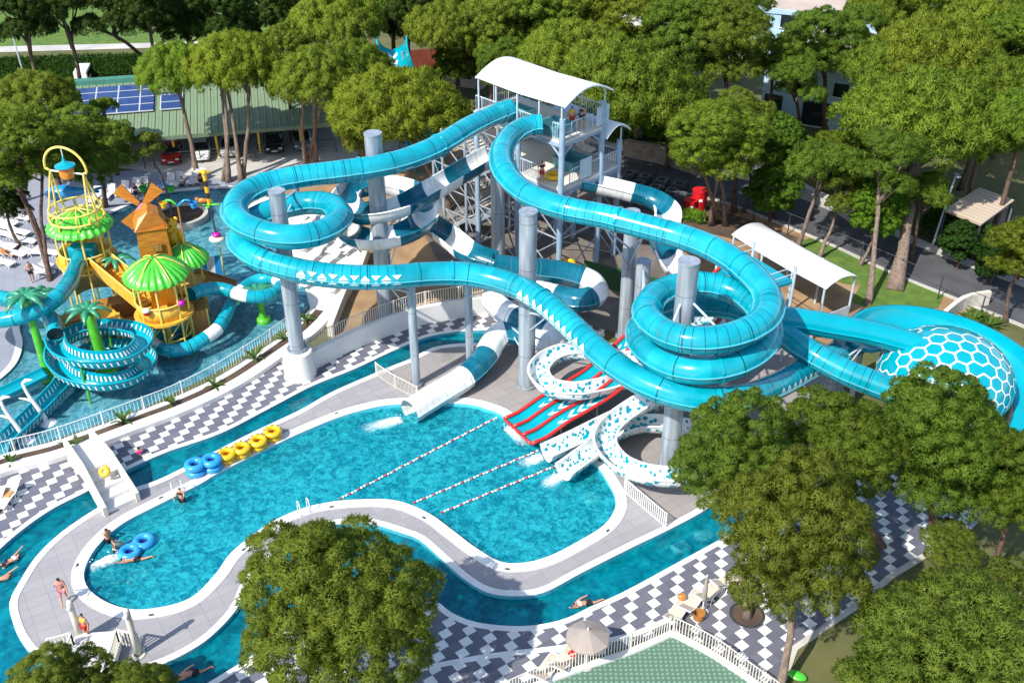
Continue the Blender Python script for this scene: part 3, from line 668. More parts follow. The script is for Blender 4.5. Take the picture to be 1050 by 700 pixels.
rail_fence('picket_railing', 'white picket fence on the right edge of the dotted green court', px([(690,648),(730,668),(770,697),(800,718)]), 1.0, .15, M['cream'], 2.0, .04)
rail_fence('picket_railing', 'short white picket fence across the deck at the right corner of the pool', px([(640,505),(662,524),(682,541)]), 1.0, .15, M['wsteel'], 1.9, .045)
rail_fence('picket_railing', 'low beige railing panel beside the slim column on the river bank', px([(386,385),(402,396),(428,410)]), 1.0, .12, M['cream'], 1.5, .03)
glass_fence('wire_fence', 'dark wire fence between the sunbathing deck and the parking lot', px([(120,176),(160,172),(205,168),(250,164),(300,160),(345,156)]), 1.3)
glass_fence('wire_fence', 'dark wire fence along the near side of the road', px([(640,180),(700,200),(767,224),(850,258),(925,290),(980,316),(1050,348)]), 1.8, post=3.2, wire=2)
st = [Vector(p) for p in catmull(px([(640,160),(672,166),(700,174),(722,182)]), .5)]
o = band('stone_wall', M['stone'], st, -.3, .3, 1.6, kind=None, h=1.6); tag(o, 'rough brown stone wall behind the slide tower beside the road', 'wall')
st = [Vector(p) for p in catmull(px([(765,170),(800,186),(830,205),(860,218),(880,232)]), .5)]
o = band('stone_wall', M['concrete'], st, -.3, .3, 1.0, kind=None, h=1.0); tag(o, 'pale concrete wall on the far side of the road under the pines', 'wall')
st = [Vector(p) for p in catmull(px([(958,340),(985,318),(1012,312)]), .5)]
o = band('garden_wall', M['cream'], st, -.15, .15, 1.1, kind=None, h=1.1); tag(o, 'short cream wall behind the hexagon patterned dome', 'wall')
# ---------------------------------------------------------------- water slides
TR = .72
def slide(name, label, pts, prof, mats, stripe=None, thick=0.0, bump=None, part='tube', cat='water slide', closed=True, group=None):
    P = Path(px(pts)); t = thing(name, label, cat, (P.P[-1][0], P.P[-1][1], 0), group)
    o = sweep(P, prof, part, mats, t, stripe, closed, thick, bump)
    return t, P, o
def ring_caps(t, P, r, mat, us, name='collar', w=.12, g=.06):
    for u in us:
        p, T, S, N = P.at(u); mb = MB(); n = 24; vs = []
        for d in (-w/2, w/2):
            for rr in (r+g, r+.004):
                for j in range(n):
                    a = 2*math.pi*j/n; vs.append(p+T*d+S*math.cos(a)*rr+N*math.sin(a)*rr)
        fs = []
        for j in range(n):
            k = (j+1) % n
            fs += [(j, k, 2*n+k, 2*n+j), (n+k, n+j, j, k)[::-1], (2*n+j, 2*n+k, 3*n+k, 3*n+j)]
        mb.add(vs, fs); mb.build(name, mat, t)
A_PTS = [(523,112,11.95),(505,119,11.9),(480,131,11.87),(450,149,11.83),(420,162,11.78),(390,170,11.73),(350,176,11.68),(310,181,11.62),(275,188,11.55),(250,199,11.47),(240,214,11.37),(249,229,11.25),(275,240,11.12),(305,243,11),(332,237,10.88),(348,224,10.75),(343,212,10.65),(322,208,10.55),(297,211,10.42),(270,220,10.25),(250,233,10.05),(247,249,9.75),(262,263,9.45),(285,272,9.15),(320,280,8.85),(360,284,8.62),(400,284,8.42),(440,281,8.22),(475,281,8.05),(505,286,7.9),(535,296,7.77),(562,313,7.62),(585,333,7.47),(610,357,7.32),(635,377,7.17),(662,393,7.02),(695,405,6.87),(730,410,6.72),(765,407,6.52),(795,396,5.9),(825,380,5.2),(850,366,4.6),(880,351,4.1),(915,340,3.7)]
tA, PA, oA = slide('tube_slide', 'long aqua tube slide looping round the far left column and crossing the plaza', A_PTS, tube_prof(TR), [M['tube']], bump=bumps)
B_PTS = [(556,128,11.95),(540,130,11.9),(524,139,11.85),(515,154,11.78),(516,172,11.7),(528,189,11.6),(548,203,11.5),(580,214,11.4),(620,222,11.28),(660,232,11.16),(700,243,11.04),(735,257,10.92),(765,277,10.8),(787,302,10.66),(784,326,10.5),(756,343,10.36),(716,349,10.22),(682,341,10.08),(664,323,9.94),(671,304,9.8),(697,293,9.66),(732,293,9.5),(766,306,9.3),(786,330,9.1),(780,356,8.85),(752,374,8.6),(715,380,8.4),(681,372,8.2),(659,353,8),(660,331,7.8),(684,317,7.6),(720,312,7.35),(760,318,7.1),(795,337,6.75),(830,361,6.35),(862,379,5.95),(893,392,5.7),(925,404,5.5)]
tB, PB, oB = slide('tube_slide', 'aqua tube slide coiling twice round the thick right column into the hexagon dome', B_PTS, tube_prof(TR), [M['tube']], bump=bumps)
X_PTS = [(790,326,7.4),(815,328,7.2),(850,334,6.8),(890,341,6.4),(925,350,6.0),(942,355,5.8)]
tX, PX, oX = slide('tube_slide', 'short straight aqua tube slide running behind the coil to the dome rim', X_PTS, tube_prof(TR), [M['aqua_plain']], bump=bumps)
# collars at the main joints
ring_caps(tA, PA, TR, M['aqua_plain'], [1.0, 8, 14, 20, 33, 45, 56, 62], 'collar'); ring_caps(tB, PB, TR, M['aqua_plain'], [.6, 9, 18, 26, 40, 55, PB.L-8], 'collar')
# painted triangle and diamond bands
def tube_decal(t, P, r, u0, u1, a0, a1, shapes, name, mat, period):
    """shapes: polygons in unit cell (0..1,0..1) laid along u and round the tube angle"""
    mb = MB(); k = int((u1-u0)/period)
    for i in range(k):
        for poly in shapes:
            q = []
            for j in range(len(poly)):
                (xa, ya), (xb, yb) = poly[j], poly[(j+1) % len(poly)]
                for s in range(3): q.append((xa+(xb-xa)*s/3, ya+(yb-ya)*s/3))
            cx = sum(a for a, b in q)/len(q); cy = sum(b for a, b in q)/len(q)
            vs = []
            for x, y in q+[(cx, cy)]:
                p, T, S, N = P.at(u0+(i+x)*period); a = R(a0+(a1-a0)*y)
                vs.append(p+(S*math.cos(a)+N*math.sin(a))*(r*1.03+.012))
            n = len(q); mb.add(vs, [(s, (s+1) % n, n) for s in range(n)])
    return mb.build(name, mat, t)
def uat(P, x, y):
    d = [((Vector(p)-Vector((0,0,0))) , i) for i, p in enumerate(P.P)]
    best = min(range(len(P.P)), key=lambda i: (proj(P.P[i])[0]-x)**2+(proj(P.P[i])[1]-y)**2)
    return P.u[best]
def proj(p):
    X, Y, Z = p[0], p[1], p[2]-HC; dep = Y*CS-Z*SN; up = Y*SN+Z*CS
    return 525+FPX*X/dep, 350-FPX*up/dep
dia = [[(.02,.55),(.25,.98),(.48,.55)],[(.02,.45),(.25,.05),(.48,.45)],[(.53,.98),(.97,.98),(.75,.56)],[(.53,.05),(.97,.05),(.75,.44)]]
# the side facing the plaza: S points right of travel
tube_decal(tA, PA, TR, uat(PA, 308, 278), uat(PA, 430, 283), -14, 36, dia, 'painted_diamond_band', M['decal'], 1.15)
zig = [[(.05,.35),(.95,.35),(.5,.98)],[(.08,.0),(.92,.0),(.92,.24),(.08,.24)]]
tube_decal(tA, PA, TR, uat(PA, 537, 297), uat(PA, 612, 360), -14, 34, zig, 'painted_triangle_band', M['decal'], .62)
tube_decal(tA, PA, TR, uat(PA, 788, 399), uat(PA, 832, 376), -14, 30, zig, 'painted_triangle_band', M['decal'], .62)

def alt(period, ph=0.0): return lambda u: int(((u+ph)/period) % 2)
C_PTS = [(508,160,8.6),(497,166,8.5),(470,182,8.3),(445,197,8.1),(415,213,7.85),(385,221,7.6),(364,220,7.45),(354,208,7.3),(366,196,7.2),(395,192,7.1),(425,200,6.95),(438,216,6.75),(432,232,6.55),(408,244,6.3),(376,248,6.05),(357,240,5.9),(362,226,5.8),(385,219,5.7),(415,222,5.6),(440,233,5.4),(462,248,5.2),(480,262,4.95),(505,271,4.7)]
tC, PC, oC = slide('flume_slide', 'open flume slide in teal and white bands that spirals round the left rear column', C_PTS, flume_prof(1.75, 1.1), [M['white_fg'], M['teal']], alt(2.4, .3), .05, None, 'flume', closed=False)
D_PTS = [(505,272,4.7),(530,275,4.4),(556,277,4.1),(583,281,3.8),(606,289,3.45),(611,301,3.3),(595,308,3.15),(568,303,3.0),(540,297,2.9),(518,297,2.8),(506,306,2.65),(517,319,2.5),(540,332,2.3),(562,341,2.1),(568,350,1.95),(555,351,1.85),(535,343,1.75),(518,340,1.65),(506,350,1.45),(495,369,1.15),(475,388,.85),(452,402,.6),(420,422,.38)]
LD = Path(px(D_PTS)).L
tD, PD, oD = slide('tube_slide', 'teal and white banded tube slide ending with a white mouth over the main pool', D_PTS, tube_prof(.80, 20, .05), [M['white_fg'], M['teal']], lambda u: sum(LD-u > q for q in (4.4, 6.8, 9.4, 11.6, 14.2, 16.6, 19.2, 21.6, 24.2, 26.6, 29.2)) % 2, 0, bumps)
GPT = [(596,188,6.9),(620,193,6.6),(645,199,6.3),(668,206,6.0),(683,218,5.7),(684,232,5.4),(678,248,5.0),(684,263,4.6),(694,280,4.2),(712,296,3.8)]
tG, PG, oG = slide('flume_slide', 'teal and white banded flume curving out from the right of the tower', GPT, flume_prof(1.7, 1.05), [M['teal'], M['white_fg']], alt(2.5, 1.2), .05, None, 'flume', closed=False)

# spotted flumes: white shells with aqua spots
def spotted(name, label, pts, seed):
    P = Path(px(pts)); t = thing(name, label, 'water slide', (P.P[-1][0], P.P[-1][1], 0), 'white slides with aqua spots')
    w_, h_ = 1.15, .8
    o = sweep(P, flume_prof(w_, h_), 'flume', [M['white_fg']], t, None, False, .05)
    rr = random.Random(seed); mb = MB(); u = .3
    while u < P.L-.4:
        for side in (0, 1):
            for rep in range(2):
                uu = u+rr.uniform(-.2, .2); r = rr.uniform(.05, .115); a = R(rr.uniform(188, 352))
                q = []
                n = 9
                for d in (1, -1)[side:side+1]:
                    for j in range(n):
                        b = 2*math.pi*j/n; rj = r*rr.uniform(.75, 1.2)
                        p, T, S, N = P.at(min(max(uu+rj*math.cos(b)*1.2, 0), P.L)); aa = a+rj*math.sin(b)/(w_*.5)
                        base = Vector((math.cos(aa)*(w_/2+d*.035), h_*.5+math.sin(aa)*(h_+d*.035)))
                        q.append(p+S*base.x+N*base.y)
                mb.add(q, [tuple(range(n))])
        u += rr.uniform(.085, .14)
    mb.build('spots', M['spot'], t); return t, P
M['spot'] = pm('aqua spot gelcoat', (.0, .33, .42), (.0, .26, .36), 2, .25)
tF1, PF1 = spotted('spotted_slide', 'white aqua spotted slide ringing round beside the red divided racer', [(740,312,5.2),(716,335,4.6),(694,352,4.1),(668,366,3.7),(640,371,3.3),(612,364,3.0),(584,362,2.8),(562,370,2.6),(552,384,2.45),(562,398,2.25),(588,403,2.1),(616,399,1.95),(645,391,1.8),(672,386,1.65),(687,394,1.5),(678,410,1.35),(650,424,1.15),(622,437,.9),(592,452,.65),(560,467,.4)], 3)
tF2, PF2 = spotted('spotted_slide', 'white aqua spotted slide ringing the foot of the thick right column', [(752,335,4.4),(728,362,3.8),(705,385,3.3),(678,404,2.9),(650,421,2.6),(628,438,2.35),(620,456,2.1),(632,475,1.85),(657,487,1.7),(690,491,1.55),(722,484,1.4),(737,466,1.3),(722,448,1.2),(690,438,1.1),(657,437,.95),(632,445,.8),(608,464,.6),(578,486,.4)], 5)

# mat racer: four lanes between red dividers
def racer():
    L0, L1 = G(738,276,6.0), G(773,298,6.0); E0, E1 = G(517,430,.25), G(545,456,.25)
    t = thing('mat_racer', 'wide mat racing slide with red dividers and white chevrons in its aqua lanes', 'water slide', ((E0+E1)/2))
    prof_t = [0, .12, .24, .33, .42, .53, .64, .74, .84, .94, 1.0]
    prof_d = [0, 1.0, 1.9, 2.25, 2.4, 3.4, 4.3, 4.75, 5.1, 5.7, 5.75]
    n = 46
    def Q(s, a, lift=0.0):
        tt = s; z = np.interp(tt, prof_t, prof_d)
        p = (L0+(L1-L0)*a)*(1-tt)+(E0+(E1-E0)*a)*tt
        return Vector((p.x, p.y, 6.0-z+lift))
    # bed
    ss = [i/n for i in range(n+1)]
    for k in range(3):
        mb = MB(); a0, a1 = k/3, (k+1)/3; vs = []
        for s in ss:
            for q in range(5):
                a = a0+(a1-a0)*q/4; vs.append(Q(s, a, -.10*math.sin(math.pi*q/4)))
        mb.add(vs, [(5*i+q, 5*i+q+1, 5*i+5+q+1, 5*i+5+q) for i in range(n) for q in range(4)])
        lane = mb.build('lane', M['aqua_plain2'], t, smooth=True); sd = lane.modifiers.new('wall', 'SOLIDIFY'); sd.thickness = .06; sd.offset = 0
        ch = MB()
        for c in range(22):
            s0 = .12+c*.043
            if (c % 7) > 3 or s0 > .95: continue
            for sg in (-1, 1):
                am = (a0+a1)/2; hw = (a1-a0)*.38
                v = [Q(s0, am, -.055), Q(s0+.017, am, -.055), Q(s0+.017-.04, am+sg*hw, -.02), Q(s0-.04, am+sg*hw, -.02)]
                ch.add(v, [(0, 1, 2, 3)] if sg > 0 else [(3, 2, 1, 0)])
        ch.build('painted_chevrons', M['decal'], lane)
    for k in range(4):
        mb = MB(); mb.tube([Q(s, k/3, .10) for s in ss], .11, 10); mb.build('divider', M['redtube'], t, smooth=True)
    # steel trestles
    for s in (.1, .3, .5, .7, .86):
        mb = MB()
        for a in (.1, .9):
            p = Q(s, a, -.15); mb.cyl((p.x, p.y, 0), p, .07)
        mb.bar(Q(s, .05, -.16), Q(s, .95, -.16), .12)
        if s < .6: mb.bar(Vector((Q(s, .1).x, Q(s, .1).y, .3)), Q(s, .9, -.3), .06)
        mb.build('trestle', M['steel'], t)
    mb = MB(); mb.tube([Q(1.0, a/6, .06) for a in range(7)], .09, 8); mb.build('end_bar', M['redtube'], t, smooth=True)
    return t
M['aqua_plain2'] = pm('aqua lane gelcoat', (0, .27, .36), (0, .33, .42), .8, .25, coat=.2)
racer()

# hexagon dome and its wrap-round flume
def dome():
    c = G(968,388,4.0); r = 3.75; hz = 2.75
    t = thing('dome_slide', 'aqua dome slide covered in a white hexagon net at the end of the tubes', 'water slide', (c.x, c.y, 0))
    shell = MB(); prof = []
    for j in range(15):
        a = R(-20+110*j/14); prof.append((r*math.cos(a), hz*math.sin(a)))
    shell.lathe(prof, (c.x, c.y, 4.0), 48); shell.build('dome', M['aqua_plain'], t, smooth=True)
    def S(x, y, g=.02):   # flat disc -> dome
        d = math.hypot(x, y); th = d/r; a = math.pi/2-th; k = math.atan2(y, x)
        return (c.x+(r+g)*math.cos(a)*math.cos(k), c.y+(r+g)*math.cos(a)*math.sin(k), 4.0+(hz+g)*math.sin(a))
    net = MB(); s = .54; wd = .058
    rr = random.Random(4)
    for i in range(-9, 10):
        for j in range(-9, 10):
            hx, hy = s*math.sqrt(3)*(i+j/2), s*1.5*j
            if hx*hx+hy*hy > (r*1.75)**2 or math.hypot(hx-.9, hy-1.2) < 1.15: continue
            for k in range(3):
                a0, a1 = R(60*k+30), R(60*k+90)
                if rr.random() < .06: continue
                p, q = (hx+s*math.cos(a0), hy+s*math.sin(a0)), (hx+s*math.cos(a1), hy+s*math.sin(a1))
                dx, dy = q[0]-p[0], q[1]-p[1]; l = math.hypot(dx, dy); ux, uy = dx/l, dy/l; nx, ny = -uy*wd, ux*wd
                vs = []; m = 4
                for e in range(m+1):
                    x, y = p[0]-ux*.03+(dx+ux*.06)*e/m, p[1]-uy*.03+(dy+uy*.06)*e/m
                    vs += [S(x+nx, y+ny), S(x-nx, y-ny)]
                net.add(vs, [(2*e, 2*e+1, 2*e+3, 2*e+2) for e in range(m)])
    net.build('hexagon_net', M['decal'], t)
    # support legs
    for k in range(6):
        a = R(60*k+20); mb = MB(); mb.cyl((c.x+2.6*math.cos(a), c.y+2.6*math.sin(a), 0), (c.x+2.9*math.cos(a), c.y+2.9*math.sin(a), 3.2), .14); mb.build('leg', M['lsteel'], t)
    # entry funnel shoulders
    for (sx, sy, sz) in ():
        p = G(sx, sy, sz); d = (Vector((c.x, c.y, 4.9))-p); mb = MB(); mb.tube([p, p+d*.25, p+d*.55], [TR, TR*1.15, TR*1.5], 24); mb.build('entry_hood', M['aqua_plain'], t, smooth=True)
    # flume round the far and right side
    vs = []; n = 44; mb = MB(); prof = [(0, -.35), (.5, -.62), (1.1, -.6), (1.6, -.35), (1.9, .05), (2.02, .5), (2.16, .53)]
    for i in range(n+1):
        a = R(158-208*i/n); z = 5.35-2.6*(i/n)**1.15; rad = r-.12+.35*min(1, i/8)
        for (d, h) in prof: vs.append((c.x+(rad+d)*math.cos(a), c.y+(rad+d)*math.sin(a), z+h))
    k = len(prof); mb.add(vs, [(i*k+j, i*k+j+1, i*k+k+j+1, i*k+k+j) for i in range(n) for j in range(k-1)])
    f = mb.build('outer_flume', M['aqua_plain'], t, smooth='auto'); sd = f.modifiers.new('wall', 'SOLIDIFY'); sd.thickness = .07; sd.offset = 0
    for i in range(5):
        a = R(140-44*i); mb = MB(); rad = r+1.2; z = 4.6-2.2*(i/4.6)
        mb.cyl((c.x+rad*math.cos(a), c.y+rad*math.sin(a), 0), (c.x+rad*math.cos(a), c.y+rad*math.sin(a), max(z-.4, .5)), .16); mb.build('leg', M['lsteel'], t)
dome()

# chute seen between the pines behind
def chute():
    t = thing('chute_slide', 'steep aqua chute with white chevrons half hidden by pines behind the tower', 'water slide', G(430,150,0))
    a, b = G(402,44,9.0), G(405,70,7.2); m1 = G(419,115,3.4); c_ = G(430,152,1.0); d = G(438,172,.6)
    P = Path([a, b, m1, c_, d]); o = sweep(P, flume_prof(2.6, 2.2, .12), 'flume', [M['aqua_plain']], t, None, False, .08)
    ch = MB()
    for i in range(16):
        u = .8+i*P.L/17
        for sg in (-1, 1):
            p, T, S, N = P.at(u); q, T2, S2, N2 = P.at(max(0, u-.55)); p2, *_r = P.at(min(P.L, u+.32)); q2, *_r = P.at(max(0, u-.23))
            ch.add([p-N*1.03, p2-N*1.03, q2+S2*sg*.62-N2*.86, q+S2*sg*.62-N2*.86], [(0, 1, 2, 3) if sg < 0 else (3, 2, 1, 0)])
    ch.build('painted_chevrons', M['decal'], t)
    for u in (1.0, P.L*.35, P.L*.65):
        p, T, S, N = P.at(u)
        for sg in (-1, 1):
            mb = MB(); mb.cyl((p[0]+S[0]*sg, p[1]+S[1]*sg, 0), tuple(p+S*sg*.9), .12); mb.build('leg', M['steel'], t)
chute()

# ---------------------------------------------------------------- columns carrying the slides
def column(label, base, ytop=None, h=None, r=.52, braces=(), flange=None, ped=None, mat=None):
    B = G(*base); t = thing('slide_column', label, 'column', B)
    if h is None:
        lo, hi = 0, 30
        for _ in range(40):
            m_ = (lo+hi)/2
            if proj((B.x, B.y, m_))[1] > ytop: lo = m_
            else: hi = m_
        h = lo
    z0 = 0
    if ped:
        mb = MB(); mb.lathe([(0, 0), (ped[0]*1.04, 0), (ped[0], .12), (ped[0]*.94, ped[1]-.06), (ped[0]*.88, ped[1]), (0, ped[1])], B, 26); mb.build('pedestal', M['whitewall'], t, smooth='auto'); z0 = ped[1]-.01
    mb = MB(); mb.lathe([(0, z0), (r, z0), (r, h), (0, h)], B, 26); mb.build('shaft', mat or M['colsteel'], t, smooth='auto')
    fl = MB()
    for z in ([z0+.12]+([flange] if flange else [])):
        fl.lathe([(r, z-.07), (r+.16, z-.07), (r+.16, z+.07), (r, z+.07)], B, 26)
        for k in range(20):
            a = 2*math.pi*k/20; fl.cyl((B.x+(r+.09)*math.cos(a), B.y+(r+.09)*math.sin(a), z-.2), (B.x+(r+.09)*math.cos(a), B.y+(r+.09)*math.sin(a), z+.16), .03, n=6)
    fl.build('flange', mat or M['steel'], t)
    mb = MB(); mb.lathe([(0, h+.05), (r+.03, h+.05), (r+.03, h-.06), (r, h-.06)], B, 26); mb.build('cap', M['steel'], t, smooth='auto')
    for (zb, target) in braces:
        tv = Vector(target); d = Vector((tv.x-B.x, tv.y-B.y, 0)); d = d.normalized()*r if d.length > .01 else Vector((r, 0, 0))
        mb = MB(); mb.cyl((B.x+d.x, B.y+d.y, zb), tv, .065, n=8); mb.cyl((B.x+d.x, B.y+d.y, max(.3, zb-1.2)), tv, .05, n=8); mb.build('brace', M['lsteel'], t)
    return t
def on(P, f, dz=-.7, n=None):
    p = P.at(P.L*f)[0]; return (p[0], p[1], p[2]+dz)
def near(P, x, y, dz=-.72):
    p = P.at(uat(P, x, y))[0]; return (p[0], p[1], p[2]+dz)
column('pale steel column on a white round pedestal inside the left tube coil', (308,384), 196, r=.47, ped=(1.0, 1.9), braces=[(10.6, near(PA,255,230)), (10.4, near(PA,332,237)), (11.8, near(PA,305,181)), (8.6, near(PA,262,263))])
column('thick steel column behind the long upper tube, inside the banded flume spiral', (396,322), 137, r=.56, braces=[(11.9, near(PA,420,162)), (11.9, near(PA,360,175)), (6.6, near(PC,415,213,-.1)), (5.0, near(PC,408,244,-.1)), (6.6, near(PC,366,196,-.1))])
column('free topped steel column with a bolted joint in the middle of the plaza', (540,395), 217, r=.52, flange=6.4, braces=[(5.6, near(PA,562,313)), (3.2, near(PD,517,319)), (3.4, near(PD,562,341))])
column('thick steel column rising through the right tube coil', (685,480), 268, r=.53, braces=[(11.0, near(PB,756,343)), (11.4, near(PB,700,243)), (11.0, near(PB,682,341)), (8.6, near(PB,752,374)), (8.6, near(PB,681,372)), (8.0, near(PB,780,356))])
column('tall steel column under the bend of the tube slide at the tower', (511,285), 172, r=.50)
column('steel column under the middle of the tube descending from the tower', (640,345), None, 9.3, .46, braces=[(7.0, near(PB,660,232)), (7.0, near(PB,620,222))])
column('steel column just left of the right tube coil, next to the taller one', (653,365), 268, r=.46, braces=[(6.6, near(PB,664,323)), (6.6, near(PB,659,353))])
column('slim steel column carrying the diamond painted tube nearest the river', (427,395), None, 7.55, .27, braces=[(6.9, near(PA,400,284))])
column('slim steel column under the banded tube next to the retaining wall', (482,376), None, 7.2, .25, braces=[(6.6, near(PA,505,286))])
column('short steel column between the two tubes entering the dome', (846,424), 347, r=.36, braces=[(4.2, near(PB,830,361)), (4.0, near(PX,890,341))])
column('slim steel column beneath the front tube near the pine tops', (735,455), None, 5.9, .3)
# ---------------------------------------------------------------- start tower
def tower():
    N0 = Vector((3.4, 67.6, 0)); a = Vector((-.707, .707, 0)); b = Vector((.707, .707, 0)); ang = R(45)
    W = lambda u, v, z: N0+a*u+b*v+Vector((0, 0, z))
    t = thing('slide_tower', 'steel start tower with two decks and a zigzag staircase from which the big slides leave', 'tower', N0)
    def slab(u0, u1, v0, v1, z, h=.18):
        mb = MB(); pts = [W(u0, v0, z), W(u1, v0, z), W(u1, v1, z), W(u0, v1, z)]
        lo = [p-Vector((0, 0, h)) for p in pts]; mb.add(pts+lo, [(3,2,1,0),(4,5,6,7),(0,1,5,4),(1,2,6,5),(2,3,7,6),(3,0,4,7)]); return mb
    slab(-.1, 8.6, -.1, 4.3, 11).build('upper_deck', M['cream'], t)
    slab(-.1, 8.6, -.1, 6.3, 7.5).build('lower_deck', M['cream'], t)
    for z, v1 in ((10.8, 4.25), (7.3, 6.25)):
        mb = MB()
        for u in (0, 2.8, 5.6, 8.5): mb.bar(W(u, -.05, z-.1), W(u, v1, z-.1), .14, .24)
        for v in (-.05, v1): mb.bar(W(-.05, v, z-.1), W(8.55, v, z-.1), .16, .28)
        mb.build('deck_beams', M['bluesteel'], t)
    tops = {(0, 0): 12.6, (0, 4.2): 12.8, (0, 6.2): 9.4}
    for u in (0, 4.2, 8.5):
        for v in (0, 4.2, 6.2):
            h = tops.get((u, v), 10.95 if v < 6 else 7.6)
            mb = MB(); mb.cyl(W(u, v, 0), W(u, v, h), .21, n=14); mb.build('column', M['bluesteel'], t, smooth='auto')
            if u == 0:
                for z in ((10.8, 7.3) if v < 6 else (7.3,)):
                    for du, dv in ((1, 0), (0, 1), (0, -1)):
                        if (v == 0 and dv == -1) or (v > 6 and dv == 1): continue
                        k = MB(); k.tube([W(u, v, z-1.3), W(u+du*.35, v+dv*.35, z-.75), W(u+du*1.0, v+dv*1.0, z-.25)], .07, 8); k.build('knee_brace', M['bluesteel'], t)
    # lattice of thin braces
    for (u0, v0, u1, v1) in ((0, 0, 4.2, 0), (4.2, 0, 8.5, 0), (0, 6.2, 4.2, 6.2), (4.2, 6.2, 8.5, 6.2), (0, 0, 0, 6.2), (4.2, 0, 4.2, 6.2), (8.5, 0, 8.5, 6.2)):
        mb = MB()
        for z0 in (.2, 3.6):
            mb.cyl(W(u0, v0, z0), W(u1, v1, z0+3.3), .05, n=6); mb.cyl(W(u1, v1, z0), W(u0, v0, z0+3.3), .05, n=6); mb.cyl(W(u0, v0, z0+3.35), W(u1, v1, z0+3.35), .07, n=8)
        mb.build('cross_brace', M['steel'], t)
    # railings of the decks: panels of pickets
    def rail(pts, z, h=1.15, gap=.2):
        mb = MB()
        for p, q in zip(pts, pts[1:]):
            p, q = W(p[0], p[1], z), W(q[0], q[1], z); L = (q-p).length; n = max(2, int(L/gap))
            for i in range(n+1): c = p+(q-p)*i/n; mb.bar(c, c+Vector((0, 0, h)), .03 if i % 7 else .07)
            mb.bar(p+Vector((0, 0, h)), q+Vector((0, 0, h)), .06); mb.bar(p+Vector((0, 0, .1)), q+Vector((0, 0, .1)), .04)
        return mb.build('railing', M['lsteel'], t)
    rail([(.05, .1), (.9, .0)], 11); rail([(2.6, 0), (4.2, 0)], 11); rail([(6.4, 0), (8.5, 0)], 11)
    rail([(0, .9), (0, 3.1)], 11, gap=.5); rail([(.1, 4.15), (8.5, 4.15)], 11, 1.6); rail([(8.5, 1.8), (8.5, 4.15)], 11, 1.6)
    rail([(2.2, 0), (4.8, 0)], 7.5); rail([(0, .9), (0, 6.1)], 7.5, gap=.25); rail([(.1, 6.15), (8.5, 6.15)], 7.5)
    # blank sign panels on the railings
    for (v, z, w_, h_) in ((3.45, 11.15, 1.3, 1.35), (1.9, 7.6, 1.2, 1.5)):
        mb = MB(); p = W(-.06, v, z); q = W(-.06, v+w_, z); mb.bar(p+Vector((0, 0, h_/2)), q+Vector((0, 0, h_/2)), .04, h_); mb.build('panel', M['lsteel'], t)
    # aqua start tubs
    for (u, v, z) in ((5.2, .9, 11.02), (1.5, .9, 11.02), (2.2, 3.4, 7.52)):
        mb = MB(); c = W(u, v, z); mb.add([tuple(c+a*x+b*y+Vector((0,0,h))) for h, s in ((0, .9), (.75, 1.0), (.75, .88), (.12, .75)) for x, y in ((-1*s,-.9*s),(1*s,-.9*s),(1*s,1.0*s),(-1*s,1.0*s))], [(i, (i+1) % 4, 4*k+4+(i+1) % 4-4*k, 4+i) if False else (4*k+i, 4*k+(i+1) % 4, 4*k+4+(i+1) % 4, 4*k+4+i) for k in range(3) for i in range(4)]+[(12,13,14,15)]); mb.build('start_tub', M['teal'], t)
    # barrel canopies on posts
    def canopy(u0, u1, v0, v1, z, rise, mat, name='canopy'):
        mb = MB(); vs = []; n = 14
        for u in (u0, (u0+u1)/2, u1):
            for i in range(n+1):
                s = i/n; sag = .12*math.sin(math.pi*(u-u0)/(u1-u0)); vs.append(W(u, v0+(v1-v0)*s, z+rise*math.sin(math.pi*s)-sag))
        mb.add(vs, [(k*(n+1)+i, k*(n+1)+i+1, (k+1)*(n+1)+i+1, (k+1)*(n+1)+i) for k in range(2) for i in range(n)])
        o = mb.build(name, mat, t, smooth=True); sd = o.modifiers.new('wall', 'SOLIDIFY'); sd.thickness = .05; sd.offset = 0
        fr = MB()
        for u in (u0+.02, u1-.02): fr.tube([W(u, v0+(v1-v0)*i/n, z-.07+rise*math.sin(math.pi*i/n)) for i in range(n+1)], .06, 6)
        fr.build('canopy_frame', M['lsteel'], t)
    canopy(-.4, 8.2, -.3, 4.7, 13.6, .85, M['canvas']); canopy(-.3, 5.5, 4.35, 7.0, 10.1, .7, M['canvas_grey'])
    for u in (0, 2.1, 4.2, 6.3, 8.1):
        mb = MB(); mb.cyl(W(u, -.1, 11), W(u, -.1, 13.62), .06, n=8); mb.build('canopy_post', M['lsteel'], t)
        mb = MB(); mb.cyl(W(u, 4.3, 11), W(u, 4.3, 13.7), .06, n=8); mb.build('canopy_post', M['lsteel'], t)
    for u in (0, 5.3):
        mb = MB(); mb.cyl(W(u, 6.3, 7.5), W(u, 6.3, 10.3), .06, n=8); mb.build('canopy_post', M['lsteel'], t)
    # zigzag stair: six flights, treads of open grating
    nf = 4; rise = 7.5/nf
    for f in range(nf):
        v = .0 if f % 2 == 0 else 1.75; u0, u1 = (12.3, 9.7) if f % 2 == 0 else (9.7, 12.3)
        z0 = f*rise; mb = MB(); ns = 11
        for i in range(ns):
            u = u0+(u1-u0)*(i+.5)/ns; z = z0+rise*(i+1)/ns
            mb.add([W(u-.17, v, z), W(u+.17, v, z), W(u+.17, v+1.5, z), W(u-.17, v+1.5, z), W(u-.17, v, z-.05), W(u+.17, v, z-.05), W(u+.17, v+1.5, z-.05), W(u-.17, v+1.5, z-.05)], [(3,2,1,0),(4,5,6,7),(0,1,5,4),(1,2,6,5),(2,3,7,6),(3,0,4,7)])
        fl = mb.build('stair_flight', M['cream'], t)
        st = MB()
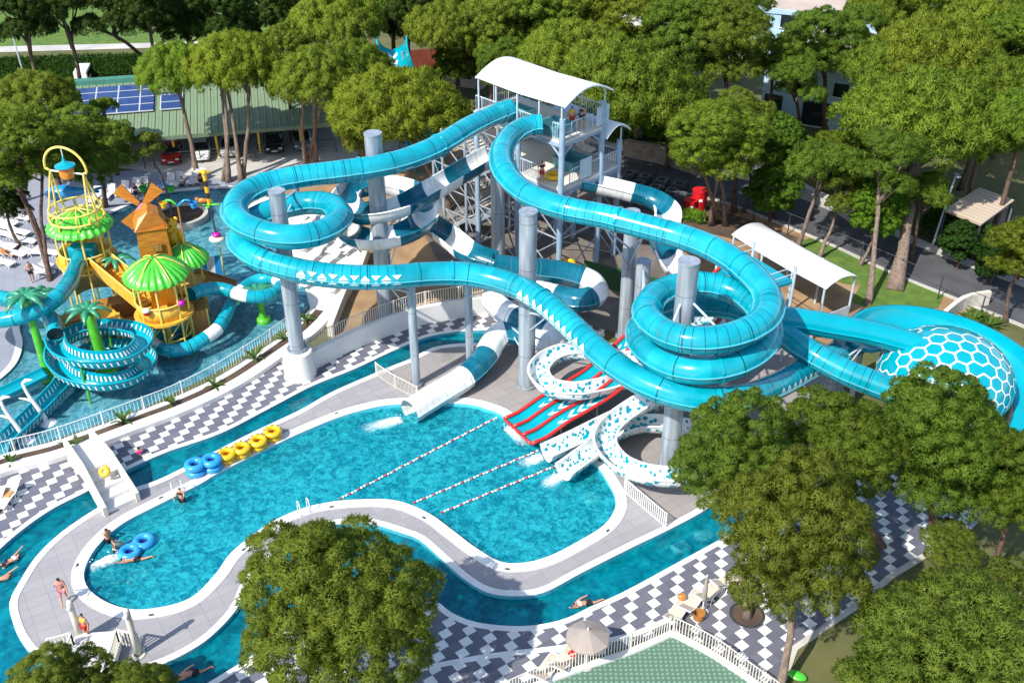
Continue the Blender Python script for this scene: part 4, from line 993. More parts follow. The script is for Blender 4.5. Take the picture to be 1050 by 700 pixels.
        for vv in (v, v+1.5):
            st.bar(W(u0, vv, z0), W(u1, vv, z0+rise), .06, .24); st.bar(W(u0, vv, z0+1.05), W(u1, vv, z0+rise+1.05), .05)
            for i in range(9): u = u0+(u1-u0)*i/8; st.bar(W(u, vv, z0+rise*i/8), W(u, vv, z0+rise*i/8+1.05), .03)
        st.build('handrail', M['steel'], fl)
        ue = u1; slab(min(ue, ue+(1.1 if ue > 11 else -1.1)), max(ue, ue+(1.1 if ue > 11 else -1.1)), -.05, 3.3, z0+rise).build('landing', M['steel'], t)
        if f in (1, 3, 5): pass
    for u in (8.5, 9.7, 12.3, 13.4):
        for v in (-.1, 3.35):
            mb = MB(); mb.cyl(W(u, v, 0), W(u, v, 8.6), .12, n=10); mb.build('column', M['steel'], t)
    for (u0, v0, u1, v1) in ((9.7, -.1, 12.3, -.1), (12.3, -.1, 13.4, -.1), (9.7, 3.35, 12.3, 3.35), (13.4, -.1, 13.4, 3.35), (8.5, -.1, 9.7, -.1)):
        mb = MB()
        for k in range(4):
            z = .2+k*rise; mb.cyl(W(u0, v0, z), W(u1, v1, z+rise), .04, n=6); mb.cyl(W(u0, v0, z+rise-.1), W(u1, v1, z+rise-.1), .05, n=6)
        mb.build('cross_brace', M['steel'], t)
    mb = MB()
    for i in range(18):
        u = 8.3-3.4*(i+.5)/18; z = 7.5+3.5*(i+1)/18; mb.bar(W(u, 4.5, z), W(u, 5.9, z), .22, .05)
    for v in (4.5, 5.9): mb.bar(W(8.3, v, 7.5), W(4.9, v, 11), .06, .22); mb.bar(W(8.3, v, 8.5), W(4.9, v, 12), .05)
    mb.build('stair_flight', M['lsteel'], t)
    slab(3.2, 4.9, 4.32, 5.95, 11).build('landing', M['lsteel'], t)
    return W
TW = tower()

def shelter():
    """white barrel canopy over the racer start"""
    A, B, C_ = G(750, 241, 3.6), G(847, 297, 3.6), G(880, 284, 3.6); u = (B-A); v = (C_-B); n = 12
    t = thing('shade_shelter', 'white barrel shade canopy on posts between the right coil and the lawn', 'shelter', (A.x+u.x/2, A.y+u.y/2, 0))
    mb = MB(); vs = []
    for k in range(5):
        for i in range(n+1): s = i/n; vs.append(A+u*k/4+v*s+Vector((0, 0, .42*math.sin(math.pi*s)**.9-.1*math.sin(math.pi*k/4))))
    mb.add(vs, [(k*(n+1)+i, k*(n+1)+i+1, (k+1)*(n+1)+i+1, (k+1)*(n+1)+i) for k in range(4) for i in range(n)])
    o = mb.build('canopy', M['canvas'], t, smooth=True); sd = o.modifiers.new('wall', 'SOLIDIFY'); sd.thickness = .05
    for k in (0.02, .34, .66, .98):
        for s in (.03, .97):
            p = A+u*k+v*s; mb = MB(); mb.cyl((p.x, p.y, 0), (p.x, p.y, 3.62), .08); mb.build('post', M['lsteel'], t)
    mb = MB(); p = A+u*1.0+v*.1; q = A+u*1.0+v*.9; mb.bar((p.x, p.y, .75), (q.x, q.y, .75), .06, 1.5); mb.build('side_panel', M['lsteel'], t)
    w_ = MB(); p = A-v*.25; q = A+u*1.02-v*.25; w_.bar((p.x, p.y, .55), (q.x, q.y, .55), .2, 1.1); tag(w_.build('garden_wall', M['cream']), 'low cream wall in front of the white shade canopy', 'wall')
    # racer start deck
    L0, L1 = G(738, 276, 6.0), G(773, 298, 6.0); b = (L1-L0).normalized(); d = Vector((-b.y, b.x, 0)); d = d if d.y > 0 else -d
    t2 = thing('start_platform', 'small blue steel start deck at the top of the mat racing slide', 'platform', (L0.x, L0.y, 0))
    mb = MB(); q = [L0-b*.3, L1+b*.3, L1+b*.3+d*3, L0-b*.3+d*3]; mb.add([(p.x, p.y, z) for z in (5.8, 5.98) for p in q], [(3,2,1,0),(4,5,6,7),(0,1,5,4),(1,2,6,5),(2,3,7,6),(3,0,4,7)]); mb.build('deck', M['aqua_plain2'], t2)
    for p in q:
        mb = MB(); mb.cyl((p.x, p.y, 0), (p.x, p.y, 7.0), .1); mb.build('leg', M['lsteel'], t2)
    mb = MB()
    for p, r_ in ((q[1], q[2]), (q[2], q[3]), (q[3], q[0])):
        for zz in (6.5, 7.0): mb.cyl((p.x, p.y, zz), (r_.x, r_.y, zz), .035, n=6)
    mb.build('railing', M['lsteel'], t2)
shelter()

# ---------------------------------------------------------------- splash pool play structure
def leaf_roof(c, r, h, n=26, lip=.5):
    """ribbed leaf umbrella: scalloped, drooping"""
    mb = MB(); k = n*4; vs = []
    prof = [(.03, 1.0), (.2, .96), (.45, .80), (.7, .55), (.9, .25), (1.0, .02), (1.02, -.12)]
    for (rr, zz) in prof:
        for i in range(k):
            a = 2*math.pi*i/k; rib = abs(((i/4.0) % 1)-.5)*2
            sc = 1+.05*(1-rib)*rr; vs.append((c[0]+r*rr*sc*math.cos(a), c[1]+r*rr*sc*math.sin(a), c[2]+h*zz-.16*rib*rr))
    fs = [(j*k+i, j*k+(i+1) % k, (j+1)*k+(i+1) % k, (j+1)*k+i)[::-1] for j in range(len(prof)-1) for i in range(k)]
    mb.add(vs, fs); return mb
def palm(label, base, top, lean=(0, 0), fr=9, fl=1.5, group=None, r=.26, fmat='palmgreen', h=None):
    B = G(*base, -.3)
    if h is None:
        lo, hi = 0, 30
        for _ in range(40):
            m_ = (lo+hi)/2
            if proj((B.x+lean[0], B.y+lean[1], m_))[1] > top: lo = m_
            else: hi = m_
        h = lo
    t = thing('palm_sprayer', label, 'play palm', B, group)
    mb = MB(); mb.lathe([(0, .6), (r*1.9, .5), (r*2.1, .25), (r*1.9, 0), (0, 0)][::-1], B, 18); mb.build('base', M['polegreen'], t, smooth=True)
    top_ = B+Vector((lean[0], lean[1], h)); pts = [B+Vector((lean[0]*(s**1.6), lean[1]*(s**1.6), h*s)) for s in [i/10 for i in range(11)]]
    mb = MB(); mb.tube(pts, [r*(1.1-.25*i/10) for i in range(11)], 16); mb.build('trunk', M['polegreen'], t, smooth=True)
    for k in range(fr):
        a = 2*math.pi*k/fr+.3*rnd.random(); l = fl*rnd.uniform(.85, 1.1); mb = MB(); vs = []; n = 8
        for i in range(n+1):
            s = i/n; x = l*s; z = .45*math.sin(s*2.0)*l*.8-.75*s*s*l*.7; w_ = .27*math.sin(math.pi*min(1, s*.88+.1))**.8*l*.55
            for q in (-1, 0, 1):
                vs.append(top_+Vector((math.cos(a)*x-math.sin(a)*w_*q, math.sin(a)*x+math.cos(a)*w_*q, z-abs(q)*w_*.45)))
        mb.add(vs, [(3*i+q, 3*i+q+1, 3*i+4+q, 3*i+3+q) for i in range(n) for q in range(2)])
        f = mb.build('frond', M[fmat], t, smooth=True); sd = f.modifiers.new('wall', 'SOLIDIFY'); sd.thickness = .05
    return t
def kids():
    b1 = G(103, 319, 0); b2 = G(175, 352, 0)
    P1 = lambda x, y, z: Vector((b1.x+x*.86, b1.y+y*.86, z*.9 if z < 8.2 else 7.38+(z-8.2)*.82)); P2 = lambda x, y, z: Vector((b2.x+x*.87, b2.y+y*.87, z))
    t = thing('play_structure', 'yellow climbing structure with green leaf roofs standing in the splash pool', 'play structure', b1)
    # front tower: round gold deck
    def deck(Pf, z, r, name='deck'):
        mb = MB(); mb.lathe([(0, z), (r, z), (r, z-.16), (0, z-.16)][::-1], Pf(0, 0, 0), 28); return mb.build(name, M['gold'], t)
    def posts(Pf, r, z0, z1, n, ph=0, mat='paleyellow', rad=.07):
        for k in range(n):
            a = 2*math.pi*k/n+ph; mb = MB(); mb.cyl(Pf(r*math.cos(a), r*math.sin(a), z0), Pf(r*math.cos(a), r*math.sin(a), z1), rad, n=8); mb.build('post', M[mat], t, smooth='auto')
    def ring(Pf, r, z, rad=.06, mat='paleyellow', name='hoop', a0=0, a1=360):
        n = 30; full = a1-a0 >= 359; pts = [Pf(r*math.cos(R(a0+(a1-a0)*i/n)), r*math.sin(R(a0+(a1-a0)*i/n)), z) for i in range(n+(0 if full else 1))]
        mb = MB(); mb.tube(pts, rad, 8, closed=full); return mb.build(name, M[mat], t, smooth=True)
    def drum(Pf, r, z0, z1, a0, a1, mat, name='curved_panel'):
        mb = MB(); n = 20; vs = []
        for i in range(n+1):
            a = R(a0+(a1-a0)*i/n); vs += [Pf(r*math.cos(a), r*math.sin(a), z0), Pf(r*math.cos(a), r*math.sin(a), z1)]
        mb.add(vs, [(2*i, 2*i+2, 2*i+3, 2*i+1) for i in range(n)]); o = mb.build(name, M[mat], t, smooth=True); sd = o.modifiers.new('wall', 'SOLIDIFY'); sd.thickness = .07; return o
    deck(P2, 2.5, 1.9); posts(P2, 1.85, -.3, 5.5, 8, .2); ring(P2, 1.9, 2.35); ring(P2, 1.88, 3.55); ring(P2, 1.75, .95)
    drum(P2, 1.84, 2.45, 3.45, 200, 330, 'gold'); drum(P2, 1.0, 2.55, 5.2, 20, 160, 'gold', 'inner_drum')
    mb = MB(); mb.cyl(P2(0, 0, -.45), P2(0, 0, 2.4), .22, n=14); mb.build('centre_pole', M['paleyellow'], t, smooth='auto')
    br = MB()
    for k in range(8):
        a = 2*math.pi*k/8+.2; br.cyl(P2(1.85*math.cos(a), 1.85*math.sin(a), .9), P2(1.85*math.cos(a+.785), 1.85*math.sin(a+.785), 2.3), .04, n=6); br.cyl(P2(0, 0, 1.2), P2(1.85*math.cos(a), 1.85*math.sin(a), 2.3), .045, n=6)
    br.build('diagonals', M['paleyellow'], t)
    rf = leaf_roof(P2(-.1, .2, 5.3), 1.98, 1.05).build('leaf_roof', M['leafgreen'], t, smooth=True)
    yr = MB()
    for k in range(6):
        a = 2*math.pi*k/6+.25; yr.tube([P2(-.1+s*2.3*math.cos(a), .2+s*2.3*math.sin(a), 5.33+1.1*(1-s**2)-.02) for s in (.12, .35, .6, .85, 1.02)], .05, 6)
    yr.build('roof_ribs', M['paleyellow'], rf, smooth=True)
    # rear right small roof
    Pr = lambda x, y, z: P2(.6+x, 4.6+y, z*1.08); posts(Pr, 1.2, -.3, 4.3, 5, .4); deck(Pr, 2.4, 1.4)
    rf = leaf_roof(Pr(0, 0, 4.0), 1.6, 1.0).build('leaf_roof', M['leafgreen'], t, smooth=True)
    yr = MB(); 
    for k in range(5):
        a = 2*math.pi*k/5; yr.tube([Pr(s*1.8*math.cos(a), s*1.8*math.sin(a), 4.03+1.0*(1-s**2)) for s in (.1, .4, .7, 1.02)], .045, 6)
    yr.build('roof_ribs', M['paleyellow'], rf, smooth=True)
    # rear tower with the tipping bucket
    deck(P1, 4.35, 2.0); posts(P1, 1.95, -.3, 8.0, 8, .35); ring(P1, 2.0, 4.2); ring(P1, 1.95, 5.5); ring(P1, 2.0, 8.15, .08); ring(P1, 1.95, 8.95, .07)
    drum(P1, 1.92, 4.3, 5.5, 20, 235, 'gold'); drum(P1, 1.92, 4.3, 5.5, 310, 380, 'gold'); drum(P1, 1.85, 1.2, 3.4, 30, 170, 'brown')
    sp = MB()
    for k in range(8):
        a = 2*math.pi*k/8+.35; sp.cyl(P1(0, 0, 8.9), P1(2.0*math.cos(a), 2.0*math.sin(a), 8.15), .05, n=6); sp.cyl(P1(1.97*math.cos(a), 1.97*math.sin(a), 8.15), P1(1.97*math.cos(a), 1.97*math.sin(a), 8.95), .05, n=6)
    sp.build('roof_spokes', M['paleyellow'], t, smooth=True)
    leaf_roof(P1(0, .1, 7.5), 2.05, .85).build('leaf_roof', M['leafgreen'], t, smooth=True)
    ux, uy = .97, -.25   # arch plane
    top = [P1(ux*1.42, uy*1.42, 12.0), P1(-ux*1.42, -uy*1.42, 12.0)]
    for e, s in ((top[0], 1), (top[1], -1)):
        ar = MB()
        for q in (-.9, 0, .9): ar.cyl(P1(s*ux*1.8+q*.3, s*uy*1.8+q*1.1, 8.15), e, .065, n=8)
        ar.build('bucket_pylon', M['paleyellow'], t, smooth='auto')
    ar = MB(); ar.tube([P1(-ux*1.42, -uy*1.42, 12.0), P1(-ux*1.75, -uy*1.75, 12.15)]+[P1(ux*1.78*math.cos(R(185-190*i/22)), uy*1.78*math.cos(R(185-190*i/22)), 12.35+1.75*math.sin(R(185-190*i/22))) for i in range(23)]+[P1(ux*1.75, uy*1.75, 12.15), P1(ux*1.42, uy*1.42, 12.0)], .085, 10); ar.build('bucket_arch', M['paleyellow'], t, smooth=True)
    mb = MB(); mb.cyl(top[0], top[1]+Vector((0, 0, 0)), .06); mb.cyl(P1(0, 0, 13.0), P1(0, 0, 14.05), .035, n=6); mb.build('axle', M['wsteel'], t)
    bk = MB(); c = P1(0, 0, 11.55); bk.lathe([(.0, 0), (.40, 0), (.46, .22), (.50, .75), (.49, .8)], c, 20); bo = bk.build('tipping_bucket', M['buckets'], t, smooth='auto')
    bk = MB(); bk.lathe([(.66, .80), (.64, .88), (.4, .98), (.12, 1.15), (.05, 1.5)], c, 20); bk.build('bucket_lid', M['aqua_plain2'], bo, smooth='auto')
    # bridge from rear tower down to front tower with gold side panels
    s0, s1 = P1(1.3, -1.0, 4.4), P2(-1.5, .7, 2.6); d = (s1-s0); n_ = Vector((-d.y, d.x, 0)).normalized()
    mb = MB()
    for i in range(14):
        c = s0+d*(i+.5)/14; mb.bar(c-n_*.65, c+n_*.65, .34, .08)
    mb.build('bridge_steps', M['gold'], t)
    for sg in (-1, 1):
        mb = MB(); mb.bar(s0+n_*.7*sg+Vector((0,0,.5)), s1+n_*.7*sg+Vector((0,0,.5)), .07, .95); mb.build('side_panel', M['gold'], t)
        mb = MB(); mb.cyl(s0+n_*.72*sg+Vector((0,0,1.05)), s1+n_*.72*sg+Vector((0,0,1.05)), .055, n=8); mb.build('handrail', M['paleyellow'], t)
    # boxes and ramps below
    for (x, y, z, w_, d_, h_, rz, m_) in ((104, 330, 2.1, 2.0, 1.4, 1.1, .7, 'gold'), (78, 334, 1.5, 1.6, 1.3, 1.5, .6, 'brown'), (120, 322, 1.0, 2.6, 1.2, 2.2, .5, 'brown'), (205, 330, .8, 1.2, 1.6, 2.6, .3, 'brown'), (196, 318, .8, 1.6, 1.2, 2.6, .9, 'brown'), (140, 336, .6, 2.2, 1.0, 1.4, .6, 'brown')):
        c = G(x, y, z); mb = MB(); mb.box(c, (w_, d_, h_), rz); o = mb.build('planked_box', M[m_], t, bevel=.05)
        fr = MB()
        for sx in (-1, 1):
            for sy in (-1, 1):
                p = Matrix.Rotation(rz, 3, 'Z') @ Vector((sx*w_/2, sy*d_/2, 0)); fr.cyl((c.x+p.x, c.y+p.y, -.3), (c.x+p.x, c.y+p.y, c.z+h_/2+.1), .055, n=8)
        fr.build('box_frame', M['paleyellow'], o)
    # brown stair ramp at the right
    a, b = G(206, 287, 2.2), G(247, 300, .1); d = b-a; n_ = Vector((-d.y, d.x, 0)).normalized(); mb = MB()
    for i in range(12):
        c = a+d*(i+.5)/12; mb.bar(c-n_*.7, c+n_*.7, .32, .1)
    for sg in (-1, 1): mb.bar(a+n_*.75*sg+Vector((0,0,.35)), b+n_*.75*sg+Vector((0,0,.35)), .08, .7)
    mb.build('stair_ramp', M['brown'], t)
    # blue and white bucket and magenta ball on the rails
    c = P2(-.55, -1.98, 3.25); mb = MB(); mb.lathe([(0, 0), (.16, 0), (.24, .28)], c, 14); o = mb.build('hanging_bucket', M['red'], t); mb = MB(); mb.ell((c.x, c.y, c.z+.33), (.27, .27, .16)); mb.build('bucket_top', M['wplastic'], o, smooth=True)
    mb = MB(); mb.ell(P2(1.75, -.9, 3.6), (.26, .26, .22)); mb.build('magenta_ball', M['pink'], t, smooth=True)
    mb = MB(); mb.ell(P2(-2.0, .2, 3.7), (.2, .2, .16)); mb.build('green_ball', M['leafgreen'], t, smooth=True)
    # windmill house
    h0 = G(160, 260, 5.0); w2 = 1.02
    t2 = thing('windmill_house', 'orange windmill playhouse with three blades above the green leaf roofs', 'playhouse', (h0.x, h0.y, 0))
    H = lambda x, y, z: Vector((h0.x+x*math.cos(.35)-y*math.sin(.35), h0.y+x*math.sin(.35)+y*math.cos(.35), z))
    mb = MB()
    for sx in (-1, 1):
        for sy in (-1, 1): mb.cyl(H(sx*.85, sy*.85, -.3), H(sx*.85, sy*.85, 5.1), .09, n=8)
    mb.build('stilts', M['paleyellow'], t2)
    mb = MB(); mb.add([H(-w2, -w2, 5), H(w2, -w2, 5), H(w2, w2, 5), H(-w2, w2, 5), H(-w2*.9, -w2*.9, 7.3), H(w2*.9, -w2*.9, 7.3), H(w2*.9, w2*.9, 7.3), H(-w2*.9, w2*.9, 7.3)], [(3,2,1,0),(0,1,5,4),(1,2,6,5),(2,3,7,6),(3,0,4,7)]); hs = mb.build('walls', M['orange'], t2)
    mb = MB(); e = 1.04; mb.add([H(-e, -e*.5, 7.25), H(-e*.62, -e*.5, 7.95), H(0, -e*.5, 8.3), H(e*.62, -e*.5, 7.95), H(e, -e*.5, 7.25), H(-e, e, 7.25), H(-e*.62, e, 7.95), H(0, e, 8.3), H(e*.62, e, 7.95), H(e, e, 7.25), H(-e, -e, 7.2), H(e, -e, 7.2)], [(0,1,6,5),(1,2,7,6),(2,3,8,7),(3,4,9,8),(0,10,11,4,3,2,1),(5,6,7,8,9)]); mb.build('gambrel_roof', M['orange'], t2)
    mb = MB(); mb.bar(H(-.15, -1.12, 6.0), H(.45, -1.12, 6.0), .08, .6); wd = mb.build('window', M['brown'], t2)
    hub = H(-.3, 1.35, 7.9)
    for k in range(4):
        a = R(48+90*k); dx = Vector((math.cos(a), 0, math.sin(a))); mb = MB(); p = hub+dx*.25; q = hub+dx*1.9; sd = Vector((-math.sin(a), 0, math.cos(a)))
        mb.add([p+sd*.16, p-sd*.16, q-sd*.46, q+sd*.46]+[v+Vector((0, .09, 0)) for v in (p+sd*.16, p-sd*.16, q-sd*.46, q+sd*.46)], [(0,1,2,3),(7,6,5,4),(0,4,5,1),(1,5,6,2),(2,6,7,3),(3,7,4,0)]); mb.build('blade', M['orange'], t2)
    mb = MB(); mb.cyl(hub+Vector((0, -.6, 0)), hub+Vector((0, .2, 0)), .2, n=12); mb.build('hub', M['pinkvinyl'], t2)
M['buckets'] = pm('painted bucket orange red', (.55, .13, .03), (.75, .30, .05), 3, .4)
kids()
palm('tall green palm sprayer in front of the left tube slide', (51, 391), 300, (-.2, .3))
palm('thick green palm sprayer rising inside the slotted spiral slide', (110, 386), 314, (-.4, .4), r=.36, fr=8)
palm('green palm sprayer standing clear at the right end of the splash pool', (271, 332), 296, (-.15, .1), r=.24, fr=10, fl=1.55)
palm('green palm sprayer half hidden behind the taller palm at the left tube slide', (62, 372), 299, (-.5, .3), r=.22)
palm('small palm sprayer with dark fronds between the rear tower and the windmill house', (136, 330), 262, (-.3, .3), r=.14, fl=1.2)
# kids tube slides
KT = .52
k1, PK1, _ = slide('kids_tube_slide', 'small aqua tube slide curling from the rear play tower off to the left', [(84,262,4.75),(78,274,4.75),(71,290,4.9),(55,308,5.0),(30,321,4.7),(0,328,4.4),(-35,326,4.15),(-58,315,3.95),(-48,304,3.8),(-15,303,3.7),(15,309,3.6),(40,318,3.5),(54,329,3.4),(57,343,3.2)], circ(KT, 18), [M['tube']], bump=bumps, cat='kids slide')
mb = MB(); q_ = [PK1.P[-1]-PK1.T[-1]*.12+(PK1.S[-1]*math.cos(2*math.pi*j/20)+PK1.N[-1]*math.sin(2*math.pi*j/20))*KT*.97 for j in range(20)]; mb.add(q_, [tuple(range(20))]); mb.build('mouth', M['black'], k1)  # black disc stands in for the dark inside of the tube
mb = MB(); c = PK1.P[0]; mb.box((c[0], c[1]+.35, c[2]+.05), (1.75, 1.0, 1.15)); mb.build('entry_box', M['aqua_plain'], k1, bevel=.15)
HPT = [(57,348,2.95),(62,361,2.9),(80,369,2.83),(106,371,2.75),(133,366,2.68),(148,353,2.6),(142,342,2.52),(115,337,2.45),(85,340,2.3),(63,352,2.1),(57,369,1.85),(66,383,1.65),(84,391,1.5),(108,394,1.38),(136,388,1.25),(152,374,1.1),(146,362,.98),(118,357,.86),(90,363,.74),(72,378,.62),(66,394,.5),(52,410,.42),(28,434,.32),(2,458,.22)]
k2, PK2, _ = slide('spiral_flume', 'open spiral flume with white slotted walls wound round the thick green palm', HPT, flume_prof(1.1, .8, .08), [M['aqua_plain']], None, .05, None, 'flume', 'kids slide', False)
sl_ = MB(); u = .5
while u < PK2.L-.3:
    p, T, S, N = PK2.at(u)
    for sg in (-1, 1):
        for inner in (-.05, .05):
            q = [p+S*sg*(.47+inner)+N*.28-T*.04, p+S*sg*(.47+inner)+N*.28+T*.04, p+S*sg*(.44+inner)+N*.16+T*.10, p+S*sg*(.44+inner)+N*.16+T*.02]
            q = [p+S*sg*(.54+inner*1.0)+N*.24-T*.045, p+S*sg*(.54+inner*1.0)+N*.24+T*.045, p+S*sg*(.45+inner*1.6)-N*.06+T*.15, p+S*sg*(.45+inner*1.6)-N*.06+T*.04]
            sl_.add(q, [(0, 1, 2, 3), (3, 2, 1, 0)][:1])
    u += .33
sl_.build('white_slots', M['decal'], k2)  # short white slot marks laid on the flume walls, merged in one mesh
for f in (.08, .3, .5, .72):
    p = PK2.at(PK2.L*f)[0]; mb = MB(); mb.cyl((p[0], p[1], -.4), (p[0], p[1], p[2]), .07); mb.build('leg', M['polegreen'], k2)
slide('kids_tube_slide', 'small blue tube slide with white bands looping right of the front play tower', [(196,302,3.1),(208,297,3.05),(227,296,2.95),(250,303,2.75),(268,304,2.6),(282,300,2.45),(288,292,2.35),(280,286,2.2),(262,288,2.0),(246,299,1.8),(238,310,1.65),(233,321,1.5),(223,337,1.25),(208,348,1.05),(191,357,.9),(171,359,.8),(157,351,.7),(165,341,.6),(185,334,.5),(206,328,.4)], circ(.45, 16), [M['tube'], M['white_fg']], lambda u: 1 if (u % 4.2) > 3.1 else 0, 0, bumps, cat='kids slide')
P5 = [(12,416,.55),(30,398,.6),(60,383,.7)]
slide('kids_flume', 'short aqua flume with a round splash bowl at the left edge of the splash pool', [(-20,415,.25),(5,404,.4),(30,392,.6),(48,383,.8)], flume_prof(1.0, .5, .08), [M['aqua_plain']], None, .05, None, 'flume', 'kids slide', False)
# small white and blue lanes behind
t = thing('kids_lane_slide', 'pale blue three lane slide behind the small leaf roof', 'kids slide', G(222, 284, 0))
a0, a1, b0, b1_ = G(203, 264, 2.2), G(228, 262, 2.2), G(206, 290, .1), G(230, 287, .1)
for k in range(3):
    mb = MB(); p = [a0+(a1-a0)*k/3, a0+(a1-a0)*(k+.94)/3, b0+(b1_-b0)*(k+.94)/3, b0+(b1_-b0)*k/3]; mb.add([tuple(v) for v in p]+[(v.x, v.y, v.z-.25) for v in p], [(0,1,2,3)[::-1],(4,5,6,7),(0,1,5,4),(1,2,6,5),(2,3,7,6),(3,0,4,7)]); mb.build('lane', M['blueplastic'] if k != 1 else M['wplastic'], t)
for q in ((.05, 0), (.95, 0)):
    c = a0+(a1-a0)*q[0]; mb = MB(); mb.cyl((c.x, c.y, -.3), (c.x, c.y, 3.0), .06); mb.build('post', M['paleyellow'], t)

# spray figures
def bird_totem():
    B = G(223, 247, -.3); t = thing('totem_sprayer', 'yellow and black spray totem with a bird perched above the pool', 'spray figure', B)
    mb = MB(); mb.cyl(B, B+Vector((-.15, 0, 3.2)), .07); mb.build('pole', M['darkmetal'], t)
    mb = MB(); mb.lathe([(0, .35), (.35, .3), (.62, .18), (.65, .05), (0, 0)][::-1], B+Vector((0, 0, .1)), 18); mb.build('base', M['cream'], t, smooth=True)
    mb = MB(); mb.ell(B+Vector((0, 0, .55)), (.35, .35, .22)); mb.build('magenta_cap', M['pink'], t, smooth=True)
    c = B+Vector((-.15, 0, 3.2))
    for k in range(4):
        a = 1.57*k; mb = MB(); mb.ell(c+Vector((.4*math.cos(a), .4*math.sin(a), 0)), (.42, .17, .06), rz=a); mb.build('leaf', M['leafgreen'], t, smooth=True)
    z = 0
    for k in range(5):
        mb = MB(); mb.cyl(c+Vector((0, 0, z)), c+Vector((0, 0, z+.5)), .17 if k % 2 == 0 else .15, n=14); mb.build('band', M['yplastic'] if k % 2 == 0 else M['black'], t, smooth='auto'); z += .5
    mb = MB(); mb.ell(c+Vector((0, 0, z+.15)), (.24, .24, .26)); mb.cyl(c+Vector((-.5, 0, z+.2)), c+Vector((.5, 0, z+.2)), .08); mb.build('head', M['yplastic'], t, smooth=True)
    mb = MB(); mb.ell(c+Vector((-.5, -.1, .35)), (.42, .2, .2)); mb.ell(c+Vector((-.85, -.15, .5)), (.16, .14, .14)); mb.cyl(c+Vector((-.2, -.1, .3)), c+Vector((.25, 0, .3)), .12, .03); mb.build('bird', M['buckets'], t, smooth=True)
bird_totem()
def bear():
    B = G(179, 254, 4.6); t = thing('animal_sprayer', 'yellow orange seated animal figure beside the windmill house', 'spray figure', (B.x, B.y, 0))
    mb = MB(); mb.cyl((B.x, B.y, -.3), B, .1); mb.build('pole', M['brown'], t)
    mb = MB(); mb.ell(B+Vector((0, 0, .75)), (.72, .66, .85)); mb.ell(B+Vector((0, -.1, 1.75)), (.55, .5, .5)); mb.ell(B+Vector((0, -.55, 1.62)), (.28, .25, .2))
    for s in (-1, 1):
        mb.ell(B+Vector((s*.42, 0, 2.18)), (.17, .1, .17)); mb.ell(B+Vector((s*.62, -.25, .95)), (.2, .2, .5)); mb.ell(B+Vector((s*.45, -.55, .15)), (.26, .42, .22))
    mb.build('body', M['yplastic'], t, smooth=True)
    mb = MB(); mb.lathe([(0, 0), (.8, .05), (.85, .25), (.7, .32), (0, .3)], B+Vector((0, 0, -.2)), 20); mb.build('seat', M['buckets'], t, smooth=True)
    mb = MB()
    for s in (-1, 1): mb.ell(B+Vector((s*.2, -.52, 1.9)), (.06, .05, .07), 8, 6)
    mb.build('eyes', M['black'], t, smooth=True)
bear()
def arc_sprayer(label, base, c1, c2, h, lean):
    B = G(*base, -.3); t = thing('arc_sprayer', label, 'spray figure', B)
    mb = MB(); mb.cyl(B, B+Vector((0, 0, h)), .08); mb.build('pole', M['brown'], t)
    for sg, m_ in ((-1, c1), (1, c2)):
        mb = MB(); mb.tube([B+Vector((sg*s*1.1, lean*s, h+.5*math.sin(s*2.6))) for s in (0, .25, .5, .75, 1)], .09, 8); mb.build('arm', M['leafgreen'] if sg < 0 else M['blueplastic'], t, smooth=True)
        mb = MB(); mb.lathe([(.0, 0), (.2, .05), (.32, .5), (.3, .52)], B+Vector((sg*1.15, lean, h-.25)), 14); mb.build('bucket', M[m_], t, smooth='auto')
arc_sprayer('arched sprayer with a yellow and a blue bucket behind the windmill house', (190, 252), 'yplastic', 'blueplastic', 3.4, .2)
arc_sprayer('bright green flower sprayer in front of the row of upright loungers', (166, 222), 'leafgreen', 'leafgreen', 2.4, .1)
def whale():
    B = G(82, 232, 0); t = thing('fish_sprayer', 'sky blue fish shaped figure on a post behind the rear play tower', 'spray figure', B)
    mb = MB(); mb.cyl(B, B+Vector((0, 0, 2.9)), .09); mb.build('pole', M['wsteel'], t)
    c = B+Vector((-.3, 0, 3.0)); prof = [(-1.9, .02), (-1.6, .42), (-.9, .68), (-.1, .62), (.7, .36), (1.5, .16), (2.1, .12)]
    mb = MB(); mb.tube([c+Vector((x, 0, .15*math.sin(x))) for x, r in prof], [r for x, r in prof], 14); e = c+Vector((2.1, 0, .1)); mb.ell(e+Vector((.25, .25, .1)), (.42, .22, .08), rz=.7); mb.ell(e+Vector((.25, -.25, .1)), (.42, .22, .08), rz=-.7)
    mb.build('body', M['blueplastic'], t, smooth=True)
whale()
def white_spout(label, base):
    B = G(*base, -.3); t = thing('spout_figure', label, 'spray figure', B, 'white curved spray spouts')
    mb = MB(); mb.lathe([(0, 0), (.5, 0), (.5, .2), (.3, .32), (.16, .45)], B, 16); mb.build('base', M['wplastic'], t, smooth='auto')
    mb = MB(); pts = [B+Vector((-.55*math.sin(s*2.2)*s-.5*s, .25*s, 2.9*s)) for s in [i/9 for i in range(10)]]; mb.tube(pts, [.17-.08*i/9 for i in range(10)], 10)
    mb.build('neck', M['wplastic'], t, smooth=True); mb = MB(); p = pts[-1]; mb.tube([p, p+Vector((.25, 0, .22)), p+Vector((.65, 0, .25))], [.1, .12, .05], 8); mb.build('spout', M['wplastic'], t, smooth=True)
    p = pts[5]; mb = MB(); mb.tube([p, p+Vector((-.45, 0, .25)), p+Vector((-.8, 0, .3))], [.09, .07, .04], 8); mb.build('arm', M['wplastic'], t, smooth=True)
white_spout('white curved water spout standing nearest the front railing of the splash pool', (28, 454)); white_spout('white curved water spout beside the run-out of the slotted flume', (50, 436))
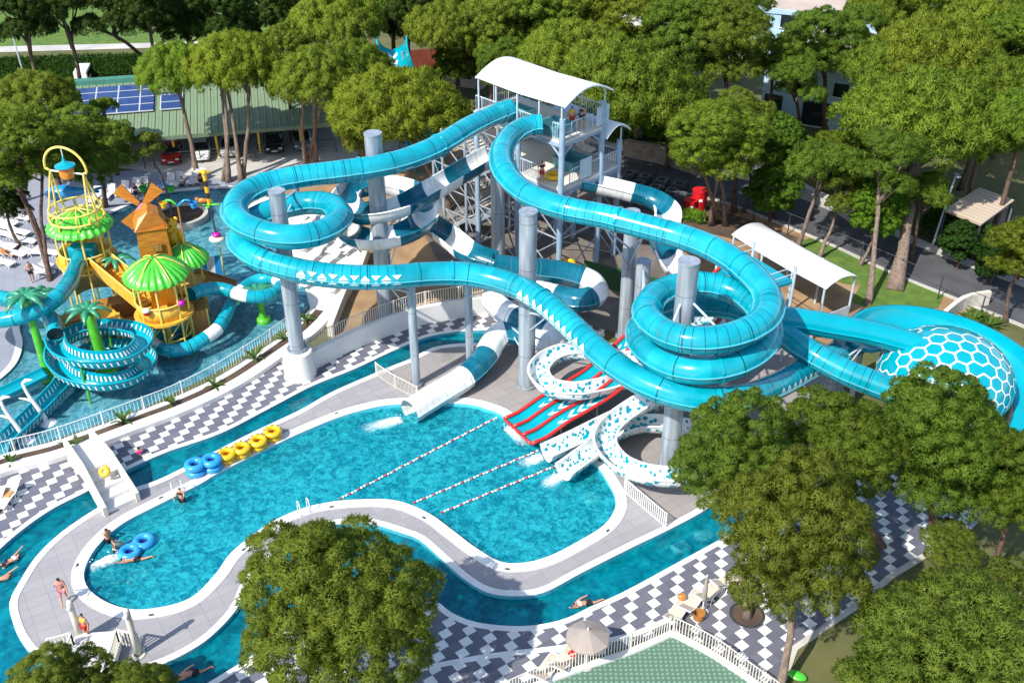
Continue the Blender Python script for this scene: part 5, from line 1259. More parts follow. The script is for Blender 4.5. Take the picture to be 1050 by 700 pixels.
# round planter in the pool
c = G(186, 224, 0); t = thing('pool_planter', 'round pale planter wall with brown soil inside the splash pool', 'planter', c)
mb = MB(); mb.lathe([(2.2, -.4), (2.2, .45), (1.85, .45), (1.85, .2)], c, 36); mb.build('wall', M['concrete'], t, smooth='auto'); mb = MB(); mb.lathe([(0, .28), (1.86, .28)][::-1], c, 36); mb.build('soil', M['soil'], t)
# ---------------------------------------------------------------- people
SWIM = {}
def person(label, loc, rz=0.0, pose='stand', top=None, bottom=None, hairc='hair', long_hair=False, h=1.7, group=None, hat=None):
    """one continuous skinned body posed by joints; clothes are close-fitting children"""
    t = thing('person', label, 'person', loc, group, rz); s = h/1.7
    J = {'pel': (0,0,.93), 'spine': (0,.0,1.12), 'chest': (0,.01,1.34), 'neck': (0,.0,1.47), 'head': (0,-.02,1.60)}
    for sg, n in ((1, 'L'), (-1, 'R')):
        J.update({'sh'+n: (.18*sg,0,1.40), 'el'+n: (.24*sg,.03,1.12), 'wr'+n: (.26*sg,-.05,.88), 'ha'+n: (.265*sg,-.08,.80),
                  'hip'+n: (.095*sg,0,.90), 'kn'+n: (.11*sg,-.02,.50), 'an'+n: (.11*sg,.02,.09), 'to'+n: (.12*sg,-.15,.03)})
    def rot(names, piv, ang, axis='X'):
        Mx = Matrix.Rotation(ang, 3, axis); pv = Vector(J[piv]) if isinstance(piv, str) else Vector(piv)
        for n in names: J[n] = tuple(pv+Mx @ (Vector(J[n])-pv))
    arm = lambda n: ['el'+n, 'wr'+n, 'ha'+n]; fore = lambda n: ['wr'+n, 'ha'+n]; leg = lambda n: ['kn'+n, 'an'+n, 'to'+n]; shin = lambda n: ['an'+n, 'to'+n]
    if pose == 'walk':
        rot(leg('L'), 'hipL', .42); rot(shin('L'), 'knL', -.15); rot(leg('R'), 'hipR', -.38); rot(shin('R'), 'knR', -.45)
        rot(arm('L'), 'shL', -.4); rot(arm('R'), 'shR', .45); rot(fore('R'), 'elR', .5)
    elif pose == 'stand':
        rot(arm('R'), 'shR', .25); rot(fore('R'), 'elR', .5)
    elif pose == 'hands_up':
        for n in 'LR': rot(arm(n), 'sh'+n, .5); rot(fore(n), 'el'+n, 1.9)
    elif pose == 'swim':
        for n, k in (('L', 2.85), ('R', .35)): rot(arm(n), 'sh'+n, k); rot(fore(n), 'el'+n, .3)
        rot(leg('L'), 'hipL', .25); rot(leg('R'), 'hipR', -.2)
        rot(['head'], 'neck', -.35)
        for n in list(J): J[n] = tuple(Matrix.Rotation(R(82), 3, 'X') @ Vector(J[n])+Vector((0, 1.0, 0)))
    elif pose == 'float':
        for n in 'LR': rot(arm(n), 'sh'+n, 1.1, 'X')
        rot(arm('L'), 'shL', .6, 'Y'); rot(arm('R'), 'shR', -.6, 'Y')
    elif pose == 'sit':
        for n in 'LR': rot(leg(n), 'hip'+n, 1.45); rot(shin(n), 'kn'+n, -1.4); rot(arm(n), 'sh'+n, .5); rot(fore(n), 'el'+n, .5)
        for n in list(J): J[n] = (J[n][0], J[n][1], J[n][2]-.46)
    elif pose == 'lie':
        for n in 'LR': rot(leg(n), 'hip'+n, .12); rot(arm(n), 'sh'+n, .1)
        rot(leg('L'), 'hipL', .5); rot(shin('L'), 'knL', -.9)
        for n in list(J): J[n] = tuple(Matrix.Rotation(R(-78), 3, 'X') @ Vector(J[n]))
    E = [('pel','spine'),('spine','chest'),('chest','neck'),('neck','head')]
    for n in 'LR': E += [('chest','sh'+n),('sh'+n,'el'+n),('el'+n,'wr'+n),('wr'+n,'ha'+n),('pel','hip'+n),('hip'+n,'kn'+n),('kn'+n,'an'+n),('an'+n,'to'+n)]
    RAD = {'pel':.125,'spine':.115,'chest':.135,'neck':.058,'head':.105,'sh':.068,'el':.045,'wr':.034,'ha':.042,'hip':.095,'kn':.062,'an':.042,'to':.04}
    def skin(name, mat, edges, grow=0.0, parent=t, rads=None):
        names = []; [names.append(x) for e in edges for x in e if x not in names]
        me = bpy.data.meshes.new(name); me.from_pydata([tuple(Vector(J[n])*s) for n in names], [(names.index(a), names.index(b)) for a, b in edges], [])
        me.materials.append(mat); o = bpy.data.objects.new(name, me); COL.objects.link(o); o.parent = parent
        me.skin_vertices or o.modifiers.new('skin', 'SKIN')
        if not [m for m in o.modifiers if m.type == 'SKIN']: o.modifiers.new('skin', 'SKIN')
        sv = me.skin_vertices[0].data
        for i, n in enumerate(names):
            r = (rads or {}).get(n) or RAD.get(n) or RAD[n[:-1]]; sv[i].radius = ((r+grow)*s, (r+grow)*s); sv[i].use_root = (i == 0)
        o.modifiers['skin'].use_smooth_shade = True
        sb = o.modifiers.new('round', 'SUBSURF'); sb.levels = 1; sb.render_levels = 1
        return o
    skin('body', M['skin'], E)
    J['crown'] = tuple(Vector(J['head'])+(Vector(J['head'])-Vector(J['neck'])).normalized()*.07)
    J['nape'] = tuple(Vector(J['head'])+(Vector(J['neck'])-Vector(J['head']))*(.35 if not long_hair else 1.3)+(Matrix.Identity(3) @ Vector((0, .05, 0)) if pose not in ('swim', 'lie') else Vector((0, 0, .05 if pose == 'swim' else -.05))))
    skin('hair', M[hairc], [('crown','nape')], rads={'crown':.105,'nape':.075})
    if hat: pass
    if top: skin('top', cloth(*top), [('spine','chest'),('chest','shL'),('chest','shR')]+([('shL','mL'),('shR','mR')] if False else []), .022)
    if bottom:
        for n in 'LR': J['th'+n] = tuple(Vector(J['hip'+n])*.35+Vector(J['kn'+n])*.65)
        skin('shorts', cloth(*bottom), [('pel','spine2')] if False else [('pel','hipL'),('hipL','thL'),('pel','hipR'),('hipR','thR')], .02, rads={'thL':.085,'thR':.085})
    return t
yel = ('yellow', (.80, .50, .02)); redc = ('red', (.50, .02, .02)); drk = ('dark', (.02, .022, .03)); lbl = ('light blue', (.25, .45, .70)); wht = ('white', (.78, .78, .76)); pnk = ('pink', (.70, .25, .30)); mag = ('magenta', (.65, .03, .35)); nav = ('navy', (.03, .04, .10)); tq = ('turquoise', (.05, .42, .50)); org = ('orange', (.75, .22, .04))
person('person in a pink swimsuit walking barefoot along the grey deck at the pool bend', G(67,618,.02), .4, 'walk', pnk, pnk, long_hair=True)
person('person in a yellow shirt and red shorts standing at the white footbridge', G(91,655,.02), -.5, 'stand', yel, redc)
person('person in a yellow shirt and red shorts on the top deck of the slide tower', Vector((4.15, 69.85, 11)), .3, 'stand', yel, redc)
person('person in dark clothes on the top deck of the slide tower', Vector((4.85, 70.05, 11)), -.4, 'stand', drk, drk)
person('person in red shorts with raised hands on the lower deck of the slide tower', Vector((2.1, 68.6, 7.5)), .2, 'hands_up', drk, redc)
person('person in navy clothes on the sunbathing deck nearest the windmill house', G(141,207,.02), .8, 'stand', nav, nav)
person('person in a light blue shirt on the sunbathing deck by the upright loungers', G(150,206,.02), 2.6, 'stand', lbl, drk)
person('person in black standing beside the light blue shirt on the sunbathing deck', G(156,202,.02), 2.2, 'stand', drk, drk)
person('person in dark clothes standing alone under the pine near the parking fence', G(207,194,.02), 1.2, 'stand', drk, drk)
person('seated person in a white top among the upright loungers by the parking fence', G(188,194,.02), .2, 'sit', wht, drk)
person('bare chested person in dark shorts on the left sunbathing deck', G(34,289,.02), .9, 'stand', None, drk)
person('person in orange lying on a lounger at the left sunbathing deck', G(14,262,.42), 1.2, 'lie', org, org)
person('swimmer in a white top at the left end of the river', G(10,578,-.28), 2.4, 'swim', wht, drk)
person('bare shouldered swimmer at the very left edge of the river', G(0,596,-.3), 2.0, 'swim', None, drk)
person('swimmer in magenta in the river right of the white footbridge', G(147,481,-1.15), .4, 'float', mag, mag, long_hair=True)
person('person in black climbing the pool ladder', G(189,524,-.85), 3.1, 'hands_up', drk, drk)
person('swimmer standing near the clear blue float, facing the pool wall', G(115,566,-.95), .9, 'float', None, drk, long_hair=True)
person('swimmer in dark shorts beside the splash at the pool bend', G(122,577,-1.05), -.9, 'float', drk, drk)
person('swimmer holding on to the clear blue float', G(138,575,-.28), -1.3, 'swim', None, drk)
person('swimmer in turquoise diving under the surface near the splash', G(119,596,-.62), .8, 'swim', tq, tq)
person('bare backed swimmer in the river below the pool island', G(197,692,-.3), -1.1, 'swim', None, drk)
person('swimmer in the river beside the taupe parasol', G(600,620,-.3), -1.25, 'swim', wht, drk)

# ---------------------------------------------------------------- loungers, parasol
def lounger(sling='beige', back=35, name='sun_lounger'):
    t = thing(name, 'lounger', 'sun lounger'); a = R(back)
    fr = MB()
    for s in (-1, 1):
        fr.tube([(s*.32, -.95, .30), (s*.32, -.3, .36), (s*.32, .30, .34), (s*.32, .30+.72*math.cos(a), .34+.72*math.sin(a))], .03, 8)
    fr.bar((-.32, -.95, .30), (.32, -.95, .30), .05); fr.bar((-.32, .30+.72*math.cos(a), .34+.72*math.sin(a)), (.32, .30+.72*math.cos(a), .34+.72*math.sin(a)), .05)
    fr.build('frame', M['wplastic'], t, smooth='auto', local=True)
    for s in (-1, 1):
        for y in (-.7, .25):
            mb = MB(); mb.tube([(s*.34, y-.16, .0), (s*.34, y-.1, .2), (s*.33, y, .33), (s*.34, y+.1, .2), (s*.34, y+.16, 0)], .028, 6); mb.build('leg', M['wplastic'], t, smooth='auto', local=True)
    mb = MB(); mb.add([(-.3, -.93, .31), (.3, -.93, .31), (.3, -.3, .365), (-.3, -.3, .365), (.3, .28, .35), (-.3, .28, .35)], [(0,1,2,3),(3,2,4,5)]); o = mb.build('seat', M[sling], t, local=True); sd = o.modifiers.new('w', 'SOLIDIFY'); sd.thickness = .03
    mb = MB(); mb.add([(-.3, .32, .36), (.3, .32, .36), (.3, .30+.70*math.cos(a), .36+.70*math.sin(a)), (-.3, .30+.70*math.cos(a), .36+.70*math.sin(a))], [(0,1,2,3)]); o = mb.build('backrest', M[sling], t, local=True); sd = o.modifiers.new('w', 'SOLIDIFY'); sd.thickness = .03
    return t
LB = lounger('beige', 28); LW = lounger('wsling', 62) if M.setdefault('wsling', pm('pale grey sling', (.60, .58, .60), None, 3, .7)) else None; LF = lounger('wplastic', 25)
for (x, y, rz, l) in ((561,690,2.6,'beige sling lounger left of the taupe parasol'), (580,680,2.6,'beige sling lounger half under the taupe parasol'), (694,632,2.55,'beige lounger at the court corner, outermost of the three under the pine'), (709,622,2.55,'beige lounger with the orange bag under the pine'), (727,612,2.4,'beige lounger closest to the round tree pit'), (745,600,2.2,'beige lounger partly hidden under the pine crown by the river'), (9,513,-.1,'beige lounger with a towel beside the river at the left edge'), (-6,520,-.1,'white lounger cut off by the left edge beside the river')):
    place(LB, USED, G(x, y, .02), rz, l)
for i, (x, y) in enumerate(((113,205),(127,202),(139,199),(147,198),(174,194),(183,193),(199,190),(206,189),(99,208))):
    place(LW, USED, G(x, y-3, .02), -.25+.12*rnd.random(), 'upright grey white lounger in the row along the parking fence', 'upright loungers along the parking fence')
for i, (x, y) in enumerate(((8,231),(22,226),(4,243),(20,241),(6,255),(26,250),(16,263),(4,272),(44,282),(50,262),(60,247),(36,262),(56,277),(-2,235),(-2,262),(12,222))):
    place(LF, USED, G(x, y, .02), 1.2+.35*rnd.random(), 'white resin lounger among the pines on the left sunbathing deck', 'white loungers on the left sunbathing deck')
for i, (x, y) in enumerate(((306,232),(318,229),(330,233),(312,243),(325,242),(338,245),(350,243),(316,254),(330,256),(344,257),(358,258),(318,291),(345,296),(322,266),(340,268))):
    place(LF, USED, G(x, y, .03), -.5+.3*rnd.random(), 'white resin lounger on the white sun terrace behind the left coil', 'white loungers on the white sun terrace')
def parasol():
    c = G(601, 682, 0); t = thing('parasol', 'open taupe parasol with eight panels over the loungers', 'parasol', c); n = 8; H = 2.3; r = 1.0
    mb = MB(); mb.cyl(c, c+Vector((0, 0, H+.1)), .04, n=10); mb.build('pole', M['wsteel'], t, smooth='auto')
    mb = MB(); mb.lathe([(0, .1), (.32, .1), (.36, 0), (0, 0)][::-1], c, 20); mb.build('base', M['concrete'], t)
    vs = [c+Vector((0, 0, H+.05))]; fs = []
    for j, (q, z) in enumerate(((.5, -.18), (1, -.42), (1.01, -.52))):
        for i in range(n*2):
            a = math.pi*i/n+.2; k = 1 if i % 2 == 0 else .95; vs.append(c+Vector((r*q*k*math.cos(a), r*q*k*math.sin(a), H+z)))
    m = 2*n; fs += [(0, 1+i, 1+(i+1) % m) for i in range(m)]
    for j in range(2): fs += [(1+j*m+i, 1+(j+1)*m+i, 1+(j+1)*m+(i+1) % m, 1+j*m+(i+1) % m) for i in range(m)]
    mb = MB(); mb.add(vs, fs); o = mb.build('canopy', M['taupe'], t); sd = o.modifiers.new('w', 'SOLIDIFY'); sd.thickness = .015
    mb = MB()
    for i in range(n): a = 2*math.pi*i/n+.2; mb.cyl(c+Vector((0, 0, H-.02)), c+Vector((r*math.cos(a), r*math.sin(a), H-.46)), .015, n=5)
    mb.build('ribs', M['wsteel'], t); mb = MB(); mb.cyl(c+Vector((0, 0, H)), c+Vector((0, 0, H+.18)), .04, .015, 8); mb.build('finial', M['wplastic'], t)
parasol()
def closed_parasol(x, y):
    c = G(x, y, 0); t = thing('parasol', 'closed taupe parasol standing between the loungers under the pine', 'parasol', c)
    mb = MB(); mb.cyl(c, c+Vector((0, 0, 2.5)), .035, n=8); mb.build('pole', M['wsteel'], t)
    mb = MB(); mb.lathe([(.05, .8), (.13, 1.0), (.11, 1.7), (.04, 2.4), (0, 2.5)], c, 12); mb.build('canopy', M['taupe'], t, smooth=True)
    mb = MB(); mb.lathe([(0, .1), (.3, .1), (.34, 0), (0, 0)][::-1], c, 18); mb.build('base', M['concrete'], t)
closed_parasol(720, 628)
def bag(x, y, z, label, m_, nm='beach_bag'):
    c = G(x, y, z); t = thing(nm, label, 'bag', c); mb = MB(); mb.ell(c+Vector((0, 0, .14)), (.22, .15, .16)); mb.build('pouch', M[m_], t, smooth=True)
    mb = MB(); mb.tube([c+Vector((.14*math.cos(a), 0, .2+.2*math.sin(a))) for a in [math.pi*i/8 for i in range(9)]], .02, 6); mb.build('handle', M[m_], t)
bag(699, 614, .42, 'small orange red bag on a lounger under the pine', 'buckets'); bag(587, 672, .42, 'small red bag on the lounger next to the parasol', 'red')
mb = MB(); c = G(716, 634, .0); mb.lathe([(0, .05), (.26, .05), (.3, .42), (.27, .42), (.24, .12), (0, .1)], c, 18); tag(mb.build('basket', M['brown'], None, smooth='auto'), 'round brown basket beside the loungers under the pine', 'basket')
# folded towel on left lounger
mb = MB(); mb.box(G(8, 505, .40), (.5, .7, .05), -.1); tag(mb.build('towel', cloth('tan', (.55, .30, .12)), None, bevel=.02), 'tan towel spread on the lounger at the left edge', 'towel')

# ---------------------------------------------------------------- inflatables and lane ropes
def ring(c, r0, r1, mat, label, nm='swim_ring', group=None, tilt=0.0, dots=None, loc=None):
    t = thing(nm, label, 'swim ring', c, group); mb = MB(); M3 = Matrix.Rotation(tilt, 3, 'X')
    mb.torus(c+Vector((0, 0, r1)), r0, r1, 28, 12, M3=M3); mb.build('tube', M[mat], t, smooth=True)
    if dots:
        mb = MB()
        for k in range(9):
            a = 2*math.pi*k/9+.4
            if k > 4: continue
            mb.ell(c+Vector((0, 0, r1))+M3 @ Vector(((r0+r1*.55)*math.cos(a), (r0+r1*.55)*math.sin(a), r1*.80)), (.07, .07, .03), 8, 5)
        mb.build('print', M[dots], t, smooth=True)
    return t
for k, (x, y) in enumerate(((233,470),(248,464),(265,456.5),(280,447))):
    lab = ['yellow swim ring %s of the stack %s' % (w1, w2) for w2 in (['beside the blue double float', 'second from the blue double float', 'third from the blue double float', 'farthest from the blue double float'][k],) for w1 in ('at the bottom', 'on top')]
    for j in range(2): ring(G(x, y+2, .02)+Vector((.05*j, -.05*j, .34*j)), .38, .17, 'yplastic', lab[j], 'swim_ring', 'yellow swim rings on the pool edge', 0, 'navy')
def double_float(c, rz, z, label):
    t = thing('double_float', label, 'float', c+Vector((0, 0, z))); cs, sn = math.cos(rz), math.sin(rz)
    for s in (-1, 1):
        mb = MB(); mb.torus(c+Vector((s*.46*cs, s*.46*sn, z+.2)), .40, .2, 26, 10); mb.build('ring', M['blueplastic'], t, smooth=True)
        mb = MB(); mb.lathe([(.01, 0), (.24, 0)], c+Vector((s*.46*cs, s*.46*sn, z+.12)), 18); mb.build('floor', M['navy'], t)
    mb = MB(); mb.torus(c+Vector((-.46*cs, -.46*sn, z+.26)), .5, .07, 26, 8); mb.build('pink_trim', M['pinkvinyl'], t, smooth=True)
    mb = MB(); mb.tube([c+Vector((x*cs-.55*sn, x*sn+.55*cs, z+.25)) for x in (-.3, 0, .3)], .04, 6); mb.build('handle', M['navy'], t)
double_float(G(210,483,0), .45, .02, 'blue double swim float with pink trim lying at the bottom on the pool edge')
double_float(G(210,483,0), .45, .44, 'blue double swim float with pink trim stacked on top on the pool edge')
double_float(G(141,563,-.28), 1.0, 0, 'clear blue double float drifting in the pool bend')
mb = MB(); c = G(108, 486, 1.2)
t = thing('swim_ring', 'yellow float left on the white footbridge', 'float', c); mb.torus(c+Vector((0, 0, .2)), .2, .13, 22, 10, M3=Matrix.Rotation(.9, 3, 'X')); mb.build('tube', M['yplastic'], t, smooth=True)
def lane_rope(x0, y0, x1, y1, label):
    a, b = G(x0, y0, -.16), G(x1, y1, -.16); t = thing('lane_rope', label, 'lane rope', a, 'floating lane ropes'); L = (b-a).length; n = int(L/.2)
    mb = MB(); mb.cyl(a, b, .015, n=5); mb.build('rope', M['wplastic'], t)
    if not FLOATS:
        for nm_, mt_ in (('white_float', 'wplastic'), ('red_float', 'red')):
            q = MB(); q.ell((0, 0, 0), (.085, .07, .06), 8, 5); o = q.build(nm_, M[mt_], None, smooth=True); FLOATS.append(o.data); bpy.data.objects.remove(o)
    for i in range(n+1):
        p = (b-a)*i/n; red = i % 3 == 0; o = bpy.data.objects.new('red_float' if red else 'white_float', FLOATS[1 if red else 0]); COL.objects.link(o); o.parent = t; o.location = p+Vector((0, 0, .02*math.sin(i))); o.rotation_euler = (0, 0, math.atan2(b.y-a.y, b.x-a.x))
FLOATS = []
lane_rope(349, 511, 509, 428, 'white and red lane rope nearest the banded tube slide'); lane_rope(425, 515, 551, 462, 'middle white and red lane rope ending between racer and spotted slide'); lane_rope(453, 525, 573, 476, 'white and red lane rope ending at the spotted slide nearest the corner')
# churned water where slides land
def foam_mat():
    m, nt, p = newmat('churned foam'); L = nt.links.new
    p.inputs['Base Color'].default_value = (.80, .88, .90, 1); p.inputs['Roughness'].default_value = .7
    tc = _n(nt, 'ShaderNodeTexCoord'); nz = _n(nt, 'ShaderNodeTexNoise'); nz.inputs['Scale'].default_value = 3.5; nz.inputs['Detail'].default_value = 9; nz.inputs['Distortion'].default_value = 1.2; L(tc.outputs['Object'], nz.inputs['Vector'])
    at = _n(nt, 'ShaderNodeAttribute'); at.attribute_name = 'dens'
    k = _n(nt, 'ShaderNodeMapRange'); k.inputs[1].default_value = .42; k.inputs[2].default_value = .95; L(mathn(nt, 'ADD', mathn(nt, 'MULTIPLY', nz.outputs[0], .55), mathn(nt, 'MULTIPLY', at.outputs['Fac'], .75)), k.inputs[0])
    tr = _n(nt, 'ShaderNodeBsdfTransparent'); ms = _n(nt, 'ShaderNodeMixShader'); L(k.outputs[0], ms.inputs[0]); L(tr.outputs[0], ms.inputs[1]); L(p.outputs[0], ms.inputs[2])
    out = [n for n in nt.nodes if n.type == 'OUTPUT_MATERIAL'][0]; L(ms.outputs[0], out.inputs[0]); return m
M['foamsheet'] = foam_mat()
def splash(label, a, b, w_, seed):
    """foam trail: a rumpled sheet on the water that thins towards its edges, with a few droplets"""
    A, B_ = G(*a, WL+.03), G(*b, WL+.03); rr = random.Random(seed); d = B_-A; nn = Vector((-d.y, d.x, 0)).normalized(); n, k = 26, 14; vs, den = [], []
    for i in range(n+1):
        s = i/n*1.25-.08
        for j in range(k+1):
            q = j/k*2-1; wd = w_*(.55+.35*s); e = (1-abs(q)**1.6)*max(0, min(1, (s+.08)*6))*max(0, 1-max(0, s-.1)/1.07)**.8
            vs.append(A+d*s+nn*q*wd+Vector((0, 0, .22*e*rr.uniform(.2, 1)*(1-s*.6)))); den.append(max(0, e))
    mb = MB(); mb.add(vs, [(i*(k+1)+j, (i+1)*(k+1)+j, (i+1)*(k+1)+j+1, i*(k+1)+j+1)[::-1] for i in range(n) for j in range(k)])
    for q in range(16):
        s = rr.uniform(0, .4); mb.ell(A+d*s+nn*rr.uniform(-.5, .5)*w_+Vector((0, 0, rr.uniform(.1, .4))), (.035, .035, .03), 6, 4); den += [1.0]*(6*5)
    o = mb.build('splash', M['foamsheet'], None, smooth=True); at = o.data.attributes.new('dens', 'FLOAT', 'POINT'); at.data.foreach_set('value', np.array(den, np.float32)); tag(o, label, 'splash', None, 'stuff')
splash('white splash below the mouth of the banded tube slide', (412,430), (372,440), .9, 1); splash('white splash below the spotted slide nearest the racer', (556,468), (533,477), .8, 2); splash('white splash below the spotted slide in the corner', (576,488), (556,498), .8, 3)
splash('white splash ring kicked up by the swimmers at the pool bend', (108,572), (112,580), 1.6, 4); splash('thin foam at the foot of the red divided racer', (520,438), (540,457), .7, 5)
# ---------------------------------------------------------------- pool hardware
def ladder(x, y, rz, label):
    c = G(x, y, 0); t = thing('pool_ladder', label, 'pool ladder', c, None, rz)
    for s in (-1, 1):
        mb = MB(); mb.tube([(s*.26, -.45, .05), (s*.26, -.4, .6), (s*.26, -.2, .85), (s*.26, .05, .75), (s*.26, .12, .2), (s*.26, .12, -1.0)], .028, 8); mb.build('rail', M['wsteel'], t, smooth=True, local=True)
    for z in (-.3, -.6, -.9):
        mb = MB(); mb.bar((-.26, .12, z), (.26, .12, z), .08, .03); mb.build('step', M['wsteel'], t, local=True)
ladder(183, 508, 3.55, 'steel ladder rails beside the person climbing out of the pool'); ladder(311, 523, .5, 'steel ladder rails on the inner bend of the white pool edge')
def shower(base, top, label):
    B = G(*base, .02); t = thing('shower_post', label, 'shower', B); h = 2.95 if base[0] > 100 else 2.5
    mb = MB(); mb.tube([B, B+Vector((0, 0, 1.5)), B+Vector((0, .0, h-.5)), B+Vector((0, 0, h-.1)), B+Vector((0, -.05, h))], [.15, .15, .15, .14, .1], 14); mb.build('post', M['cream'], t, smooth=True)
    mb = MB(); mb.lathe([(0, 0), (.32, 0), (.32, .05), (.2, .08)], B, 16); mb.build('foot', M['cream'], t); mb = MB(); p = B+Vector((0, -.12, h-.25)); mb.cyl(p, p+Vector((0, -.16, -.1)), .07, .1, 10); mb.build('shower_head', M['wsteel'], t)
shower((83, 655), 0, 'pale curved shower post beside the person in yellow'); shower((142, 671), 0, 'pale curved shower post casting a long shadow on the deck')
def footbridge():
    a0, a1 = G(76,476,0), G(97,467,0); b0, b1 = G(111,527,0), G(139,514,0)
    t = thing('footbridge', 'small white arched footbridge with steps and solid parapets over the river', 'bridge', (a0+b1)/2)
    d = ((b0+b1)/2-(a0+a1)/2); z = lambda s: 1.15*math.sin(math.pi*min(1, max(0, s*.78+.22)))**.8
    mb = MB(); n = 8
    for i in range(n):
        s0, s1 = i/n, (i+1)/n; zz = 1.2 if i < 4 else 1.2-(i-3)*.24
        p = [a0+(b0-a0)*s0, a1+(b1-a1)*s0, a1+(b1-a1)*s1, a0+(b0-a0)*s1]; lo = max(zz-.35, .0)
        mb.add([(q.x, q.y, lo) for q in p]+[(q.x, q.y, zz-.003*(i % 2)) for q in p], [(3,2,1,0),(4,5,6,7),(0,1,5,4),(1,2,6,5),(2,3,7,6),(3,0,4,7)])
    mb.build('steps', M['whitewall'], t)
    w_ = (a1-a0).normalized()
    for P0, P1_, sg in ((a0, b0, -1), (a1, b1, 1)):
        vs = []; k = 14
        for i in range(k+1):
            s = -.02+1.05*i/k; q = P0+(P1_-P0)*s; top = (1.2 if s < .5 else 1.2-(s-.5)*1.95)+.6-.25*max(0, s-.5)
            base = max(.0, (1.2 if s < .5 else 1.2-(s-.5)*1.95)-.45)*math.sin(math.pi*min(max(s, 0), 1))
            for off in (.02, .24): r = q+w_*sg*off; vs += [(r.x, r.y, base), (r.x, r.y, top)]
        fs = []
        for i in range(k):
            b = 4*i; fs += [(b, b+4, b+5, b+1), (b+2, b+3, b+7, b+6), (b+1, b+5, b+7, b+3), (b, b+2, b+6, b+4)]
        fs += [(0, 1, 3, 2), (4*k, 4*k+2, 4*k+3, 4*k+1)]
        m = MB(); m.add(vs, fs); m.build('parapet', M['cream'], t)
footbridge()
def footbridge2():
    t = thing('footbridge', 'white footbridge with slatted railings at the bottom, half hidden by the pine top', 'bridge', G(100,680,0)); a, b = G(100,662,.35), G(82,720,.35); d = (b-a); w_ = Vector((-d.y, d.x, 0)).normalized()
    mb = MB(); mb.bar(a, b, 2.1, .35); mb.build('deck', M['whitewall'], t)
    for sg in (-1, 1):
        mb = MB(); e = a+w_*sg*1.0; f = b+w_*sg*1.0; f0 = a+w_*sg*2.0-d.normalized()*(-.3)
        for (p, q) in ((e, f), (e, f0)):
            n = max(3, int((q-p).length/.16))
            for i in range(n+1): c = p+(q-p)*i/n; mb.bar(c, c+Vector((0, 0, .95)), .05)
            mb.bar(p+Vector((0,0,.95)), q+Vector((0,0,.95)), .08); mb.bar(p+Vector((0,0,.12)), q+Vector((0,0,.12)), .05)
        mb.build('railing', M['cream'], t)
    for k in range(2):
        mb = MB(); c = a-d.normalized()*(.3+.3*k); mb.bar(c-w_*1.05, c+w_*1.05, .32, .34-.16*k); mb.build('step', M['whitewall'], t)
footbridge2()
# tree pit
c = G(766, 630, 0); t = thing('tree_pit', 'round dark tree pit cut into the checkered paving', 'tree pit', c)
mb = MB(); mb.lathe([(0, .016), (.76, .016)][::-1], c, 30); mb.build('soil', M['soil'], t); mb = MB(); mb.lathe([(.74, .012), (.74, .05), (.84, .05), (.84, .012)], c, 36); mb.build('rim', M['darkmetal'], t)
# planter plants along splash pool
def tuft_plant(loc, h, label, group=None, mat='broad', n=12, seed=0, nm='young_palm'):
    t = thing(nm, label, 'plant', loc, group); rr = random.Random(seed); mb = MB(); c = Vector(loc)
    for k in range(n):
        a = 2*math.pi*k/n+rr.uniform(-.3, .3); e = rr.uniform(.5, 1.25); l = h*rr.uniform(.7, 1.1); w_ = .05+.03*h; pr = []
        for i in range(5):
            s = i/4; x = l*s*math.cos(e); z = l*s*math.sin(e)-.45*l*s*s; ww = w_*math.sin(math.pi*(s*.8+.15)); pr += [c+Vector((math.cos(a)*x-math.sin(a)*ww, math.sin(a)*x+math.cos(a)*ww, .1+z)), c+Vector((math.cos(a)*x+math.sin(a)*ww, math.sin(a)*x-math.cos(a)*ww, .1+z))]
        mb.add(pr, [(2*i, 2*i+1, 2*i+3, 2*i+2) for i in range(4)])
    mb.build('fronds', M[mat], t); m = MB(); m.cyl(c, c+Vector((0, 0, .25*h)), .05, .03, 6); m.build('stem', M['barkd'], t)
for k, (x, y) in enumerate(((12,476),(77,458),(127,434),(176,415),(220,397),(261,369),(291,349),(313,329))): tuft_plant(G(x, y, .09), 1.0+.25*(k % 3), 'small spiky palm in the planter strip beside the splash pool railing', 'small palms in the planter strip', seed=k, n=10)
for k, (x, y) in enumerate(((995,335),(1004,331),(1012,338),(988,340))): tuft_plant(G(x, y, 0), 1.9, 'leafy green shrub by the cream wall behind the dome', 'leafy shrubs behind the dome', seed=30+k, n=22, nm='leafy_shrub')
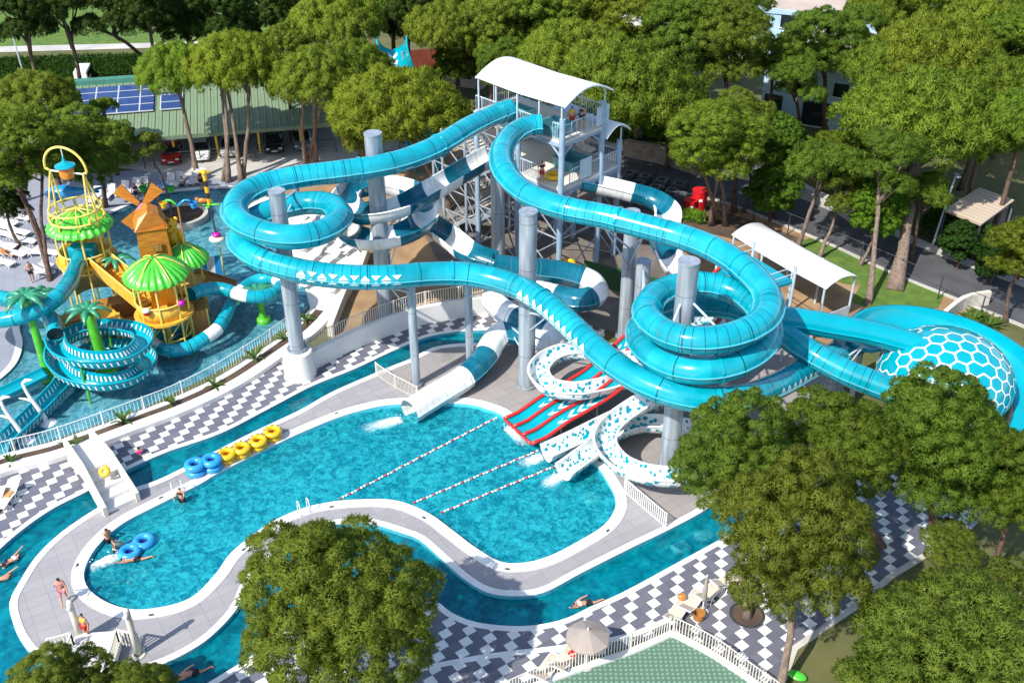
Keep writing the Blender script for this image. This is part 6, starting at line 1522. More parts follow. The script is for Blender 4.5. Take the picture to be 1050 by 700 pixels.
# ---------------------------------------------------------------- service yard
for k, (x, y, h, r, l) in enumerate(((716, 216, 1.9, .62, 'tall red cylinder bin at the end of the black boxes'), (707, 219, 1.25, .5, 'short red cylinder bin in front of the tall red one'))):
    c = G(x, y, 0); t = thing('red_bin', l, 'bin', c); mb = MB(); mb.lathe([(0, 0), (r*.92, 0), (r, .1), (r, h-.15), (r*1.06, h-.12), (r*1.06, h), (0, h)], c, 24); mb.build('drum', M['red'], t, smooth='auto'); mb = MB(); mb.box(c+Vector((.0, -r, h*.62)), (.28, .03, .22)); mb.build('paper_tag', M['wplastic'], t)
t = thing('crate', 'black box', 'box'); mb = MB(); w2, hh = .5, 1.2; i_ = .26
mb.add([(-w2,-w2,0),(w2,-w2,0),(w2,w2,0),(-w2,w2,0),(-w2,-w2,hh),(w2,-w2,hh),(w2,w2,hh),(-w2,w2,hh),(-i_,-i_,hh),(i_,-i_,hh),(i_,i_,hh),(-i_,i_,hh),(-i_,-i_,hh-.4),(i_,-i_,hh-.4),(i_,i_,hh-.4),(-i_,i_,hh-.4)], [(3,2,1,0),(0,1,5,4),(1,2,6,5),(2,3,7,6),(3,0,4,7),(4,5,9,8),(5,6,10,9),(6,7,11,10),(7,4,8,11),(8,9,13,12),(9,10,14,13),(10,11,15,14),(11,8,12,15),(12,13,14,15)]); mb.build('shell', M['crate'] if 'crate' in M else M.setdefault('crate', pm('blue black plastic', (.05, .055, .075), (.075, .08, .10), 2, .45)), t, bevel=.04, local=True)
mb = MB(); [mb.bar((sx*.38, -.42, hh+.02), (sx*.38, .42, hh+.02), .08, .05) for sx in (-1, 1)]; [mb.bar((-.42, sx*.38, hh+.02), (.42, sx*.38, hh+.02), .08, .05) for sx in (-1, 1)]; mb.build('lid_frame', M['darkmetal2'] if 'darkmetal2' in M else M.setdefault('darkmetal2', pm('dark grey plastic', (.13, .14, .16), None, 3, .4)), t, local=True)
for k, (x, y) in enumerate(((645,190),(661,193),(678,197),(695,201),(654,200),(671,204),(688,208),(646,209),(662,213),(636,200),(680,216),(697,212))): place(t, USED, G(x, y, .02), -.45+.05*rnd.random(), 'black box with a square opening in its lid beside the road', 'black boxes with open lids beside the road')
mb = MB(); c = G(640, 300, 0)
o = MB(); o.box(c+Vector((0, 0, .9)), (6.5, .2, 1.8), -.5); tag(o.build('hedge_screen', M['greenscreen'] if 'greenscreen' in M else M.setdefault('greenscreen', pm('dark green artificial hedge', (.012, .06, .018), (.02, .09, .03), 9, .9, .6, 30))), 'dark green hedge screen under the slide tower', 'screen')
ring(G(582, 272, 1.4)+Vector((0,0,.0)), .42, .18, 'yplastic', 'yellow swim ring resting behind the banded tube bend under the tower')
ring(Vector((2.9, 69.4, 7.55)), .42, .18, 'yplastic', 'orange yellow swim ring on the lower deck of the tower')

for k, (x, y, zz, l) in enumerate(((606,512,-1.28,'pale square step lying under water in the pool corner'), (142,592,-1.28,'pale square step lying under water at the pool bend'), (698,564,-1.04,'pale square step under water in the river beside the promenade'), (722,552,-1.04,'pale square step under water in the river close to the pine'))):
    c = G(x, y, zz); t = thing('underwater_step', l, 'pool step', c); mb = MB(); mb.box(c+Vector((0, 0, .15)), (.9, .7, .3), .5); mb.build('slab', M['wplastic'], t, bevel=.04); mb = MB(); mb.box(c+Vector((0, 0, .315)), (.7, .5, .03), .5); mb.build('grip_pad', M['canvas_grey'], t)

# skimmer slots in the coping
Pm = Path([Vector(v) for v in main], raw=True)
for k in range(13):
    u = Pm.L*(k+.35)/13; p, T, S, N = Pm.at(u); c = Vector((p[0], p[1], 0))+Vector((S[0], S[1], 0))*.42
    mb = MB(); mb.box(c+Vector((0, 0, .053)), (.24, .12, .02), math.atan2(T[1], T[0])); o = mb.build('skimmer_slot', M['darkmetal']); tag(o, 'small dark skimmer slot in the white coping of the main pool', 'skimmer', 'skimmer slots in the pool coping')
# ---------------------------------------------------------------- trees
def crown_arrays(kind, seed, npuff, ntuft, nblade, bl, bw, pr=.13):
    """foliage pads spread over an uneven crown; each pad is a dome of needle tufts. Returns triangles, tip weight, normals, pad centres"""
    g = np.random.default_rng(seed); nl = 8
    # the crown is a huddle of lobes; each lobe is covered with evenly spread, jittered pads
    lobes = []
    if kind == 'cone': lobes = [((0, 0, z), (.85-.28*z)*.55, .55) for z in (-1.7, -1.1, -.5, .1, .7, 1.3, 1.9)]
    else:
        nlob = {'umbrella': 11, 'globe': 11, 'loose': 7}[kind]; hz = {'umbrella': .30, 'globe': .72, 'loose': .62}[kind]
        for q in range(nlob):
            a = 2.4*q+g.uniform(-.4, .4); rr = .66*math.sqrt((q+.35)/nlob); zz = hz*(1-(rr/.72)**2)*g.uniform(.55, 1.15)+(g.uniform(-.38, .25) if kind != 'umbrella' else g.uniform(-.06, .10))
            lobes.append(((rr*math.cos(a), rr*math.sin(a), zz), g.uniform(.34, .47)*(1 if kind != 'loose' else .8), {'umbrella': .52, 'globe': .82, 'loose': .7}[kind]))
        if kind == 'globe':
            for q in range(5): a = 1.26*q+g.uniform(-.3, .3); lobes.append(((.5*math.cos(a), .5*math.sin(a), g.uniform(-.45, -.2)), g.uniform(.28, .38), .7))
    if kind == 'umbrella': lobes = [((0, 0, .06), .80, .44)]+[((.56*math.cos(.9*q), .56*math.sin(.9*q), g.uniform(-.07, .05)), g.uniform(.33, .44), .50) for q in range(7)]+[((.34*math.cos(1.6*q), .34*math.sin(1.6*q), g.uniform(.14, .24)), g.uniform(.26, .36), .55) for q in range(4)]
    w = np.array([l[1]**2 for l in lobes]); w = w/w.sum(); C, D_ = [], []
    for l, wl in zip(lobes, w):
        m = max(5, int(npuff*wl*1.35)); i = np.arange(m)+.5; ph = np.arccos(1-2*i/m); th = math.pi*(1+5**.5)*i+g.uniform(0, 6)
        d = np.stack([np.cos(th)*np.sin(ph), np.sin(th)*np.sin(ph), np.cos(ph)], 1)+g.normal(size=(m, 3))*.10; d /= np.linalg.norm(d, axis=1)[:, None]; d = d[d[:, 2] > -.35]
        cc = np.array(l[0])+d*l[1]*np.array([1, 1, l[2]])*g.uniform(.75, 1.12, (len(d), 1)); ins = np.zeros(len(cc), bool)
        for l2 in lobes:
            if l2 is l: continue
            e = (cc-np.array(l2[0]))/(l2[1]*np.array([1, 1, l2[2]])); ins |= (np.sum(e*e, axis=1) < .45)
        C.append(cc[~ins]); D_.append(d[~ins])
    c = np.concatenate(C); dd = np.concatenate(D_)
    if kind == 'loose': k = g.random(len(c)) < .7; c = c[k]; dd = dd[k]
    n = len(c); rp = pr*g.uniform(.65, 1.35, n); out = dd*.8+np.array([0, 0, .8]); out /= np.linalg.norm(out, axis=1)[:, None]
    t = g.normal(size=(n, ntuft, 3)); t /= np.linalg.norm(t, axis=2)[:, :, None]; t = t+out[:, None, :]*.85; t /= np.linalg.norm(t, axis=2)[:, :, None]
    p = c[:, None, :]+t*rp[:, None, None]*np.array([1.1, 1.1, .85])*g.uniform(.72, 1.0, (n, ntuft, 1)); p = p.reshape(-1, 3); t = t.reshape(-1, 3); N = len(p)
    b = t[:, None, :]*.9+g.normal(size=(N, nblade, 3))*.6; b /= np.linalg.norm(b, axis=2)[:, :, None]
    L = bl*g.uniform(.6, 1.3, (N, nblade, 1)); s = np.cross(b, g.normal(size=(N, nblade, 3))); s /= np.linalg.norm(s, axis=2)[:, :, None]
    P = np.repeat(p[:, None, :], nblade, 1)+g.normal(size=(N, nblade, 3))*bl*.25
    v0 = P-s*bw*.5; v1 = P+s*bw*.5; v2 = P+b*L
    # shading normal: mostly that of the pad, so pads catch the sun as rounded tufts
    nm = t[:, None, :]*.8+b*.35+g.normal(size=(N, nblade, 3))*.28; nm /= np.linalg.norm(nm, axis=2)[:, :, None]
    fn = np.cross(v1-v0, v2-v0); fl = (np.sum(fn*nm, axis=2) < 0)[:, :, None]; v0, v1 = np.where(fl, v1, v0), np.where(fl, v0, v1)
    V = np.stack([v0, v1, v2], 2).reshape(-1, 3); NM = np.repeat(nm.reshape(-1, 3), 3, 0)
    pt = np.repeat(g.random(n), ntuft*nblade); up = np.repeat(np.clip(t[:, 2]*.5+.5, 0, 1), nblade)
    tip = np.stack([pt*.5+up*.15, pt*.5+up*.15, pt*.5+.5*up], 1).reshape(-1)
    return V.astype(np.float32), tip.astype(np.float32), NM.astype(np.float32), c
def tri_mesh(name, V, tip, mat, NM=None):
    me = bpy.data.meshes.new(name); nv = len(V); nt_ = nv//3
    me.vertices.add(nv); me.vertices.foreach_set('co', V.ravel()); me.loops.add(nv); me.loops.foreach_set('vertex_index', np.arange(nv, dtype=np.int32))
    me.polygons.add(nt_); me.polygons.foreach_set('loop_start', np.arange(0, nv, 3, dtype=np.int32)); me.polygons.foreach_set('loop_total', np.full(nt_, 3, np.int32))
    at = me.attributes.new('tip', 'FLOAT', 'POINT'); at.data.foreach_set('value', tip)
    me.materials.append(mat); me.update(calc_edges=True)
    if NM is not None: me.polygons.foreach_set('use_smooth', np.ones(nt_, bool)); me.normals_split_custom_set_from_vertices(NM)
    return me
PROTO = {}
def proto_crown(kind, det, i):
    k = (kind, det, i)
    if k not in PROTO:
        sd = sum(map(ord, kind))*7+i*13+det
        if det == 2: a = (kind, sd, 470, 78, 8, .043, .0115, .110)
        elif det == 1: a = (kind, sd, 560, 54, 6, .046, .016, .100)
        else: a = (kind, sd, 130, 22, 5, .10, .045, .15)
        if kind == 'broad': a = (('globe',)+a[1:5]+(a[5]*.9, a[6]*2.2, a[7]))
        if kind == 'loose': a = (kind, sd, int(a[2]*.62))+a[3:7]+(a[7]*1.1,)
        V, tip, NM, c = crown_arrays(*a); PROTO[k] = (tri_mesh('crown', V, tip, M['broad'] if kind == 'broad' else M['needle'], NM), c)
    return PROTO[k]
TINT = {'olive': (1.32, 1.32, .98), 'bright': (1.55, 1.58, .95), 'mid': (1.32, 1.42, .95), 'dark': (.45, .60, .55), 'yellow': (1.5, 1.45, .75), 'fresh': (1.3, 1.5, .8), 'grey': (1.4, 1.38, 1.15)}
TREES = []
def tree(x, y, w_, z, kind, label, tint='bright', det=1, base=None, stems=1, flat=1.0, bark='barkd', group=None, name=None, proto=0, thick=1.0, stretch=1.0):
    c = G(x, y, z); Rr = w_/ppm(x, y, z)*1.06; rr = random.Random(int(x*31+y*17)); B = G(*base) if base else Vector((c.x+rr.uniform(-.4, .4), c.y+rr.uniform(-.3, .3), 0))
    nm = name or ('umbrella_pine' if kind in ('umbrella', 'globe', 'loose') else 'cypress_tree' if kind == 'cone' else 'leafy_tree')
    t = thing(nm, label, 'tree', B, group); me, cl = proto_crown(kind, det, proto)
    o = bpy.data.objects.new('crown', me); COL.objects.link(o); o.parent = t; o.location = c-B; o.scale = (Rr*stretch, Rr, Rr*flat); rz = rr.uniform(0, 6.28); o.rotation_euler = (0, 0, rz)
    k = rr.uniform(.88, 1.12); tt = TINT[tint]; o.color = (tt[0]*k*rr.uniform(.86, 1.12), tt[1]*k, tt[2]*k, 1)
    # trunk with limbs
    low = c.z-Rr*flat*(.12 if kind == 'umbrella' else .35 if kind != 'cone' else 1.6); mb = MB(); rt = (.05+.03*Rr+.012*low)*thick
    for s in range(stems):
        bo = Vector((0, 0, 0)) if stems == 1 else Vector((rr.uniform(-.9, .9), rr.uniform(-.5, .5), 0))
        top = Vector((c.x, c.y, low)) if stems == 1 else Vector((c.x+rr.uniform(-.45, .45)*Rr, c.y+rr.uniform(-.4, .4)*Rr, low))
        st = B+bo-Vector((0, 0, .1)); wob = Vector((rr.uniform(-.3, .3), rr.uniform(-.3, .3), 0)); pts = []; n = 8
        for i in range(n+1):
            q = i/n; pts.append(st.lerp(top, q)+wob*math.sin(q*math.pi)+Vector((rr.uniform(-.05, .05), rr.uniform(-.05, .05), 0)))
        rs = rt/(1 if stems == 1 else 1.3)
        mb.tube(pts, [rs*(1.35-.45*min(1, i*4/n) - .35*i/n) for i in range(n+1)], 9)
        nb = 7 if stems == 1 else 4
        if kind == 'cone': nb = 0
        for b in range(nb):
            ci = cl[rr.randrange(len(cl))]; e = Vector((ci[0]*Rr*stretch*.8, ci[1]*Rr*.8, ci[2]*Rr*flat*.8)); e.rotate(Matrix.Rotation(rz, 3, 'Z')); e = c+e
            s0 = top.lerp(st, rr.uniform(0, .22)); m_ = s0.lerp(e, .5)+Vector((0, 0, rr.uniform(-.1, .25)*Rr*.4)); mb.tube([s0, m_, e], [rs*.5, rs*.34, rs*.12], 6)
    mb.build('trunk', M[bark], t, smooth=True)
    TREES.append((c, Rr)); return t
# foreground
tree(347, 622, 95, 5.4, 'globe', 'big round olive green pine at the bottom beside the river', 'olive', 2, flat=.92, proto=1)
tree(757, 474, 60, 7.6, 'globe', 'olive pine growing from the round pit in the paving', 'olive', 2, base=(767, 631), flat=1.0, bark='barkl', proto=2)
tree(813, 562, 78, 6.6, 'globe', 'large olive pine with a reddish trunk at the corner of the paving', 'olive', 2, base=(797, 712), flat=1.05, bark='barkl', proto=3, stretch=.95)
tree(860, 455, 60, 6.6, 'globe', 'olive pine in front of the tubes left of the hexagon dome', 'mid', 2, base=(905, 560), flat=.8, proto=1)
tree(962, 462, 76, 6.6, 'globe', 'olive pine covering the front of the hexagon dome', 'mid', 2, base=(965, 580), flat=.88, proto=2)
tree(1050, 500, 50, 6.0, 'globe', 'olive pine cut by the right edge below the dome', 'mid', 2, proto=3)
tree(968, 692, 103, 5.0, 'globe', 'wide pale green pine at the bottom right corner of the photo', 'grey', 2, flat=.75, proto=3, bark='barkl', stretch=1.05)
tree(1052, 618, 56, 5.2, 'loose', 'thin pale green pine at the right edge above the corner pine', 'grey', 2, bark='barkl')
tree(58, 712, 52, 3.6, 'globe', 'pine top left of the bottom footbridge', 'olive', 2, flat=.7, proto=2)
tree(136, 714, 40, 3.2, 'globe', 'smaller pine top right of the bottom footbridge', 'olive', 2, flat=.7, proto=1)
t = tree(975, 560, 34, 4.0, 'loose', 'sparse young pine with bare pale branches beside the paving edge', 'grey', 1, base=(955, 618), bark='barkl', flat=.6)
# right side
tree(943, 126, 80, 9.0, 'umbrella', 'broad flat topped pine with the thickest trunk on the corner lawn', 'bright', 1, base=(917, 297), bark='barkl', thick=1.55, proto=1, flat=1.15)
tree(905, 172, 44, 8.2, 'loose', 'thin pine on the corner lawn left of the thickest trunk', 'mid', 1, base=(890, 312), bark='barkl', proto=1, flat=.9)
tree(842, 178, 42, 6.5, 'loose', 'slim pine with a forked pale trunk behind the white canopy', 'mid', 1, base=(818, 255), bark='barkl', proto=0)
tree(862, 200, 30, 5.0, 'loose', 'slender leaning pine beside the small lawn behind the canopy', 'mid', 1, base=(838, 266), bark='barkl', proto=1)
tree(900, 222, 27, 4.0, 'broad', 'bright leafy tree on the brown earth behind the canopy', 'fresh', 1, base=(882, 272), bark='barkl')
tree(792, 200, 25, 2.6, 'broad', 'low dark leafy tree between the black boxes and the road', 'mid', 1, base=(790, 226))
tree(733, 148, 50, 8.0, 'globe', 'yellow green pine with three stems behind the red bins', 'bright', 1, base=(737, 229), stems=3, flat=.75, bark='barkl', proto=1)
tree(762, 122, 34, 8.0, 'globe', 'bushy pine behind the three stemmed pine', 'mid', 1, flat=.8, proto=2)
tree(800, 152, 26, 6.0, 'broad', 'leafy tree on the far side of the road behind the low dark tree', 'mid', 1)
tree(1012, 136, 44, 8.0, 'umbrella', 'dense pine behind the tan corrugated hut roof', 'bright', 1, proto=2, flat=1.2)
tree(1050, 262, 36, 5.0, 'globe', 'pine at the right edge in front of the tan hut roof', 'bright', 1, proto=1, flat=.9)
tree(982, 250, 19, 2.0, 'broad', 'dark hedge like tree under the tan hut roof', 'dark', 1)
tree(1018, 270, 19, 1.8, 'broad', 'dark leafy tree between the hut roof and the road', 'dark', 1)
tree(945, 205, 30, 5.0, 'loose', 'thin pine between the thickest trunk and the road lamp', 'mid', 1)
tree(642, 98, 74, 9.5, 'umbrella', 'wide flat topped pine right behind the tower canopy with one straight trunk', 'bright', 1, base=(655, 140), flat=1.25, proto=0, bark='barkl')
tree(590, 62, 58, 9.5, 'umbrella', 'flat topped pine behind the white tower canopy', 'bright', 1, proto=1, flat=1.2)
tree(848, 48, 50, 9.5, 'globe', 'tall rounded pine in front of the pale blue building', 'mid', 1, base=(846, 138), flat=.85, proto=2)
tree(818, 90, 32, 7.0, 'loose', 'slim pine beside the pale blue wall', 'mid', 1, base=(821, 130), proto=1)
tree(912, 72, 46, 9.0, 'umbrella', 'flat pine right of the pale blue building', 'bright', 1, proto=0, flat=1.3)
tree(960, 62, 62, 10, 'umbrella', 'flat pine in the second row above the broad corner pine', 'bright', 1, proto=2, flat=1.3)
tree(1012, 92, 50, 9.0, 'umbrella', 'flat pine left of the small grey roof at the right edge', 'bright', 1, proto=1, flat=1.3)
tree(748, 50, 42, 10, 'globe', 'tall dark rounded pine with a deep shadow gap on its right', 'mid', 1, flat=1.0, proto=1)
tree(703, 42, 52, 10, 'globe', 'tall rounded pine above the broad straight trunked pine', 'mid', 1, flat=.9, proto=3)
tree(690, 118, 30, 5.0, 'broad', 'green undergrowth tree right of the straight trunked pine', 'mid', 1)
tree(520, 70, 32, 8.0, 'globe', 'round pine left of the white tower canopy', 'mid', 1, proto=3)
tree(872, 158, 34, 4.0, 'globe', 'bushy pine below the pale blue building', 'bright', 1, flat=.8, proto=3)
tree(770, 160, 30, 5.0, 'loose', 'yellowish thin pine left of the pale concrete wall', 'bright', 1)
# left
tree(408, 116, 70, 8.2, 'umbrella', 'large golden green pine directly above the long upper tube', 'yellow', 1, base=(462, 215), flat=1.1, proto=2, bark='barkl', stretch=1.0)
tree(372, 150, 26, 5.5, 'loose', 'thin brownish pine beside the thick rear column', 'grey', 1, base=(380, 195), bark='barkl')
tree(322, 84, 48, 9.0, 'umbrella', 'pine with forked stems at the right end of the green roof', 'bright', 1, base=(318, 168), stems=3, flat=1.3, proto=1, bark='barkl')
tree(240, 72, 50, 9.8, 'umbrella', 'tall pine with four thin stems in front of the green roof', 'yellow', 1, base=(240, 186), stems=4, flat=1.35, proto=0, bark='barkl')
tree(180, 76, 38, 9.2, 'umbrella', 'pine with one thin leaning stem beside the solar panels', 'bright', 1, base=(203, 184), flat=1.5, proto=2, bark='barkl')
tree(36, 106, 44, 8.5, 'umbrella', 'round dark pine in front of the left solar panels', 'mid', 1, flat=1.3, proto=0)
tree(22, 158, 52, 8.5, 'globe', 'bushy pine at the left edge above the sun loungers', 'mid', 1, base=(44, 286), stems=3, flat=.75, proto=1, thick=.9)
tree(92, 152, 46, 6.5, 'globe', 'pine behind the yellow bucket arch', 'mid', 1, base=(108, 212), flat=.85, proto=2)
tree(105, 114, 15, 6.0, 'loose', 'narrow young pine at the edge of the solar roof', 'mid', 1, proto=0, flat=1.2)
tree(153, 152, 17, 6.0, 'loose', 'thin sapling rising from the round planter in the pool', 'grey', 1, base=(178, 228), proto=1, thick=.7)
tree(-5, 120, 36, 7.5, 'globe', 'pine cut by the left edge beside the solar roof', 'dark', 1, proto=2)
tree(4, 205, 26, 4.0, 'globe', 'dark pine low at the left edge behind the loungers', 'dark', 1, proto=1)
# rows at the back
tree(345, 28, 46, 10, 'umbrella', 'wide golden pine in the back row above the green roof', 'bright', 1, proto=1, flat=1.4)
tree(362, 72, 38, 8.5, 'umbrella', 'golden pine in front of the back row left of the aqua chute', 'bright', 1, proto=0, flat=1.4)
tree(454, 34, 38, 9.5, 'umbrella', 'rounded pine with a clear trunk right of the aqua chute', 'bright', 1, base=(448, 84), proto=2, flat=1.5)
tree(292, 62, 30, 8.0, 'globe', 'pine between the green roof and the back row', 'mid', 1, proto=1)
tree(500, 32, 40, 9.5, 'globe', 'pine in the back row above the tower canopy tip', 'mid', 1, proto=2)
tree(555, 22, 48, 10, 'globe', 'dense pine in the back row behind the tower canopy', 'mid', 1, proto=3)
tree(625, 26, 52, 10, 'globe', 'dense pine in the back row right of the tower canopy', 'bright', 1, proto=1, flat=.8)
tree(22, 18, 36, 11, 'globe', 'dark tree at the top left corner', 'dark', 1, proto=1)
tree(66, 14, 34, 11, 'loose', 'feathery grey green tree in the top left row', 'dark', 1, proto=0)
tree(112, 22, 36, 10, 'loose', 'grey green pine with a dark leaning trunk by the hotel path', 'dark', 1, base=(146, 58), proto=1)
tree(150, 10, 32, 11, 'globe', 'dark rounded tree above the hotel path', 'dark', 1, proto=2)
tree(190, 24, 30, 8.5, 'globe', 'dark tree right of the hotel path', 'dark', 1, proto=3)
tree(228, 14, 34, 10, 'globe', 'dark dense tree behind the four stemmed pine', 'dark', 1, proto=1)
tree(300, 10, 36, 10, 'globe', 'dark tree in the back row left of the wide golden pine', 'dark', 1, proto=2)
tree(262, 28, 9, 7, 'cone', 'dark narrow cypress on the bright lawn, left one of two', 'dark', 1)
tree(287, 24, 10, 7, 'cone', 'dark narrow cypress on the bright lawn, right one of two', 'dark', 1)
tree(250, 32, 16, 4, 'broad', 'small round dark tree beside the cypresses', 'dark', 1)
for i, (x, y, w_, tn) in enumerate(((400,4,50,'mid'),(470,2,46,'mid'),(535,-6,50,'mid'),(590,-2,50,'bright'),(670,0,50,'mid'),(735,4,50,'mid'),(905,14,36,'mid'),(960,20,52,'bright'),(1010,34,50,'bright'),(1048,52,46,'bright'),(985,-4,46,'mid'),(1040,6,46,'mid'),(1050,125,40,'bright'))):
    tree(x, y, w_, 10, 'globe' if i % 2 else 'umbrella', 'far pine in the dense row along the top edge', tn, 1, flat=.8 if i % 2 else 1.4, proto=i % 3+ (0 if i % 2 == 0 else 1), group='far pines along the top edge')
tree(795, 64, 28, 8, 'globe', 'pine in front of the upper pale blue wall', 'mid', 1, proto=2)
tree(418, 22, 30, 9, 'globe', 'dark pine behind the top of the aqua chute', 'dark', 1, proto=1)
tree(520, 44, 30, 8, 'globe', 'pine filling the gap above the tower canopy tip', 'mid', 1, proto=3)
tree(470, 66, 26, 6, 'globe', 'small pine right of the board fence', 'mid', 1, proto=2)
# the wood beyond, one mass
V_, T_ = [], []
for i in range(90):
    x = rnd.uniform(-150, 150); y = rnd.uniform(165, 255); me, _c = proto_crown('globe', 0, i % 3); n = len(me.vertices)
    a = np.empty(n*3, np.float32); me.vertices.foreach_get('co', a); a = a.reshape(-1, 3)*rnd.uniform(4.5, 7)+np.array([x, y, rnd.uniform(6, 10)], np.float32); V_.append(a); q = np.empty(n, np.float32); me.attributes['tip'].data.foreach_get('value', q); T_.append(q)
o = bpy.data.objects.new('far_wood', tri_mesh('far_wood', np.concatenate(V_).astype(np.float32), np.concatenate(T_), M['needle'])); COL.objects.link(o); o.color = (.85, 1.0, .75, 1); tag(o, 'dense wood closing the view behind the back row of pines', 'wood', None, 'stuff')
def hedge(label, line, wid, h, tint, seed):
    """clipped leaf mass along a line"""
    P = Path(line, .3); g = np.random.default_rng(seed); n = int(P.L*wid*70); u = g.uniform(0, P.L, n); V = []; pts = np.array([[np.interp(a, P.u, P.P[:, k]) for k in range(3)] for a in u]); S = np.array([[np.interp(a, P.u, P.S[:, k]) for k in range(3)] for a in u])
    off = g.uniform(-.5, .5, n); z = h*(1-.5*(2*off)**2)*g.uniform(.55, 1.05, n); c = pts+S*(off*wid)[:, None]; c[:, 2] = z
    b = g.normal(size=(n, 4, 3))+np.array([0, 0, .8]); b /= np.linalg.norm(b, axis=2)[:, :, None]; s = np.cross(b, g.normal(size=(n, 4, 3))); s /= np.linalg.norm(s, axis=2)[:, :, None]
    p = np.repeat(c[:, None, :], 4, 1); V = np.stack([p-s*.07, p+s*.07, p+b*.38], 2).reshape(-1, 3).astype(np.float32); tip = np.tile(np.array([.1, .1, .8], np.float32), n*4)
    t = thing('hedge', label, 'hedge', line[0]); me = tri_mesh('foliage', V-np.array(tuple(line[0]), np.float32), tip, M['broad']); o = bpy.data.objects.new('foliage', me); COL.objects.link(o); o.parent = t; o.color = TINT[tint]+(1,)
    mb = MB(); k = max(2, int(P.L/1.5)); pl = [Vector(P.at(P.L*i/k)[0]) for i in range(k+1)]
    for a, b_ in zip(pl, pl[1:]): mb.bar(a+Vector((0, 0, h*.33)), b_+Vector((0, 0, h*.33)), wid*.7, h*.6)
    mb.build('branches', M['hedgecore'], t)
hedge('dark green hedge behind the solar roof below the hotel path', px([(-60,84),(20,80),(80,78),(150,76)]), 3.0, 2.2, 'dark', 1)
hedge('tall dark hedge on the bank above the teal ridge of the carport', px([(-60,82),(60,79),(150,77),(250,72)]), 4.0, 1.7, 'dark', 7)
hedge('dark hedge between the right road and the tan hut', px([(950,238),(985,255),(1050,282),(1100,300)]), 2.4, 2.6, 'dark', 2)
hedge('green shrubs at the foot of the red bins', px([(696,222),(708,226),(722,228)]), 1.3, .8, 'bright', 3)
hedge('wild green bushes on the bank behind the pale concrete wall', px([(770,150),(810,160),(850,175),(890,195),(930,215)]), 5.0, 1.8, 'bright', 4)
hedge('low green bushes along the tower side of the road', px([(600,130),(640,135),(690,140)]), 4.0, 1.2, 'mid', 5)
# ---------------------------------------------------------------- carport
def carport():
    e0, e1 = G(-60, 158, 2.8), G(350, 125.5, 2.8); e = (e1-e0).normalized(); d = Vector((-e.y, e.x, 0)); d = d if d.y > 0 else -d; L = (e1-e0).length; rise = 1.9; D = (G(147, 83, 4.7)-e0).dot(d)
    t = thing('carport', 'long green standing seam carport roof with solar panels over parked cars', 'carport', (e0.x, e0.y, 0))
    S = lambda a, b, dz=0.0: e0+e*a+d*b+Vector((0, 0, rise*b/D+dz))
    mb = MB(); q = [S(0, 0), S(L, 0), S(L, D), S(0, D)]; lo = [p-Vector((0, 0, .16)) for p in q]; mb.add(q+lo, [(0,1,2,3),(7,6,5,4),(4,5,1,0),(5,6,2,1),(6,7,3,2),(7,4,0,3)]); mb.uv = [(0,0),(L,0),(L,D),(0,D)]*2; mb.build('roof', M['seamroof'], t)
    sm = MB()
    for i in range(int(L/.62)): sm.bar(S(.3+i*.62, .02, .03), S(.3+i*.62, D-.02, .03), .05, .06)
    sm.build('seams', M['seamroof2'], t)
    mb = MB(); mb.bar(S(0, -.12, -.1), S(L, -.12, -.1), .16, .34); mb.build('gutter', M['seamroof2'], t)
    mb = MB(); mb.bar(S(0, D+.3, .1), S(L, D+.3, .1), .9, .5); mb.build('ridge_cap', M['ridge'], t)
    n = 9
    for i in range(n+1):
        for b in (1.2, D-1.0):
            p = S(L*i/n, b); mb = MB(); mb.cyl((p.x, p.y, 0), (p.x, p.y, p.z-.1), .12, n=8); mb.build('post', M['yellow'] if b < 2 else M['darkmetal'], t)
    p0, p1 = S(0, D-.4), S(L, D-.4); mb = MB(); mb.bar((p0.x, p0.y, 1.4), (p1.x, p1.y, 1.4), .15, 2.8); mb.build('back_wall', M['shadewall'], t)  # wall added at the back, coloured near black for the shade beneath the roof
    # solar arrays: find roof coordinates of corners given in image pixels
    def uv(x, y):
        # intersect the sight line with the sloping roof
        z = 3.0
        for _ in range(12): p = G(x, y, z); b = (p-e0).dot(d); z = 2.8+rise*b/D
        return (p-e0).dot(e), b
    for (pa, pb) in (((72, 122), (159, 86)), ((164, 115), (188, 95)), ((40, 127), (68, 92))):
        a0, b0 = uv(*pa); a1, b1 = uv(*pb); a0, a1 = min(a0, a1), max(a0, a1); b0, b1 = min(b0, b1), max(b0, b1)
        k = max(1, int((b1-b0)/3.3))
        for j in range(k):
            c0, c1 = b0+(b1-b0)*j/k, b0+(b1-b0)*(j+.94)/k; mb = MB(); q = [S(a0, c0, .22), S(a1, c0, .22), S(a1, c1, .22), S(a0, c1, .22)]; lo = [p-Vector((0, 0, .06)) for p in q]
            mb.add(q+lo, [(0,1,2,3),(7,6,5,4),(4,5,1,0),(5,6,2,1),(6,7,3,2),(7,4,0,3)]); mb.uv = [(0,0),(a1-a0,0),(a1-a0,c1-c0),(0,c1-c0)]*2; mb.build('solar_array', M['solar'], t)
    return e0, e, d
M['seamroof2'] = pm('green roof trim', (.17, .24, .15), (.13, .19, .12), 1, .5); M['ridge'] = pm('teal ridge', (.06, .24, .18), (.05, .19, .15), 1, .6); M['shadewall'] = pm('dark shade wall', (.05, .05, .05), (.035, .035, .035), 1, .9)
ce0, ce, cd = carport()
